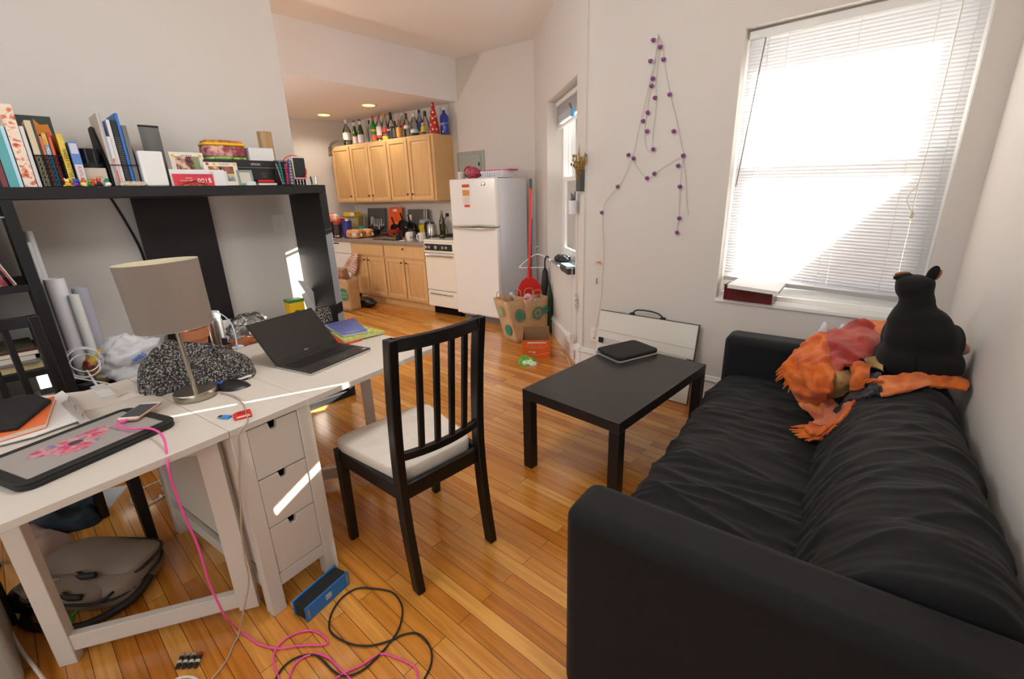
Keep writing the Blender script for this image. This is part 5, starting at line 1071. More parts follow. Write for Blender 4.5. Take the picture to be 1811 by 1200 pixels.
pc_=thing('pink_cable','pink charging cable hanging off the desk and looping over the floor','cable',(0,0,0)); MB().tube([V((p.x,p.y,max(p.z,.005))) for p in smooth_path(P0,8)],.0032,n=8).build('cord',pk,pc_,smooth=True); MB().cyl(e,e+V((.014,-.014,.004)),.005,n=8).build('plug',pk,pc_,smooth='auto')
# ================================================================ BOTTLES ON THE UPPER CABINET
CZ=2.106
gclear=glassmat('bottle_clear','#f1f4ee',.05,a=.06); ggreen=mat('bottle_green','#2f4f1c',.1,spec=.6,coat=.4); gbright=mat('bottle_bright_green','#1f8a2a',.12,coat=.4); gpale=glassmat('bottle_pale_green','#dfe8d4',.05,a=.06); gblue=mat('bottle_blue','#22389a',.15,coat=.4); gpb=glassmat('bottle_pale_blue','#d3dcea',.05,a=.06)
def bottle(label,px,pyb,ptop,wpx,v,glassm,capm,caplen=.05,neck=.3,shoulder=.62,lab=None,lab2=None,round_=1,sq=False,txt=None,tcol='#222222',foil=None,tsz=.03):
    b0=kp(px,pyb,v); P=kw(b0.x,v,CZ); 
    # height from the sight line through the cap
    n=V((-math.sin(KA),math.cos(KA),0)); zt_=onp(ptop[0],ptop[1],P,n).z; H=min(zt_,2.452)-CZ; r=wpx/127/2*1.0
    t=thing('bottle',label,'bottle',mw=TK@T((b0.x,v,CZ)),group='bottles along the top of the upper cabinet'); rn=min(r*.36,.016)
    hb=H*shoulder; hn=H*.80
    pr=[(0,0),(r*.95,0),(r,.008),(r,hb*.94),(r*.93,hb),(r*.62,hb+(hn-hb)*.5),(rn*1.15,hn),(rn,H-caplen)]
    MB().lathe(pr,24,cap=False).build('glass_body',glassm,t,smooth='auto')
    MB().lathe([(rn*1.12,H-caplen),(rn*1.2,H-caplen+.004),(rn*1.15,H-.003),(0,H)],18).build('cap',capm,t,smooth='auto')
    if foil: MB().lathe([(rn*1.25,hn*.93),(rn*1.12,H-caplen)],18,cap=False).build('neck_foil',foil,t,smooth=True)
    for L in ([lab] if lab else [])+([lab2] if lab2 else []):
        f0,f1,m=L; MB().lathe([(r*1.012,H*f0),(r*1.012,H*f1)],24,cap=False).build('bottle_label',m,t,smooth=True)
    if txt: lettering(txt,tsz,C(tcol),t,M(((1,0,0,0),(0,0,-1,-r*1.03),(0,1,0,H*.36),(0,0,0,1))),ext=.001)
    return t
wl=C('#dcd8d0',.6); rl=C('#b8362a',.5); kl=C('#242322',.5); 
bottle('wide pale green flask bottle with white cap at the left of the cabinet top',616,255,(614,211),14.5,.36,gpale,C('#e6e4de',.4),.05,lab=(.22,.5,wl),shoulder=.58)
bottle('left of the two dark green champagne bottles with pink labels',630,254,(626,213),9,.35,ggreen,C('#2a2620',.4),.02,lab=(.05,.34,C('#e0b8a8',.5)),foil=C('#e4e0da',.35),shoulder=.5)
bottle('right of the two dark green champagne bottles, with a lilac and white label',640,252,(635,211),11,.35,ggreen,C('#2a2620',.4),.02,lab=(.05,.38,C('#d4cede',.5)),foil=C('#e4e0da',.35),shoulder=.5)
bottle('thin clear bottle with a black cap left of the bright green one',656,249,(657,211),7,.42,gclear,kl,.05,shoulder=.6)
bottle('bright green bottle with a red cap',663,248,(661,204),9.5,.34,gbright,C('#c42a20',.35),.055,lab=(.05,.28,C('#d86a4a',.5)),lab2=(.40,.48,C('#d0b060',.5)),shoulder=.64)
bottle('clear bottle with coral red cap and white and red label',673,246,(670,202),10.5,.34,gclear,C('#d8503a',.4),.05,lab=(.22,.55,wl),lab2=(.12,.215,C('#c8503c',.5)),shoulder=.66)
bottle('clear bottle with orange cap and a slanting red label',683,245,(681,200),12,.34,gclear,C('#c87a3a',.4),.05,lab=(.30,.48,C('#b03324',.5)),lab2=(.02,.16,C('#cfae40',.4)),shoulder=.55)
bottle('square shouldered bottle with tall black cap and black label',694,243,(693,198),11,.36,gclear,kl,.085,lab=(.05,.48,kl),shoulder=.58,txt='No.7',tcol='#d8d4cc',tsz=.035)
bottle('short stout bottle with dark cap and charcoal label',700,242,(700,213),9,.30,gclear,C('#2e2620',.4),.06,lab=(.06,.5,C('#45413c',.5)),shoulder=.58)
bottle('small bottle with an amber square label',707,241,(705,211),9,.31,gclear,C('#c85a4a',.4),.03,lab=(.05,.56,C('#c8883a',.5)),shoulder=.6)
bottle('clear bottle with red and white neck band, behind the amber labelled one',714,240,(711,200),9,.40,gclear,wl,.03,lab=(.50,.60,C('#d84a34',.5)),shoulder=.66)
bottle('clear bottle with burgundy cap and a small red leaf label',721,240,(721,199),9,.35,gclear,C('#6a1f24',.4),.07,lab=(.36,.5,C('#d8c8c0',.5)),shoulder=.64)
bottle('clear bottle with blue lettering and a black and white base label',734,238,(732,200),12,.34,gclear,C('#d8d8d4',.3),.04,lab=(.02,.14,kl),lab2=(.15,.30,C('#cfd4dc',.5)),shoulder=.62,txt='VODKA',tcol='#4a5a9a',tsz=.032)
bottle('tall frosted blue bottle with black cap',744,237,(742,193),9,.42,gpb,kl,.04,lab=(.22,.55,C('#3f4d86',.5)),shoulder=.62)
bottle('clear bottle with black cap and grey leafy label, left of the polka dot one',754,236,(750,196),11,.37,gclear,C('#2a2220',.4),.06,lab=(.04,.36,C('#c6cbc0',.5)),shoulder=.56)
b0=kp(749,236,.30); t=thing('bottle','little yellow and green novelty bottle with a pink stopper','bottle',mw=TK@T((b0.x,.30,CZ)),group='bottles along the top of the upper cabinet'); MB().lathe([(0,0),(.026,0),(.03,.03),(.026,.08),(.018,.1)],18,cap=False).build('body',C('#c9c22a',.4),t,smooth=True); MB().ball((0,0,.118),.02,nu=14,nv=10).build('stopper',C('#e0a49a',.4),t,smooth=True); MB().lathe([(.031,.01),(.031,.03)],18,cap=False).build('base_band',C('#7a3a24'),t)
# polka dot sleeve
b0=kp(769,236,.36); t=thing('bottle','tall bottle in a red sleeve with cream polka dots','bottle',mw=TK@T((min(b0.x,-.11),.37,CZ)),group='bottles along the top of the upper cabinet')
pr=[(0,0),(.058,0),(.06,.01),(.054,.10),(.04,.2),(.022,.28),(.017,.33),(.014,.345),(0,.345)]; MB().lathe(pr,28,cap=False).build('sleeve',C('#b32a24',.6),t,smooth=True); b=MB()
def rad(z):
    for (r0,z0),(r1,z1) in zip(pr[1:-1],pr[2:]):
        if z0<=z<=z1: return r0+(r1-r0)*(z-z0)/(z1-z0+1e-9)
    return .01
for k,(a,z) in enumerate(((-1.9,.03),(-1.1,.05),(-2.6,.06),(-1.6,.10),(-.6,.12),(-2.4,.14),(-1.1,.17),(-1.8,.2),(-.9,.235),(-1.6,.265),(-2.3,.235),(-1.4,.315),(-.3,.05),(-.2,.19),(-2.1,.33))):
    c=V((math.cos(a)*rad(z),math.sin(a)*rad(z),z)); rr=.0125 if z<.25 else .008
    b.ball(c,rr,rr,rr,nu=10,nv=6,fn=lambda p,a=a:p-V((math.cos(a),math.sin(a),0))*p.dot(V((math.cos(a),math.sin(a),0)))*.85)
b.build('polka_dots',C('#ead2b4',.6),t,smooth=True)
bottle('cobalt blue bottle standing alone at the right end of the cabinet top',788,246,(783,190),13,.47,gblue,C('#c8ccd8',.3),.03,lab=(.40,.41,wl),shoulder=.68,txt='SKYY',tcol='#dfe3f0',tsz=.034)
# dry vine garland at the left end
gv=thing('vine_garland','dried twig garland draped over the left end of the upper cabinet','garland',(0,0,0)); b=MB(); P=[kp(584,277,.2),kp(584,262,.2),kp(588,254,.22),kp(596,250,.27),kp(604,248,.3),kp(611,251,.32)]; P=[TK@q for q in P]; P=[V((q.x,q.y,max(q.z,CZ+.012) if i>2 else q.z)) for i,q in enumerate(P)]
for k in range(14): b.tube([q+V((nz(q*9,1,k),nz(q*9,1,k+30),abs(nz(q*9,1,k+60))))*.045 for q in smooth_path(P,6)],.0035,n=5)
b.build('twigs',mat('dry_twig','#6d5e58',.8,var=.4,vscale=60),gv,smooth=True)
# ================================================================ COUNTER CLUTTER
ZC=.8685
def cpos(px,py): p=atz(px,py,ZC); return p
KPX={}
def kthing(name,label,cat,px,py,rz=0):
    p=TK.inverted()@cpos(px,py); v=max(-.03,min(p.y,.45)); u=max(-2.16,kp(px,py,v).x); t=thing(name,label,cat,mw=TK@T((u,v,ZC),rz)); KPX[t.name]=(px,py,v,rz); return t
def ks(t,a,b_,c):   # farther back on the counter along the same sight line
    px,py,v,rz=KPX[t.name]; v2=max(-.03,min(v+b_,.5)); u=max(-2.16,kp(px,py,v2).x)+a; t.matrix_world=TK@T((u,v2,ZC+c),rz)
FK=M(((1,0,0,0),(0,0,-1,0),(0,1,0,0),(0,0,0,1)))
def kbox(name,label,cat,px,py,w,d,h,m,extra=None,rz=0,dz=0,dv=0):
    t=kthing(name,label,cat,px,py,rz); ks(t,0,dv,dz); MB().box(-w/2,w/2,0,d,0,h).build('carton',m,t,bevel=.002)
    for (x0,x1,z0,z1,mm) in (extra or []): MB().box(x0*w,x1*w,-.0008,0,z0*h,z1*h).build('printed_panel',mm,t)
    return t
chipm=mat('chip_bag','#c8402a',.3,cols=[(.35,'#b02018'),(.5,'#e0602a'),(.62,'#efe4d8')],vscale=8)
t=kthing('chip_bag','shiny red and white crisp bag at the far left of the counter','crisp bag',592,412); ks(t,-.05,.28,0); MB().ball((0,0,.17),.13,.06,.172,nu=28,nv=20,e=.6,fn=lambda p:p*(1+.12*nz(p,14,3))).build('foil_bag',chipm,t,smooth=True)
kbox('cereal_box','red and yellow box behind the blue pitcher','box',604,409,.17,.06,.26,C('#e6dcd0',.5),[(-.5,.5,.7,1,C('#b8281c')),(-.5,.1,.1,.6,C('#d84a2a'))],dv=.16)
kbox('cereal_box','yellow carton lying across the boxes on the counter','box',618,408,.26,.12,.06,C('#d9b21e',.5),[(.1,.5,.1,.9,C('#d8d4cc'))],dz=.265,dv=.2)
kbox('cereal_box','olive green carton under the yellow one','box',626,409,.20,.09,.28,C('#8f8a4e',.5),[(-.4,.4,.5,.9,C('#a9a070'))],dv=.25)
kbox('tea_box','small teal and white packet leaning by the bread','box',634,407,.11,.06,.15,C('#1f8a92',.5),[(-.3,.2,.1,.8,C('#d8e0de'))],dv=.12)
bp_m=mat('blue_jug','#2f46b8',.15,trans=.5,coat=.5)
t=kthing('pitcher','translucent cobalt blue pitcher among the boxes on the counter','pitcher',612,413); ks(t,0,.06,0); MB().lathe([(0,0),(.055,0),(.06,.02),(.068,.22),(.071,.235),(.066,.23),(.056,.02),(0,.015)],24,cap=False).build('jug',bp_m,t,smooth='auto'); MB().tube(smooth_path([(-.066,0,.2),(-.115,0,.19),(-.115,0,.09),(-.062,0,.06)],6),.01,n=8).build('handle',bp_m,t,smooth=True)
smk=mat('smoked_plastic','#3a3236',.12,coat=.4)
for i,(px,lab) in enumerate(((588,'dark smoked storage jar at the end of the counter'),(598,'second smoked jar with a red label next to the blue pitcher'))):
    t=kthing('storage_jar',lab,'jar',px,418); ks(t,0,.03,0); MB().lathe([(0,0),(.045,0),(.05,.01),(.05,.19)],22,cap=False).build('jar_body',smk,t,smooth='auto'); MB().lathe([(.052,.19),(.052,.225),(0,.225)],22).build('lid',C('#2a2426' if i==0 else '#9a3a44',.4),t,smooth='auto'); MB().lathe([(.0505,.02),(.0505,.04)],22,cap=False).build('base_ring',chrome,t)
brm=mat('bread','#b8834e',.6,cols=[(.35,'#a05f2a'),(.5,'#c98f58'),(.65,'#dcb48a')],vscale=22)
for px,py,rz,lab in ((622,414,.15,'wrapped loaf of sliced bread with a white label at the counter front'),(641,408,.35,'second brown loaf lying behind the labelled one')):
    t=kthing('bread_loaf',lab,'bread',px,py,rz); MB().ball((0,.03,.062),.125,.062,.062,nu=30,nv=18,e=.6,fn=lambda p:V((p.x,p.y,p.z*(1+.08*math.sin(p.x*120)*.3)))).build('loaf',brm,t,smooth=True)
    if px==622: MB().box(.02,.10,-.036,-.033,.035,.085).build('label_patch',C('#d0ccd0'),t)
    MB().tube([(.11,.03,.06),(.14,.02,.05),(.155,.0,.035)],.012,n=8,radii=[.02,.008,.014]).build('twisted_end',C('#d8d0c4',.3),t,smooth=True)
slate=mat('chalk_slate','#55524f',.6,var=.15,vscale=6)
def wallboard(name,label,px0,px1,pt,pb,v,m,th=.015):
    a,b_=kp(px0,pt,v),kp(px1,pb,v); t=thing(name,label,'board',mw=TK@T(((a.x+b_.x)/2,v,ZC),0,-.10)); w=b_.x-a.x; h=a.z-ZC; MB().box(-w/2,w/2,0,th,0,h).build('board',m,t,bevel=.003); return t,w,h
t,w,h=wallboard('chalkboard','grey slate board with white looping script leaning on the kitchen wall',646,680,368,400,.50,slate)
b=MB(); P=[(-.42,.36),(-.33,.36),(-.31,.64),(-.27,.66),(-.25,.40),(-.22,.62),(-.18,.66),(-.16,.40),(-.10,.36),(-.08,.62),(-.08,.42),(-.02,.34),(.03,.40),(.05,.62),(.05,.42),(.12,.30),(.17,.24),(.16,.60),(.17,.42),(.23,.36),(.28,.44),(.29,.62),(.30,.42),(.36,.37),(.44,.42)]
b.tube([(x*w,-.001,z*h) for x,z in [(p.x,p.y) for p in smooth_path([(a,c,0) for a,c in P],5)]],.005,n=5); b.build('chalk_script',C('#d8d6d0'),t,smooth=True)
t,w,h=wallboard('chalkboard','second grey slate board behind the yellow tub',717,756,370,400,.50,slate); MB().box(-w*.42,-w*.30,-.001,0,h*.6,h*.8).build('price_tag',C('#d8d6d0'),t); b=MB(); b.box(w*.30,w*.33,-.001,0,h*.5,h*.99).box(w*.40,w*.43,-.001,0,h*.6,h*.99); b.tube(smooth_path([(-.05*w,-.001,.2*h),(.05*w,-.001,.34*h),(.12*w,-.001,.2*h),(.04*w,-.001,.1*h)],5,True),.004,n=5,closed=True); b.build('chalk_script',C('#d8d6d0'),t)
orb=C('#e8591a',.35); t=thing('cutting_board','bright orange cutting board with a slot handle leaning on the kitchen wall','cutting board',mw=TK@T((kp(697,390,.49).x,.485,ZC),0,-.12)); a,b_=kp(685,366,.5),kp(709,366,.5); w=b_.x-a.x; h=a.z-ZC
MB(M(((1,0,0,0),(0,0,-1,.012),(0,1,0,0),(0,0,0,1)))).prism(rrect(-w/2,w/2,0,h,.03),0,.012).build('board',orb,t,bevel=.002); MB().box(-w*.16,w*.14,-.0008,.0,h*.85,h*.93).build('grip_slot',C('#e6e0da'),t); MB().bar((w*.0,-.0006,h*.48),(w*.3,-.0006,h*.42),.02,.001,up=(0,1,0)).build('pale_bar',C('#f0a070'),t)  # short paler orange bar across the board face
def kv(t,px,v,z=0,rz=0): t.matrix_world=TK@T((max(-2.17,kp(px,412,v).x),v,ZC+z),rz)
for o in list(COL.objects):
    n=o.name; l=o.get('label','')
    if n=='chip_bag': kv(o,593,.10)
    elif n=='pitcher': kv(o,615,.05)
    elif l.startswith('red and yellow box'): kv(o,607,.20)
    elif l.startswith('yellow carton'): kv(o,621,.25,.282)
    elif l.startswith('olive green'): kv(o,629,.28)
    elif l.startswith('small teal'): kv(o,639,.2)
    elif n=='storage_jar': kv(o,587,-.02)
    elif n=='storage_jar.001': kv(o,598,-.02)
    elif n=='bread_loaf': kv(o,624,.0,0,.15)
    elif n=='bread_loaf.001': kv(o,644,.16,0,.2)
# frying pans in the dish rack
for i,(px,py,r,tl_,lab) in enumerate(((702,402,.085,.25,'small black frying pan standing in the rack by the orange board'),(717,402,.115,.15,'large black frying pan with a pale spot standing in the rack'),(729,402,.10,-.2,'black pot lid standing behind the large pan'))):
    t=kthing('frying_pan',lab,'pan',px,py+6); ks(t,.02*i,.14+.07*i,r+.012); t.matrix_world=t.matrix_world@M.Rotation(PI/2+.25,4,'X')@M.Rotation(tl_,4,'Y'); MB().lathe([(0,0),(r*.85,0),(r,.03),(r*.98,.03),(r*.83,.004),(0,.004)],28,cap=False).build('pan_body',mat('pan_black','#1a1919',.3),t,smooth='auto'); MB().lathe([(.012,.0045),(.0,.0055)],14).build('pan_spot',C('#b8b4ae'),t); MB().bar((0,r,.025),(0,r+.10,.035),.022,.012).build('pan_handle',blackm,t,bevel=.003)
tubm=mat('yellow_tub','#e0c21e',.4)
t=kthing('yellow_tub','yellow plastic tub with a clear bag in its top, by the kettle','tub',753,412); ks(t,0,.22,0); MB().lathe([(0,0),(.07,0),(.085,.16),(.09,.17),(.082,.165),(0,.15)],24,cap=False).build('tub_body',tubm,t,smooth='auto'); MB().ball((0,0,.2),.075,.07,.05,nu=24,nv=14,fn=lambda p:p*(1+.3*nz(p,22,4))).build('clear_bag',mat('bag_wrap','#c8ccd4',.2,tl=.3),t,smooth=True)
t=kthing('electric_kettle','steel and black electric kettle at the end of the counter','kettle',768,424); ks(t,-.03,.05,0); MB().lathe([(0,.0),(.072,0),(.074,.02),(.06,.17),(.045,.2)],28,cap=False).build('jug',steel,t,smooth='auto'); MB().lathe([(.046,.2),(.03,.215),(0,.217)],24).build('lid',black_pl,t,smooth='auto'); MB().tube(smooth_path([(-.045,0,.205),(-.1,0,.2),(-.115,0,.12),(-.09,0,.03),(-.07,0,.015)],6),.016,n=10).build('handle',black_pl,t,smooth=True)
t=kthing('wine_bottle','dark olive wine bottle between the kettle and the fridge','bottle',779,420); ks(t,.05,.27,.042); MB().lathe([(0,0),(.038,0),(.04,.01),(.04,.17),(.016,.24),(.015,.30)],24,cap=False).build('glass_body',mat('olive_glass','#3a4016',.12,coat=.4),t,smooth='auto'); MB().lathe([(.0165,.27),(.0165,.305),(0,.305)],16).build('cap',C('#a8902a',.4),t,smooth='auto')
t=kthing('glass_cup','small clear glass cup on the stove top beside the fridge','cup',792,421); t.matrix_world=TK@T((.43,.10,.944)); MB().lathe([(0,0),(.03,0),(.036,.06),(.033,.06),(.027,.008),(0,.008)],20,cap=False).build('glass_body',cg,t,smooth='auto')
def mug(label,px,py,m,rz,r=.042,h=.098,band=None):
    t=kthing('mug',label,'mug',px,py,rz); ks(t,0,.02,0); MB().lathe([(0,0),(r*.95,0),(r,.006),(r,h),(r*.92,h),(r*.9,.01),(0,.008)],26,cap=False).build('cup',m,t,smooth='auto'); MB().tube(smooth_path([(-r*.97,0,h*.8),(-r*1.6,0,h*.78),(-r*1.65,0,h*.35),(-r*.95,0,h*.22)],6),.007,n=8).build('handle',m,t,smooth=True); return t
mug('black mug with white markings, left of the three mugs on the counter',706,425,mat('mug_black','#222224',.25,cols=[(.5,'#1c1c1e'),(.64,'#222'+'224'),(.66,'#c8c8c8')],vscale=26),PI*.9)
mug('white mug with dark scribbles, middle of the three mugs',726,426,mat('mug_scribble','#e4e0d8',.25,cols=[(.36,'#55504a'),(.40,'#e4e0d8'),(.6,'#e8e4dc')],vscale=30),0,.045,.11)
mug('plain white mug nearest the stove, handle facing the room',747,427,mat('mug_white','#e2dfda',.25),PI*.45,.043,.105)
rp2=mat('red_enamel','#9a2018',.25,coat=.3)
t=kthing('skillet','upturned red enamel skillet lying over the counter utensils','pan',703,417,.2); ks(t,0,.14,.05); MB().lathe([(.13,0),(.125,.01),(.095,.05),(0,.055)],30,cap=False).lathe([(.122,.001),(.09,.045),(0,.05)],30,cap=False).build('pan_body',rp2,t,smooth='auto'); MB().bar((-.12,0,.006),(-.27,-.05,-.02),.024,.012).build('pan_handle',mat('handle_taupe','#8a7a6c',.5),t,bevel=.004)
for i,(px,py,lab,col,L,rz) in enumerate(((658,416,'spatula with a yellow handle lying on the counter','#d8c82a',.2,.1),(672,424,'black handled utensil lying at the counter front edge','#1c1a1a',.22,.25),(690,425,'second black utensil beside it under the red skillet','#201e1e',.2,-.1),(680,419,'brown wooden spoon lying between the utensils','#6d4a34',.26,.3))):
    t=kthing('utensil',lab,'utensil',px,py,rz); MB().bar((-L*.5,0,.012),(L*.25,0,.012),.016,.012).build('handle',C(col,.4),t,bevel=.003); MB().ball((L*.36,0,.012),.05,.028,.008,nu=16,nv=8).build('blade',C('#2a2626',.35),t,smooth=True)
t=kthing('serving_tray','dark red brown tray under the bread and utensils','tray',658,420,.05); ks(t,0,.17,0); MB().box(-.26,.26,-.13,.13,.0,.008).build('tray_base',C('#5a2a22',.4),t,bevel=.003); b=MB(); b.box(-.26,.26,-.138,-.13,0,.022).box(-.26,.26,.13,.138,0,.022).build('tray_rim',C('#5a2a22',.4),t,bevel=.002)
t=kthing('spoon_rest','little white spoon rest in front of the black mug','spoon rest',712,429,.1); MB().ball((0,0,.008),.05,.018,.008,nu=16,nv=8).build('dish',C('#e0dcd6',.3),t,smooth=True)
t=kthing('saucepan','black saucepan behind the bread by the slate board','pan',665,409); ks(t,0,.26,.0); MB().lathe([(0,0),(.085,0),(.09,.08),(.086,.08),(.08,.006),(0,.006)],26,cap=False).build('pan_body',mat('pan_black'),t,smooth='auto'); MB().bar((.088,0,.07),(.25,-.04,.13),.02,.012).build('pan_handle',blackm,t,bevel=.004)
# outlet with black plug
q=kp(793,383,KV); t=thing('wall_outlet','outlet with a black plug on the kitchen wall left of the fridge','outlet',mw=TK@T((q.x,KV,q.z))); MB().box(-.037,.037,-.006,-.0005,-.06,.06).build('plate',plm,t,bevel=.002); MB().box(-.018,.018,-.035,-.006,.005,.045).build('plug',blackm,t,bevel=.004); MB().tube(smooth_path([(-.0,-.03,.01),(-.03,-.05,-.05),(.0,-.045,-.16),(.03,-.05,-.27)],6),.004,n=7).build('plug_cord',blackm,t,smooth=True)
# ================================================================ FRIDGE TOP
def ft(px,py,v): q=kp(px,py,v); return q
zf=1.563
q=kp(814,316,.05); t=thing('glass_jar','small lidded glass jar at the front left corner of the fridge top','jar',mw=TK@T((q.x+.02,.05,zf))); MB().lathe([(0,0),(.04,0),(.04,.06)],20,cap=False).build('glass_body',C('#b8b8ae',.2),t,smooth='auto'); MB().lathe([(.042,.06),(.042,.078),(0,.078)],20).build('lid',C('#c8c2b0',.4),t,smooth='auto')
q=kp(836,310,.1); hatm=mat('pink_knit','#b03a50',.9,cols=[(.42,'#8a2438'),(.5,'#b8405a'),(.6,'#c86a7c')],vscale=60)
t=thing('knit_hat','pink and red knitted hat slumped on the fridge top','hat',mw=TK@T((q.x+.02,.10,zf),-.3)); MB().ball((0,0,.06),.12,.07,.062,nu=30,nv=18,fn=lambda p:V((p.x,p.y*(1+.3*p.x/.12),p.z*(1-.45*p.x/.12)))*(1+.08*nz(p,30,2))).build('knit',hatm,t,smooth=True); MB().tube([(-.10,.06*math.cos(a),.075+.055*math.sin(a)) for a in [k*PI/8 for k in range(16)]],.009,n=7,closed=True).build('rolled_brim',C('#c0304a',.9),t,smooth=True)
q=kp(876,309,.05); t=thing('plastic_tray','white ribbed plastic container beside the knitted hat','container',mw=TK@T((q.x-.0,.06,zf))); b=MB(); b.hexa([(-.13,-.06,.0),(.13,-.06,0),(.13,.12,0),(-.13,.12,0)],[(-.155,-.075,.065),(.155,-.075,.065),(.155,.135,.065),(-.155,.135,.065)]); b.build('tub_body',C('#dcdce4',.3),t,bevel=.003); b=MB()
for k in range(9): b.box(-.125+.03*k,-.119+.03*k,-.0755,-.070,.01,.055)
b.build('ribs',C('#c0c2cc',.3),t)
t=thing('pink_folder','pink plastic folder lying on the white container','folder',mw=TK@T((q.x+.02,.08,zf+.0655),.1)); MB().box(-.16,.17,-.06,.12,0,.012).build('sheet',C('#c03a6a',.4),t,bevel=.002)
t=thing('dark_cloth','dark maroon cloth bundled behind the knitted hat','cloth',mw=TK@T((q.x-.10,.22,zf))); MB().ball((0,0,.03),.09,.06,.04,nu=24,nv=14,fn=lambda p:V((p.x,p.y,max(-.03,p.z)))*(1+.25*nz(p,20,5))).build('cloth',C('#3a1c24',.9),t,smooth=True)
# ================================================================ BY THE DISHWASHER
kraft=mat('kraft_paper','#b6946c',.75,var=.08,vscale=10,bump=.08,bscale=25)
kraftd=mat('kraft_inside','#8f7050',.8)
grn=C('#2f7a62',.6); grn2=C('#8fa078',.6)
def paperbag(label,mw,w,d,h,taper=.0,logos=(),seed=1,handles=True,lean=(0,0)):
    t=thing('paper_bag',label,'paper bag',mw=mw); b=MB(); n=8
    def wall(p0,p1):
        def fn(i,j):
            x=p0[0]+(p1[0]-p0[0])*i; y=p0[1]+(p1[1]-p0[1])*i; k=1+taper*j; z=h*j; e=math.sin(PI*i)*math.sin(PI*min(j*1.0,1))
            dx=nz((x*6,y*6,z*6),1,seed)*.012*e; return (x*k+dx+lean[0]*j,y*k+dx*.5+lean[1]*j,z+.008*nz((x*8,y*8,3),1,seed)*j)
        b.grid(9,9,fn)
    A=[(-w/2,-d/2),(w/2,-d/2),(w/2,d/2),(-w/2,d/2)]
    for i in range(4): wall(A[i],A[(i+1)%4])
    b.add([(x,y,.001) for x,y in A],[(0,1,2,3)])
    b.build('bag_body',kraft,t,smooth='auto',solid=.0016)
    if handles:
        for y in (-d/2*(1+taper),d/2*(1+taper)): MB(T((lean[0],lean[1],0))).tube(smooth_path([(-.05,y,h-.03),(-.05,y,h+.05),(-.03,y*.9,h+.075),(.03,y*.9,h+.075),(.05,y,h+.05),(.05,y,h-.03)],5),.004,n=6).build('handle',kraft,t,smooth=True)
    for side,cx,cz,r,kind in logos:
        k=1+taper*cz/h; lx,ly=lean[0]*cz/h,lean[1]*cz/h
        if side=='f': mm=M(((1,0,lean[0]*0,cx+lx),(0,lean[1]/h,-1,-d/2*k-.012+ly),(0,1,0,cz),(0,0,0,1)))
        elif side=='r': mm=M(((0,lean[0]/h,1,w/2*k+.012+lx),(1,0,0,cx+ly),(0,1,0,cz),(0,0,0,1)))
        elif side=='l': mm=M(((0,lean[0]/h,-1,-w/2*k-.012+lx),(-1,0,0,cx+ly),(0,1,0,cz),(0,0,0,1)))
        b=MB(mm); m=grn if kind!='pale' else grn2
        if kind in('ring','pale'):
            b.lathe([(r*.62,0),(r*.62,.0006),(0,.0006)],28); 
            for q in range(20):
                a=2*PI*q/20; b.prism([(r*.72*math.cos(a-.1),r*.72*math.sin(a-.1)),(r*math.cos(a-.1),r*math.sin(a-.1)),(r*math.cos(a+.1),r*math.sin(a+.1)),(r*.72*math.cos(a+.1),r*.72*math.sin(a+.1))],0,.0006)
        elif kind=='open':
            for q in range(12):
                a=2*PI*q/12; b.prism([(r*.6*math.cos(a-.15),r*.6*math.sin(a-.15)),(r*math.cos(a-.2),r*math.sin(a-.2)),(r*math.cos(a+.2),r*math.sin(a+.2)),(r*.6*math.cos(a+.15),r*.6*math.sin(a+.15))],0,.0006)
            b.lathe([(r*.3,0),(r*.3,.0006),(0,.0006)],20)
        else: b.lathe([(r,0),(r,.0006),(0,.0006)],32)
        o=b.build('printed_emblem',m,t)
        if kind=='wf':
            o2=lettering('WHOLE',r*.5,C('#c8b078'),t,mm@M.Translation((0,r*.22,.0012)),ext=.0003); lettering('FOODS',r*.5,C('#c8b078'),t,mm@M.Translation((0,-r*.3,.0012)),ext=.0003)
    return t
g=atz(606,548,0); g1=TK.inverted()@g
paperbag('brown paper grocery bag with a round green store emblem before the dishwasher',TK@T((g1.x+.03,g1.y+.07,0),.12),.30,.17,.42,.03,[('f',.06,.22,.082,'wf')],3)
gc=TK@T((g1.x+.02,g1.y+.06,0))
t=thing('open_carton','open brown carton with a red stripe sticking out of the grocery bag','box',mw=gc@T((-.06,.01,.40),.3,.2)); MB().box(-.10,.10,-.05,.05,0,.14).build('carton',C('#9a7a60',.6),t,bevel=.001); MB().box(-.10,.10,-.0515,-.0502,.03,.06).build('red_stripe',C('#c8342c',.5),t)
strp=bpy.data.materials.new('striped_towel'); strp.use_nodes=True; nt=strp.node_tree; bs=nt.nodes['Principled BSDF']; bs.inputs['Roughness'].default_value=.9; tcn=nt.nodes.new('ShaderNodeTexCoord'); wv=nt.nodes.new('ShaderNodeTexWave'); wv.inputs['Scale'].default_value=9; mpn=nt.nodes.new('ShaderNodeMapping'); mpn.inputs['Rotation'].default_value=(0,.9,.2); nt.links.new(tcn.outputs['Object'],mpn.inputs[0]); nt.links.new(mpn.outputs[0],wv.inputs['Vector']); rp_=nt.nodes.new('ShaderNodeValToRGB'); rp_.color_ramp.elements[0].position=.12; rp_.color_ramp.elements[0].color=lin('#a85048'); rp_.color_ramp.elements[1].position=.3; rp_.color_ramp.elements[1].color=lin('#e2cfc0'); nt.links.new(wv.outputs['Fac'],rp_.inputs[0]); nt.links.new(rp_.outputs[0],bs.inputs['Base Color'])
t=thing('dish_towel','red striped dish towel hooked over the cabinet door corner','towel',(0,0,0)); b=MB()
A=[[(622,449),(634,448)],[(617,459),(634,459)],[(610,470),(631,470)],[(603,480),(628,484)],[(598,488),(610,487)],[(596,497),(601,492)]]
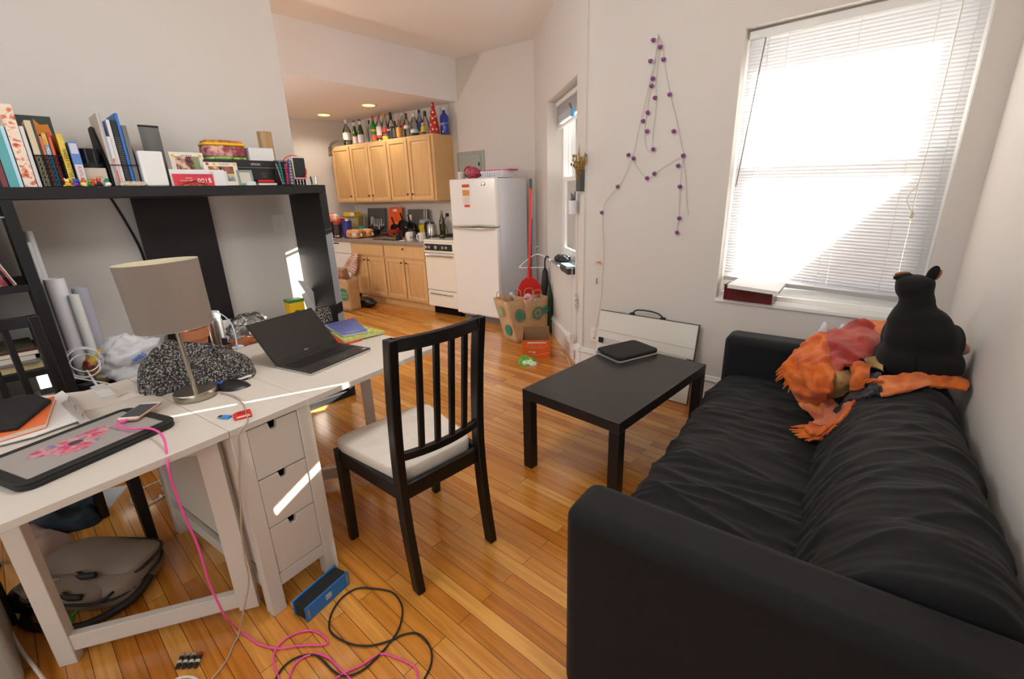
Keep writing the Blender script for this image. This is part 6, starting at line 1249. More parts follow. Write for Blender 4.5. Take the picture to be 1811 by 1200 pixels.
rows=[[TK@V((kp(x,y,-.10).x,-.10-.02*(i%2),kp(x,y,-.10).z)) for x,y in r] for i,r in enumerate(A)]
L=smooth_path([r[0] for r in rows],5); R=smooth_path([r[1] for r in rows],5); n=len(L)
def tf(i,j):
    k=int(round(i*(n-1))); p=L[k].lerp(R[k],j); return p+V((-KY_[0],-KY_[1],0))*(.018*math.sin(j*9+i*3)+.01*nz(p*8,1,2))
KY_=(-math.sin(KA),math.cos(KA)); b.grid(n,15,tf); b.build('cloth',strp,t,smooth=True,solid=.003)
t=thing('plastic_liner','white plastic bag end hanging between the grocery bag and the cabinet','plastic bag',(0,0,0)); P=[TK@V((kp(x,y,-.12).x,-.115,max(.01,kp(x,y,-.12).z))) for x,y in ((619,482),(621,500),(625,515),(628,527),(630,536))]; MB().tube(smooth_path(P,5),.02,n=10,radii=[.035-.02*k/20+.005*math.sin(k*2) for k in range(21)]).build('film',mat('bag_film'),t,smooth=True)
gp=atz(647,541,0); t=thing('trash_bag','black plastic rubbish bag lying on the kitchen floor by the cabinet','rubbish bag',(gp.x,gp.y,0),KA); MB().ball((0,0,.06),.19,.095,.066,nu=44,nv=26,fn=lambda p:V((p.x,p.y,max(-.059,p.z)))*(1+.22*nz(p,16,6)+.12*(1-abs(nz(p,30,8))*2))).build('film',mat('black_film','#121213',.25),t,smooth=True)
# ================================================================ CORNER BY THE NARROW WINDOW
a,c=V((-2.963,3.207,0)),V((-2.756,3.158,0))
def bagmw(p,q,ang=None): 
    u=(q-p).normalized(); return M(((u.x,-u.y,0,0),(u.y,u.x,0,0),(0,0,1,0),(0,0,0,1)))
mwb=T((-2.842,3.294,0),math.radians(-13)); paperbag('left brown paper shopping bag with round green emblems, in front of the fridge side',mwb,.21,.20,.41,.12,[('f',-.02,.29,.058,'pale'),('f',.02,.12,.055,'disc'),('r',.0,.26,.062,'ring')],5,lean=(-.12,-.03))
A_,B_=atz(936,601,0),atz(974,592,0); ab=math.atan2((B_-A_).y,(B_-A_).x); mwb2=T(A_+(B_-A_)*.42,ab)@T((0,.085,0)); paperbag('right brown paper shopping bag with pale green emblems, against the angled wall',mwb2,.25,.14,.41,.06,[('f',.0,.26,.068,'open'),('f',.095,.28,.045,'ring'),('l',.0,.22,.05,'disc')],8)
t=thing('crumpled_plastic','crumpled pink and clear plastic in the mouth of the right paper bag','plastic wrap',tuple(mwb2@V((-.03,.0,.35)))); MB().ball((0,0,.03),.075,.05,.06,nu=34,nv=20,fn=lambda p:p*(1+.4*nz(p,20,7))).build('film',mat('pink_film','#dcb8c0',.25,tl=.3,cols=[(.4,'#e07a9a'),(.55,'#e4dcdc')],vscale=20),t,smooth=True)
# orange box
p0,p1=V((-2.465,2.893,0)),V((-2.275,3.045,0)); u=(p1-p0).normalized(); v=V((-u.y,u.x,0)); L_=(p1-p0).length
bx=thing('orange_box','open orange shipping box with white print on the floor by the paper bags','box',mw=M(((u.x,v.x,0,p0.x),(u.y,v.y,0,p0.y),(0,0,1,0),(0,0,0,1)))); ob_=mat('orange_card','#e2601c',.45); D_=.21
b=MB(); b.box(0,L_,0,.003,0,.165).box(0,.003,.003,D_,0,.195).box(L_-.003,L_,.003,D_,0,.19).box(.003,L_-.003,D_-.003,D_,0,.235).box(.003,L_-.003,.003,D_-.003,0,.003)
b.build('outer_card',ob_,bx); b=MB(); b.box(.0035,.0045,.004,D_-.004,.004,.195).box(L_-.0045,L_-.0035,.004,D_-.004,.004,.19).box(.005,L_-.005,D_-.0045,D_-.0035,.004,.235).box(.005,L_-.005,.0035,.0045,.004,.165); b.build('inner_card',kraftd,bx)
FB=lambda x,z:M(((1,0,0,x),(0,0,-1,-.0008),(0,1,0,z),(0,0,0,1)))
wp=C('#f2c8a8',.5); lettering('Chegg',.026,C('#f6e4d6'),bx,FB(L_*.34,.06),ext=.0003,name='brand_lettering')
b=MB(); b.box(L_*.18,L_*.86,-.0012,0,.140,.149); b.build('headline_print',C('#f6e4d6'),bx); b=MB()
for x0 in (.15,.42,.66):
    z0,z1=.108,.130; x1=x0+.2; y=-.0011; b.tube([(L_*x0,y,z0),(L_*x1,y,z0),(L_*(x1+.04),y,(z0+z1)/2),(L_*x1,y,z1),(L_*x0,y,z1)],.0007,n=4,closed=True)
b.tube([(L_*.25,-.0011,.092),(L_*.8,-.0011,.094)],.0007,n=4); b.tube(smooth_path([(0,-.0011,.035),(L_*.4,-.0011,.03),(L_*.8,-.0011,.042),(L_,-.0011,.055)],5),.001,n=4); b.build('diagram_print',wp,bx)
np_=mat('green_napkin','#5aa02a',.7,cols=[(.45,'#4f9a24'),(.55,'#66aa34'),(.6,'#e8ecd8')],vscale=16)
heap('paper_napkin','crumpled green and white napkin on the floor before the orange box','napkin',pw([(916,639),(922,629),(931,628),(940,637),(950,638),(946,642),(930,643)],.02),0.0,.055,np_,31,16,36,'napkin_paper')
# dustpan and mop leaning between bag and fridge
rp3=C('#c8241e',.4)
dp=thing('dustpan','red dustpan with a long red pole standing behind the paper bags','dustpan',(-2.96,3.58,0)); 
top=V((-2.93,3.62,1.53)); bot=V((-2.955,3.60,.56)); q=lambda p:p-V((-2.96,3.58,0))
MB().cyl(q(bot),q(V(top)-V((0,0,.09))),.013,n=12).build('pole',C('#d23a24',.4),dp,smooth='auto'); MB().cyl(q(V(top)-V((0,0,.09))),q(top),.0145,n=12).build('grip',C('#3f4444',.5),dp,smooth='auto'); MB().cyl(q(V((-2.956,3.60,.56))),q(V((-2.955,3.60,.68))),.021,.017,n=12).build('socket',rp3,dp,smooth='auto')
mmx=T((.01,.02,.10),.75); MB(mmx@M(((1,0,0,0),(0,0,-1,0),(0,1,0,0),(0,0,0,1)))).prism([(-.13,0),(.13,0),(.13,.28),(.12,.37),(.08,.44),(.03,.475),(-.03,.475),(-.08,.44),(-.12,.37),(-.13,.28)],-.006,.006).build('pan_plate',rp3,dp,bevel=.003)
MB(mmx).box(-.13,-.122,-.10,-.006,0,.28).box(.122,.13,-.10,-.006,0,.28).box(-.13,.13,-.10,-.006,0,.006).build('pan_sides',rp3,dp,bevel=.002)
t=thing('broom','blue handled broom leaning in the corner behind the dustpan','broom',(-3.03,3.69,0)); MB().cyl((0,0,.12),(.03,.02,1.15),.011,n=10).build('handle',C('#2f3f8a',.4),t,smooth='auto'); MB().hexa([(-.13,-.02,0),(.13,-.02,0),(.13,.02,0),(-.13,.02,0)],[(-.10,-.015,.13),(.10,-.015,.13),(.10,.015,.13),(-.10,.015,.13)]).build('bristles',C('#2a3a6a',.9),t)
t=thing('umbrella','folded black umbrella hanging point down beside the broom','umbrella',(-2.84,3.72,0)); MB().lathe([(.004,0),(.03,.1),(.045,.45),(.03,.62),(.012,.66)],16,(0,0,0)).build('canopy',mat('black_nylon','#18191a',.5),t,smooth=True); MB().tube(smooth_path([(0,0,.66),(0,0,.74),(.02,0,.78),(.05,0,.77)],5),.008,n=8).build('handle',blackm,t,smooth=True)
t=thing('green_bag','dark green ribbed bottle bag hanging by the angled wall','bag',(-2.74,3.66,.0)); MB().lathe([(.04,0),(.05,.02),(.045,.35),(.02,.46),(.012,.52)],10).build('bag_cloth',mat('bottle_cloth','#1f3a1c',.4,var=.5,vscale=30),t,smooth=True)
t=thing('coat_hanger','white plastic coat hanger hooked over the broom and umbrella','hanger',(-2.92,3.70,.74),.7); MB().tube(smooth_path([(-.17,0,-.05),(0,0,.06),(.17,0,-.05),(.15,0,-.075),(-.15,0,-.075)],5,True),.006,n=7,closed=True).build('hanger_bar',C('#dedfe2',.4),t,smooth=True); MB().tube(smooth_path([(0,0,.06),(0,0,.09),(.02,0,.115),(.0,0,.14),(-.02,0,.12)],5),.003,n=6).build('hook',chrome,t,smooth=True)
t=thing('spray_can','blue spray can standing behind the left paper bag by the fridge','can',(-3.06,3.44,0)); MB().lathe([(0,0),(.033,0),(.033,.36),(.02,.39)],18,cap=False).build('can_body',C('#2a5fb8',.3),t,smooth='auto'); MB().lathe([(.02,.39),(.02,.43),(0,.43)],14).build('cap',C('#c8d0dc',.3),t,smooth='auto')
# narrow window: blind, clip, tray, gloves
def dg(x,y,off=0): 
    P=onp(x,y,DC+DN*off,DN); q=TD.inverted()@P; return q
nb=thing('raised_blind','white blind pulled up in a bunch at the head of the narrow window','window blind',mw=TD); MB().box(S0+.01,S1-.01,.085,.125,2.165,2.205).build('headrail',railm,nb,bevel=.002)
b=MB(); rnd=random.Random(4)
for k in range(22):
    z=2.16-.0065*k; b.hexa([(S0+.015,.085+.004*rnd.random(),z),(S1-.015,.085+.004*rnd.random(),z-.02*(k/22)),(S1-.015,.12,z-.02*(k/22)),(S0+.015,.12,z)],[(S0+.015,.085,z+.0025),(S1-.015,.085,z+.0025-.02*(k/22)),(S1-.015,.12,z+.0025-.02*(k/22)),(S0+.015,.12,z+.0025)])
b.build('slats',slatm,nb); MB().hexa([(S0+.015,.088,1.995),(S1-.015,.088,1.96),(S1-.015,.116,1.96),(S0+.015,.116,1.995)],[(S0+.015,.088,2.012),(S1-.015,.088,1.978),(S1-.015,.116,1.978),(S0+.015,.116,2.012)]).build('bottom_rail',railm,nb,bevel=.002)
MB().tube(smooth_path([(S1-.06,.08,2.16),(S1-.05,.075,1.6),(S1-.06,.08,1.2)],5),.0018,n=5).build('pull_cord',cordm,nb,smooth=True)
t=thing('binder_clip','blue clip pinching the raised blind','clip',mw=TD@T((.62,.075,2.02))); MB().box(-.03,.03,-.012,.006,-.03,.03).build('clip_body',C('#4aa8d8',.4),t,bevel=.004); MB().tube([(-.012,-.012,.03),(-.012,-.03,.07),(.012,-.03,.07),(.012,-.012,.03)],.003,n=6).build('clip_handle',C('#55585c',.3),t)
# tray sticking out over the sill
t=thing('foam_tray','grey foam tray jutting out over the narrow window sill','tray',mw=TD@T((.72,.0,SZ0+.021),0)); b=MB(); b.hexa([(-.18,-.03,0),(.18,-.03,0),(.18,.13,0),(-.18,.13,0)],[(-.22,-.07,.03),(.22,-.07,.03),(.22,.15,.03),(-.22,.15,.03)]); b.build('tray_body',C('#9aa0a6',.5),t,bevel=.004)
t=thing('work_gloves','pair of black rubber gloves heaped on the foam tray','gloves',mw=TD@T((.78,.03,SZ0+.051),0)); MB().ball((0,0,.03),.13,.06,.035,nu=44,nv=24,fn=lambda p:V((p.x,p.y,max(-.03,p.z)))*(1+.35*nz(p,24,9)+.15*(1-abs(nz(p,50,2))*2))).build('rubber',mat('navy_rubber','#1d2129',.5),t,smooth=True)
t=thing('planter','dark plastic planter box at the near end of the narrow sill','planter',mw=TD@T((.36,-.01,SZ0+.021))); MB().hexa([(-.12,-.05,.0),(.12,-.05,0),(.12,.09,0),(-.12,.09,0)],[(-.13,-.06,.05),(.13,-.06,.05),(.13,.10,.05),(-.13,.10,.05)]).build('box_body',C('#3f3c3a',.5),t,bevel=.003)
t=thing('blue_cloth','folded light blue cloth lying on the dark planter','cloth',mw=TD@T((.40,.0,SZ0+.0715))); MB().box(-.10,.12,-.05,.08,0,.008).build('cloth',C('#8fc0d2',.8),t,bevel=.003)
# wall pocket with dried flowers, hanging cup with pens
DKP=mat('pocket_slate','#4a4c4c',.6)
t=thing('wall_vase','flat dark grey wall vase with dried flowers by the corner','vase',mw=TD@T((.055,-.001,1.40))); MB().box(-.055,.055,-.035,0,0,.15).build('pocket',DKP,t,bevel=.002)
df=thing('dried_flowers','golden dried flowers standing in the flat wall vase','dried flowers',mw=TD@T((.055,-.02,1.40))); b=MB(); rnd=random.Random(9)
for k in range(46):
    a=rnd.uniform(-.10,.07); h=rnd.uniform(.17,.25); tp=V((a,rnd.uniform(-.06,.02),h)); b.cyl((rnd.uniform(-.03,.03),0,.03),tp,.0012,n=4)
    b.ball(tp,.009,.007,.012,nu=7,nv=5)
for k in range(4): b.cyl((.0,0,.1),(.01+.012*k,-.005,.33-.02*k),.0015,n=4)
b.build('flower_heads',mat('dried_gold','#9a7a3a',.8,var=.5,vscale=80),df)
t=thing('hanging_cup','white cup hung on the angled wall edge holding black pens','cup',mw=TD@T((.155,-.045,1.235))); MB().lathe([(0,0),(.032,0),(.036,.10),(.033,.10),(.029,.004),(0,.004)],22,cap=False).build('cup',C('#dcd9dc',.4),t,smooth='auto'); MB().box(-.006,.006,.036,.043,.02,.09).build('hook_tab',C('#dcd9dc',.4),t)
for k,(dx,dy,l) in enumerate(((.012,-.004,.15),(-.012,.006,.16),(.0,.0,.14),(.018,.006,.135))):
    p=thing('pen',['black pen leaning left in the hung cup','tall black pen in the hung cup','short black pen in the hung cup','black marker at the right of the hung cup'][k],'pen',mw=TD@T((.155+dx*.5,-.045+dy*.5,1.2402)),group='pens in the hung cup'); MB().cyl((0,0,0),(dx*.9,dy,l*.7),.005,n=8).build('barrel',blackm,p,smooth='auto'); MB().cyl((dx*.91,dy,l*.705),(dx*1.3,dy*1.2,l),.0058,n=8).build('cap',C('#55585a',.3),p,smooth='auto')
def outlet(label,mw): 
    t=thing('wall_outlet',label,'outlet',mw=mw); MB().box(-.036,.036,-.006,-.0005,-.058,.058).build('plate',plm,t,bevel=.002); b=MB()
    for z in (-.025,.025):
        for x in (-.008,.006): b.box(x,x+.003,-.0068,-.006,z-.006,z+.006)
    b.build('sockets',void,t); return t
# adapter, tangle of cords, outlet on the angled baseboard
q=dg(1012,600); t=thing('power_adapter','white plug-in power adapter hanging low on the angled wall','adapter',mw=TD@T((.17,-.045,.19))); MB().box(-.03,.03,-.024,.018,-.005,.075).build('adapter_body',C('#ddd9d2',.4),t,bevel=.006); MB().tube(smooth_path([(.0,-.005,.075),(-.005,-.0,.2),(.005,.0,.33),(-.012,.0,.6),(-.01,.02,.95),(.0,.02,1.1)],6),.0028,n=6).build('cord',C('#cfcac4',.5),t,smooth=True)
t=thing('cord_tangle','tied bundle of grey cord hanging on the angled wall','cable',mw=TD@T((.13,-.012,.50))); b=MB(); pts=[]
for k in range(60): a=k*.9; pts.append((.028*math.sin(a),-.006*math.cos(a*1.7),-.02+.11*k/60+.02*math.cos(a*.7)))
b.tube(smooth_path(pts,3),.0022,n=5); b.tube(smooth_path([(0,0,-.02),(.01,0,-.12),(-.005,0,-.25),(-.03,0,-.36),(-.06,-.0,-.47)],6),.0018,n=5); b.tube(smooth_path([(0,0,.09),(.01,0,.25),(.0,0,.6),(.006,0,.9)],6),.0018,n=5); b.build('cord',C('#b8b4b2',.5),t,smooth=True)
outlet('outlet set in the baseboard of the angled wall below the adapter',TD@T((.165,-.026,.075))@M.Diagonal((.8,1,.8,1)))
t=thing('floor_cord','thin white cord end lying on the floor by the angled baseboard','cable',(0,0,0)); P=[atz(x,y,.005) for x,y in ((994,626),(1002,630),(1006,640),(1009,650),(1014,655))]; MB().tube(smooth_path(P,5),.0028,n=6).build('cord',C('#ddd4c4',.5),t,smooth=True); MB().cyl(P[0],P[0]+V((-.02,.012,.002)),.006,n=8).build('plug',C('#ddd4c4',.5),t,smooth='auto')
# ================================================================ WINDOW WALL
outlet('white double outlet on the wall left of the drawing board',T((-1.80,3.0,.315)))
wire=C('#b9b2a8',.6)
sl=thing('string_lights','string of purple heart bulbs pinned to the window wall in a tall loop','string lights',(0,0,0)); Yw=2.992
W=lambda x,y,o=0:aty(x,y,Yw-o)
strands=[[(1164,60),(1160,95),(1150,140),(1140,185),(1128,235),(1119,275),(1100,320),(1080,345),(1068,365),(1066,400),(1068,440),(1066,480),(1064,520),(1058,560),(1050,600)],
 [(1164,60),(1158,110),(1150,160),(1143,200),(1140,235),(1142,258),(1148,268),(1153,262),(1155,230),(1160,190),(1160,140),(1165,95),(1164,60)],
 [(1164,60),(1172,85),(1178,130),(1186,170),(1196,210),(1206,260),(1208,275),(1190,285),(1170,298),(1155,308),(1145,315),(1130,300),(1118,277)],
 [(1208,275),(1212,310),(1214,350),(1217,380)],[(1208,275),(1203,320),(1201,370),(1199,395),(1196,411)]]
b=MB()
for s in strands: b.tube(smooth_path([W(x,y,.003+.004*(i%2)) for i,(x,y) in enumerate(s)],6),.0016,n=5)
b.build('cord',wire,sl,smooth=True); hp_=mat('purple_bulb','#7a2f78',.25,coat=.4)
for (x,y) in ((1155,71),(1167,83),(1150,108),(1173,105),(1154,139),(1152,152),(1158,173),(1184,167),(1145,199),(1137,214),(1144,232),(1191,232),(1155,264),(1111,274),(1120,280),(1208,275),(1199,293),(1144,315),(1157,307),(1092,330),(1202,330),(1064,376),(1201,386),(1197,411)):
    p=W(x,y,.014); k=MB(T(p,0,0,0)); k.ball((0,0,0),.0135,.009,.012,nu=12,nv=8,fn=lambda p:V((p.x*(1+.25*(p.z>0)),p.y,p.z))); k.cyl((0,.004,.006),(0,.012,.012),.004,n=6); k.build('bulb',hp_,sl,smooth=True)
t=thing('origami_bird','tiny orange paper bird clipped to the light cord','ornament',W(1061,465,.006)); MB().add([(-.03,0,.002),(0,-.012,.0),(.02,0,-.004),(0,0,.014),(-.045,-.004,.004)],[(0,1,3),(1,2,3),(4,0,3),(4,1,0)]).build('folded_paper',C('#d8743a',.6),t)
t=thing('clothes_peg','little metal peg clipped to the light cord under the paper bird','peg',W(1055,496,.006)); MB().bar((-.004,0,-.025),(0,0,.02),.004,.003).bar((.007,0,-.025),(.002,0,.02),.004,.003).build('peg_legs',C('#8a8278',.4,metal=.5),t)
# drawing board
db=thing('drawing_board','white drawing board with parallel bar leaning against the window wall behind the coffee table','drawing board',mw=T((-1.72,2.86,.0))@M.Rotation(-.17,4,'X')); bw_=.735; bh=.545
MB().box(0,bw_,-.012,.012,.004,bh).build('board',mat('board_white','#d9d7cf',.45),db,bevel=.002); b=MB(); b.box(0,bw_,-.013,.013,bh,bh+.004).box(bw_,bw_+.003,-.013,.013,0,bh+.004).build('edge_trim',C('#4a4a48',.5),db)
MB().hexa([(.03,-.020,.30),(bw_-.02,-.020,.275),(bw_-.02,-.014,.275),(.03,-.014,.30)],[(.03,-.020,.345),(bw_-.02,-.020,.320),(bw_-.02,-.014,.320),(.03,-.014,.345)]).build('parallel_bar',mat('clear_acrylic','#c4c2bb',.2),db)
b=MB(); b.box(.02,.06,-.03,-.02,.305,.345).box(bw_-.04,bw_+.005,-.03,-.02,.275,.315); b.build('bar_knob',blackm,db,bevel=.004); b=MB(); b.cyl((.03,-.0185,.333),(bw_-.02,-.0185,.309),.0015,n=5); b.cyl((0,-.014,.40),(bw_,-.014,.385),.0008,n=4); b.build('guide_wire',C('#6a6a66',.4),db)
b=MB(); b.box(.24,.27,-.014,.014,bh+.004,bh+.016).box(.47,.50,-.014,.014,bh+.004,bh+.016); b.tube(smooth_path([(.255,0,bh+.014),(.29,0,bh+.04),(.38,0,bh+.045),(.45,0,bh+.035),(.485,0,bh+.014)],5),.005,n=8); b.build('carry_handle',blackm,db,smooth='auto')
# laptop sleeve on the coffee table
P=[V((-1.372,2.30,0)),V((-1.165,2.222,0)),V((-1.04,2.50,0)),V((-1.255,2.585,0))]; o=P[0]; u=(P[3]-P[0]).normalized(); v=(P[1]-P[0]).normalized()
ls=thing('laptop','black padded sleeve holding a silver laptop, at the wall end of the coffee table','laptop',mw=M(((v.x,-v.y,0,o.x),(v.y,v.x,0,o.y),(0,0,1,.4525),(0,0,0,1)))); w1=(P[1]-P[0]).length; l1=(P[3]-P[0]).length
MB().prism(rrect(-.004,w1+.004,-.006,l1-.01,.02),0,.010).build('silver_laptop',mat('laptop_silver2','#a8a49e',.35,metal=.6),ls,bevel=.002); MB().prism(rrect(0,w1,0,l1,.03),.0105,.034).build('padded_sleeve',mat('neoprene'),ls,bevel=.009,seg=4,smooth=False)
MB().box(.02,.05,.0,.002,.016,.022).build('zip_pull',C('#8a8a8a',.3),ls)
# red box and papers on the big window sill
p0,p1=aty(1275,540,2.955),aty(1365,545,2.955); zs=WZ0+.0225
t=thing('red_box','dark red lacquered box at the left end of the big window sill','box',(p0.x+.005,2.962,zs)); wR=p1.x-p0.x-.012; MB().box(0,wR,0,.12,0,.085).build('box_body',mat('red_lacquer','#5a0f0e',.2,coat=.5),t,bevel=.002); MB().box(-.002,wR+.002,-.002,.122,.0855,.097).build('lid',mat('red_lacquer'),t,bevel=.002)
t=thing('paper_stack','white papers lying askew on the red box','papers',(p0.x+.035,2.955,zs+.0975),-.05); MB().hexa([(0,-.03,-.012),(.285,-.04,-.022),(.285,.10,.012),(.02,.10,.012)],[(0,-.03,.008),(.285,-.04,-.002),(.285,.10,.03),(.02,.10,.03)]).build('sheets',white,t); MB().hexa([(0,-.032,-.014),(.285,-.043,-.022),(.285,-.041,-.022),(0,-.031,-.012)],[(0,-.031,-.014),(.285,-.042,-.022),(.285,-.040,-.022),(0,-.030,-.012)]).build('drooping_sheet',C('#e2e0de'),t)
# white paper bags peeping over sofa arm
t=thing('gift_bag','white plastic bag with two knotted ears standing behind the far sofa arm','plastic bag',(-.255,2.85,.02)); MB().box(-.10,.10,-.05,.05,0,.50).build('bag_body',C('#d4d2cc',.5),t,bevel=.02,seg=3); b=MB()
for x in (-.045,.035): b.lathe([(.045,0),(.035,.08),(.014,.15),(.008,.175),(0,.18)],14,(x,0,.50),sy=.6)
b.build('knotted_ear',mat('bag_film'),t,smooth=True)
# ================================================================ BLANKET AND PLUSH DOG
SM=sofa.matrix_world.copy(); bpy.context.view_layer.update(); SM=sofa.matrix_world.copy(); SMI=SM.inverted()
SP_=[(-.02,.40),(.07,.44),(.45,.44),(.485,.46),(.515,.51),(.555,.585),(.615,.645),(.69,.675),(.76,.68),(.815,.655),(.85,.6)]
def zsofa(x,y):
    q=SMI@V((x,y,0)); v=q.x
    z=SP_[-1][1]
    for (a,za),(b,zb) in zip(SP_,SP_[1:]):
        if a<=v<=b: z=za+(zb-za)*(v-a)/(b-a); break
    if v<SP_[0][0]: z=.4
    if q.y>LEN-.17: z=max(z,.65)
    return z+.016
tb_=thing('throw_blanket','orange and red fringed mohair throw bunched over the far corner of the sofa','blanket',(0,0,0))
def wool(n,cols,sc=14): return mat(n,'#c06030',.95,cols=cols,vscale=sc,sheen=.12,bump=.25,bscale=220)
WO=wool('wool_orange',[(.35,'#b04a10'),(.6,'#cc661e')]); WR=wool('wool_red',[(.38,'#8e2a26'),(.5,'#a0342c'),(.62,'#a8503c')],9); WT_=wool('wool_tan',[(.4,'#8a6a3c'),(.6,'#b08a58')]); WN=wool('wool_navy',[(.40,'#15171f'),(.52,'#22252f'),(.62,'#4a2a32')],22); WP_=wool('wool_peach',[(.4,'#c4602a'),(.6,'#d8804a')]); WK=wool('wool_pink',[(.35,'#a84a3c'),(.5,'#bc684a'),(.62,'#d88a48')],10)
mats=[WO,WR,WT_,WN,WP_,WK]; b=MB()
def patch(k,rows,seed,amp=.014,nu=26,nv=30,fr=16):
    R=[[atz(*p) for p in r] for r in rows]; ncol=len(R[0])
    cols=[smooth_path([r[c] for r in R],10) for c in range(ncol)]; m=len(cols[0]); L=[smooth_path([cols[c][i] for c in range(ncol)],10) for i in range(m)]; q=len(L[0])
    def fn(i,j):
        fi=i*(m-1); fj=j*(q-1); p=L[int(round(fi))][int(round(fj))]
        e=math.sin(PI*min(1,max(0,j)))**.4*math.sin(PI*min(1,max(0,i)))**.3 if True else 1
        d=amp*1.9*(.8*(1-2*abs(nz((p.x*fr+p.z*9,p.y*fr*.5,p.z*fr),1,seed)))+.5*nz(p*fr*1.7,1,seed+2))
        t=p+V((-.35,-.75,.55))*d
        return (t.x,t.y,max(t.z,zsofa(t.x,t.y)+.002))
    b.grid(m,q,fn,k)
patch(0,[[(1432,604,.68),(1455,590,.71),(1482,584,.73)],[(1403,634,.63),(1440,628,.67),(1480,618,.71)],[(1388,658,.585),(1425,655,.63),(1479,655,.68)],[(1400,682,.54),(1428,690,.575),(1472,690,.63)],[(1414,712,.49),(1438,716,.505),(1464,708,.55)]],1,.02)
patch(1,[[(1470,592,.72),(1500,578,.745),(1530,569,.77),(1550,580,.76),(1568,606,.735)],[(1472,625,.71),(1500,613,.735),(1530,606,.755),(1550,612,.745),(1569,625,.72)],[(1478,662,.67),(1500,652,.69),(1525,642,.705),(1550,636,.705),(1569,642,.695)]],4,.024,fr=10)
patch(4,[[(1532,569,.765),(1560,568,.775),(1582,570,.775)],[(1545,588,.745),(1562,590,.75),(1580,598,.745)],[(1556,606,.73),(1567,608,.73),(1578,622,.72)]],6,.014)
patch(2,[[(1474,664,.66),(1500,658,.67),(1515,655,.67)],[(1468,684,.62),(1495,680,.635),(1515,672,.645)],[(1462,704,.555),(1490,702,.575),(1512,692,.60)]],7,.018)
patch(0,[[(1506,648,.69),(1524,643,.71),(1542,652,.70)],[(1508,668,.665),(1524,668,.685),(1536,672,.68)],[(1506,692,.62),(1520,690,.64),(1530,688,.65)]],8,.012)
patch(2,[[(1530,638,.72),(1548,633,.725),(1564,636,.72)],[(1540,650,.70),(1552,652,.70),(1564,658,.70)]],9,.010)
patch(3,[[(1505,696,.60),(1530,668,.665),(1560,662,.70)],[(1498,715,.565),(1530,695,.63),(1562,684,.685)],[(1508,735,.545),(1532,720,.60),(1558,702,.66)]],10,.016)
patch(4,[[(1556,668,.705),(1600,664,.715),(1650,662,.715)],[(1554,684,.685),(1600,680,.70),(1655,674,.705)],[(1556,704,.662),(1602,695,.685),(1650,684,.692)]],11,.012,fr=24)
patch(0,[[(1640,664,.715),(1675,664,.715),(1712,672,.70)],[(1645,674,.705),(1680,674,.705),(1714,682,.695)],[(1644,686,.690),(1682,688,.688),(1712,694,.682)]],15,.012,fr=24)
patch(5,[[(1413,706,.49),(1440,700,.53),(1472,704,.55)],[(1420,720,.475),(1450,722,.50),(1486,718,.545)],[(1440,738,.47),(1466,742,.495),(1500,738,.535)],[(1442,752,.465),(1470,756,.49),(1508,748,.525)]],12,.018)
patch(0,[[(1434,748,.465),(1466,748,.49),(1508,744,.53)],[(1430,764,.463),(1466,765,.475),(1500,760,.51)],[(1440,772,.463),(1470,777,.468),(1490,780,.49)]],13,.020,fr=24)
b.build('blanket_cloth',mats,tb_,smooth=True,solid=.012)
rnd=random.Random(5)
def tassels(pts,dirs,n,z0,l=.05,zt=None):
    P=smooth_path([atz(*p) for p in pts],8); b=MB()
    for k in range(n):
        p=P[int(k/(n-1)*(len(P)-1))] if n>1 else P[0]; d=V(dirs)*l*rnd.uniform(.6,1.3)+V((rnd.uniform(-.3,.3)*l,rnd.uniform(-.3,.3)*l,0)); m=p+d*.5; e=p+d
        m.z=max(m.z,zsofa(m.x,m.y)); e.z=max(e.z-.01,zsofa(e.x,e.y)); b.tube(smooth_path([p,m,e],3),.004,n=6,radii=[.006,.006,.006,.005,.004,.003,.002])
    b.build('fringe',WO,tb_,smooth=True)
tassels([(1440,608,.68),(1403,634,.63),(1389,657,.585),(1400,681,.54)],(-.6,-.5,-.6),20,0,.045)
tassels([(1436,752,.468),(1432,765,.465),(1445,774,.465),(1490,780,.485)],(-.8,-.35,-.1),24,0,.055)
patch_extra=0
tassels([(1425,610,.66),(1410,628,.635),(1396,648,.60)],(-.7,-.3,-.65),12,0,.04)
tassels([(1550,672,.71),(1562,674,.71)],(-.7,-.5,.0),7,0,.04)
heap('scarf','dark navy checked scarf end tucked under the orange throw','scarf',pw([(1500,720),(1512,738),(1535,728),(1556,704),(1548,690),(1520,700)],.60),0,.03,WN,17,10,36,'scarf_cloth',base=lambda x,y:zsofa(x,y)-.004) if False else None
# plush dog, sitting with its back to the room
bd_=V((.085,2.25,0)); fy=V((.05,1,0)).normalized(); fx=V((fy.y,-fy.x,0)); zb=.672
PD=M(((fx.x,fy.x,0,bd_.x),(fx.y,fy.y,0,bd_.y),(0,0,1,0),(0,0,0,1)))
pdm=mat('plush_black','#0b0a0b',.95,sheen=.03,bump=.3,bscale=350); pdt=mat('plush_tan','#9a5a34',.95,sheen=.1,bump=.3,bscale=350)
dog=thing('plush_dog','large black plush dog toy sitting on the sofa back, facing the window','stuffed toy',mw=PD)
b=MB()
def el(c,r,rot=0): 
    b.T=T(c,0,0,rot); b.ball((0,0,0),*r,nu=24,nv=16); b.T=M()
el((-.005,.0,.745),(.132,.105,.088)); el((-.015,.0,.83),(.112,.09,.10)); el((-.03,.005,.885),(.098,.075,.07)); el((-.05,.02,.95),(.056,.056,.075)); el((-.068,.035,1.012),(.060,.068,.052)); el((-.095,.03,1.03),(.034,.05,.03)); el((-.042,.03,1.03),(.034,.05,.03)); el((-.068,.09,1.0),(.042,.06,.04))
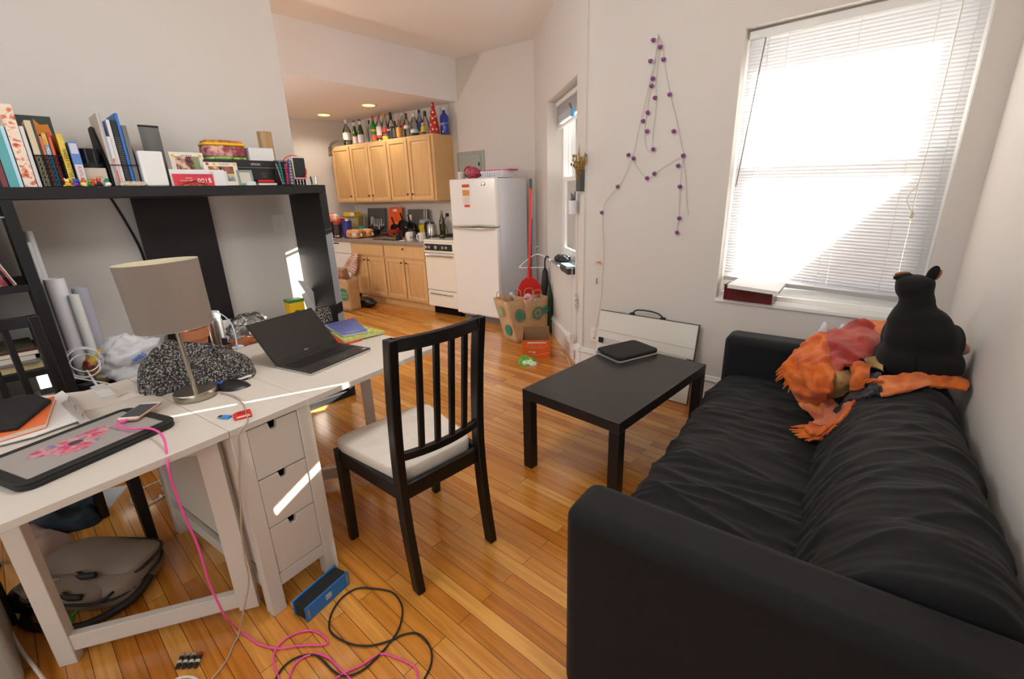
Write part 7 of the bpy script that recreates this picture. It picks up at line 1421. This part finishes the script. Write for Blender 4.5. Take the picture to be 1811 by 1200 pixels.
el((-.105,.06,.725),(.045,.10,.058)); el((.085,.055,.725),(.045,.095,.058)); el((-.11,.15,.70),(.035,.05,.03)); el((.085,.14,.70),(.03,.05,.03))
el((-.105,.06,.835),(.032,.05,.07),.2); el((.08,.05,.825),(.032,.05,.065),-.2); el((-.045,.01,.915),(.075,.062,.05))
o=b.build('body',pdm,dog); md=o.modifiers.new('remesh','REMESH'); md.mode='VOXEL'; md.voxel_size=.0075; md.use_smooth_shade=True; sm=o.modifiers.new('smooth','SMOOTH'); sm.iterations=14; sm.factor=.5
e=MB(T((-.108,.03,1.052),.2,0,-.25)); e.ball((0,0,0),.030,.02,.014,nu=16,nv=12); q=e.build('ear',pdm,dog,smooth=True); e=MB(T((-.112,.036,1.062),.2,0,-.2)); e.ball((0,0,0),.024,.012,.008,nu=14,nv=10); e.build('ear_lining',pdt,q,smooth=True)
e=MB(T((-.026,.03,1.070),0,0,.25)); e.ball((0,0,0),.017,.011,.032,nu=16,nv=12); q=e.build('ear',pdm,dog,smooth=True); e=MB(T((-.013,.036,1.066),0,0,.3)); e.ball((0,0,0),.010,.009,.022,nu=14,nv=10); e.build('ear_lining',pdt,q,smooth=True)
MB().ball((.108,.085,.79),.022,.028,.022,nu=14,nv=10).build('paw',mat('plush_pink','#b98272',.9,sheen=.4),dog,smooth=True)
MB().ball((-.068,.145,.995),.016,.012,.012,nu=12,nv=8).build('nose',black_pl,dog,smooth=True)
MB().ball((-.068,.118,.985),.034,.028,.026,nu=14,nv=10).build('muzzle',pdt,dog,smooth=True)
MB().ball((-.005,-.085,.672),.016,.03,.012,nu=14,nv=8).build('tail',pdm,dog,smooth=True)
b=MB(); b.tube(smooth_path([(-.07,-.022,1.05),(-.06,-.034,.97),(-.035,-.072,.89),(-.02,-.091,.83),(-.008,-.106,.75),(-.005,-.09,.69)],6),.0014,n=5); b.build('back_seam',C('#050505',.9),dog,smooth=True)
# ================================================================ FLOOR CLUTTER
# messenger bag
grb=mat('bag_canvas','#857566',.85,bump=.1,bscale=400); dkb=mat('bag_dark','#25211c',.6)
c=atz(172,1012,.06); ms_=thing('messenger_bag','taupe messenger bag with dark piping lying under the desk','bag',(c.x,c.y,0),math.radians(38)); L_,Wd=.215,.145
def bagfn(h,sx,sy,seed,dy=0,lift=0):
    def f(p): 
        k=1+.10*nz(p,7,seed)
        return V((p.x*k,p.y*k+dy,max(-h*.97,p.z*k*(1+.15*p.x/sx))))
    return f
MB().ball((0,0,.055),L_*.92,Wd*.95,.056,nu=48,nv=26,e=.55,fn=bagfn(.055,L_,Wd,3)).build('bag_body',grb,ms_,smooth=True)
MB().ball((.0,.035,.105),L_*.93,Wd*.72,.028,nu=48,nv=22,e=.6,fn=lambda p:V((p.x,p.y,p.z+.012*nz(p,8,5)-.05*abs(p.y/Wd)**2*.6))).build('flap',grb,ms_,smooth=True)
MB().ball((-.02,-.105,.085),L_*.78,Wd*.42,.03,nu=40,nv=18,e=.6,fn=lambda p:V((p.x,p.y,p.z+.008*nz(p,9,6)))).build('front_pocket',grb,ms_,smooth=True)
def ringpath(rx_,ry_,cz,dy,a0=0,a1=2*PI,n=28,e=.6):
    sg=lambda x:(abs(x)**e)*(1 if x>=0 else -1); return [(rx_*sg(math.cos(a)),ry_*sg(math.sin(a))+dy,cz+.004*math.sin(a*3)) for a in [a0+(a1-a0)*k/(n-1) for k in range(n)]]
b=MB(); b.tube(ringpath(L_*.95,Wd*.74,.100,.035),.0055,n=7); b.tube(ringpath(L_*.80,Wd*.44,.083,-.105),.005,n=7); b.tube(ringpath(L_*.95,Wd*.98,.06,0),.0055,n=7); b.build('piping',dkb,ms_,smooth=True)
b=MB(); b.tube(smooth_path([(.02,-.07,.125),(.05,-.085,.128),(.09,-.075,.128)],5),.011,n=8); b.tube(smooth_path([(.04,-.15,.115),(.07,-.16,.112),(.11,-.155,.11)],5),.011,n=8); b.build('strap_tab',dkb,ms_,smooth=True)
brs=mat('brass','#a88a4a',.3,metal=.9); MB().box(.012,.028,-.082,-.066,.122,.135).build('buckle',brs,ms_,bevel=.002); MB().box(.034,.05,-.158,-.142,.112,.124).build('buckle',brs,ms_,bevel=.002); MB().ball((.16,.08,.118),.007,nu=8,nv=6).build('rivet',brs,ms_,smooth=True)
b=MB(); b.tube(smooth_path([(-.17,-.10,.03),(-.11,-.18,.013),(.0,-.195,.013),(.12,-.18,.014),(.21,-.09,.03),(.215,.0,.05)],6),.014,n=8); b.build('shoulder_strap',dkb,ms_,smooth=True)
b=MB(); 
for k in range(9): b.bar((-.17+.010*k,-.135-.004*k,.11),(-.15+.013*k,-.085,.118),.004,.004)
b.build('elastic_gusset',C('#b0a898',.6),ms_)
c=atz(103,1100,.01); t=thing('luggage_tag','bright green rubber luggage tag lying by the messenger bag','tag',(c.x,c.y,.0),math.radians(30)); gt=C('#3fa636',.5); MB().prism(rrect(-.035,.035,-.03,.03,.008),0,.008).build('tag_body',gt,t,bevel=.002); MB().box(-.02,.018,-.014,.018,.008,.0092).build('window_patch',C('#3a5a66',.3),t); MB().tube(smooth_path([(-.02,.03,.005),(-.03,.06,.012),(-.005,.075,.014),(.015,.06,.012),(.01,.03,.005)],5),.004,n=6).build('loop',gt,t,smooth=True)
# clothes under the desk
heap('blush_cloth','crumpled blush pink satin cloth on the floor beyond the bag','cloth',pw([(20,985),(45,992),(80,985),(110,965),(128,945),(100,943),(60,930),(25,950)],.02),0,.06,mat('blush_satin','#a58a7c',.5),41,9,60,rid=.8,emin=.01)
heap('dark_clothes','heap of dark teal and black clothes on the floor behind the desk','clothes',pw([(15,945),(60,940),(120,932),(172,915),(175,890),(140,870),(70,890),(10,910)],.03),0,.13,mat('dark_teal_cloth','#16222a',.7,cols=[(.4,'#0f1216'),(.55,'#1c3440'),(.66,'#3a2c34')],vscale=9),43,10,60,rid=.7,emin=.02)
t=thing('striped_notebook','white notebook with a striped edge on the floor behind the chair legs','notebook',(atz(188,889,.0).x-.04,atz(188,889,0).y,0),1.0); MB().box(-.06,.06,-.09,.09,0,.012).build('cover',C('#c8ccd0',.5),t,bevel=.001); MB().box(-.062,-.0601,-.08,.08,.002,.01).build('spiral_edge',C('#7a8088',.5),t)
# white cables tangle under desk
t=thing('cable_bundle','tied bundle of white cables on the floor under the desk','cable',(0,0,0)); b=MB(); wc=C('#d9d5cc',.4)
b.tube(smooth_path([atz(x,y,.005) for x,y in ((311,868),(306,850),(290,848),(262,858),(238,872),(231,886),(240,892),(262,890),(285,880),(300,866))],6),.0028,n=6)
b.tube(smooth_path([atz(x,y,.006) for x,y in ((238,903),(262,892),(282,880),(298,868),(312,858),(320,853))],6),.0028,n=6)
pts=[]; cc_=atz(302,866,.01)
for k in range(34): a=k*1.15; pts.append((cc_.x+.05*math.cos(a)*.8+.02*math.sin(a*2.3),cc_.y+.03*math.sin(a*1.4),.008+.018*abs(math.sin(a*.9))))
b.tube(smooth_path(pts,3),.0026,n=6); b.build('cord',wc,t,smooth=True); b=MB(); p=atz(315,864,0); b.ball((p.x,p.y,.014),.014,nu=12,nv=8); p=atz(285,880,0); b.ball((p.x,p.y,.01),.012,.008,.009,nu=10,nv=6); b.build('plug',C('#e4e2de',.3),t,smooth=True)
# blue speaker
p0,p1=atz(546,1075,0),atz(596,1030,0); d=(p1-p0); ang=math.atan2(d.y,d.x)
c=(atz(572,1058,0)); spk=thing('bluetooth_speaker','small blue and black wireless speaker on the floor by the drawer leg','speaker',(c.x,c.y,0),ang); L2=.092
MB().box(-L2,L2,-.031,.031,.0,.058).build('grille',mat('speaker_grille','#17181a',.7,bump=.2,bscale=900),spk,bevel=.008,seg=3); b=MB(); sb_=C('#2477c0',.4)
b.box(-L2-.003,L2+.003,-.036,-.0311,.0,.062).box(-L2-.003,L2+.003,.0311,.036,.0,.062); b.build('side_plate',sb_,spk,bevel=.004); MB().box(-.012,.012,-.0375,-.0361,.022,.042).build('badge',C('#b8b8b8',.3),spk); MB().box(-L2+.004,-L2+.012,-.0372,-.0361,.01,.05).box(L2-.012,L2-.004,-.0372,-.0361,.01,.05).build('side_slot',C('#8a8a8a',.3),spk)
# batteries
_d=atz(352,1169,0)-atz(320,1171,0); BANG=math.atan2(_d.y,_d.x)+PI/2+.25
for k in range(4):
    p=atz(320+10.5*k,1171-.6*k,0); t=thing('battery',['leftmost battery of the row of four on the floor','second battery from the left in the row of four','third battery from the left in the row of four','rightmost battery of the row of four, red tip showing'][k],'battery',(p.x,p.y,0),BANG,'batteries in a row on the floor')
    MB(T((0,0,.0075),0,0,PI/2)).lathe([(0,-.024),(.007,-.024),(.0072,-.022),(.0072,.012)],16,cap=False).build('casing',C('#2a2826',.3),t,smooth='auto'); MB(T((0,0,.0075),0,0,PI/2)).lathe([(.0072,.0125),(.0072,.022),(.0065,.024),(.003,.024),(.003,.026),(0,.026)],16).build('metal_end',C('#b8a890' if k<3 else '#a8382c',.3,metal=.3),t,smooth='auto'); MB(T((0,0,.0075),0,0,PI/2)).lathe([(.0074,-.012),(.0074,-.002)],16,cap=False).build('printed_band',C('#c8c4bc',.4),t)
# black cable
P=[(480,1215),(500,1180),(525,1162),(555,1157),(572,1168),(590,1186),(610,1195),(640,1185),(668,1160),(690,1135),(706,1110),(712,1080),(706,1060),(692,1046),(660,1040),(632,1040),(607,1054),(588,1080),(582,1105),(590,1122),(620,1138),(655,1141),(690,1132),(712,1122),(735,1119),(752,1130),(763,1150),(762,1175),(750,1200),(735,1225)]
t=thing('black_cable','black cable looping over the floor in front of the dining chair','cable',(0,0,0)); MB().tube(smooth_path([atz(x,y,.006) for x,y in P],6),.0032,n=7).build('cord',C('#1d1a17',.5),t,smooth=True)
t=thing('white_cable','thick white cable crossing the lower left corner past the desk leg','cable',(0,0,0)); MB().tube(smooth_path([atz(x,y,.05*(1-i/6)+.007) for i,(x,y) in enumerate(((-20,1080),(10,1105),(32,1140),(45,1160),(58,1175),(80,1205),(100,1240)))],6),.0055,n=8).build('cord',C('#ded2c4',.4),t,smooth=True)
t=thing('white_cable','loop of pale cable on the floor just below the row of batteries','cable',(0,0,0)); MB().tube(smooth_path([atz(x,y,.006) for x,y in ((295,1225),(310,1202),(330,1196),(348,1201),(362,1225))],6),.0042,n=8).build('cord',C('#d8ccbc',.4),t,smooth=True)
# grey board / low radiator cover at the lower left corner
p0=atz(48,1195,0); p1=atz(0,1010,0); t=thing('storage_crate','pale grey fabric storage crate left of the desk leg','crate',(p0.x+.03,p0.y+.0,0),math.atan2(p1.y-p0.y,p1.x-p0.x)); MB().box(0,.42,.0,.26,0,.24).build('crate_body',mat('grey_felt','#9f9a90',.9,bump=.2,bscale=120),t,bevel=.02,seg=3); MB().box(.02,.40,.02,.24,.24,.243).build('crate_lid',C('#8a867e',.9),t)
p=atz(45,1125,0); t=thing('black_bag','black cloth bag slumped on the floor beside the desk gate leg','bag',(p.x-.13,p.y+.05,0)); MB().ball((0,0,.06),.08,.07,.062,nu=26,nv=16,fn=lambda p:V((p.x,p.y,max(-.059,p.z)))*(1+.2*nz(p,12,4))).build('cloth',C('#15161a',.8),t,smooth=True)
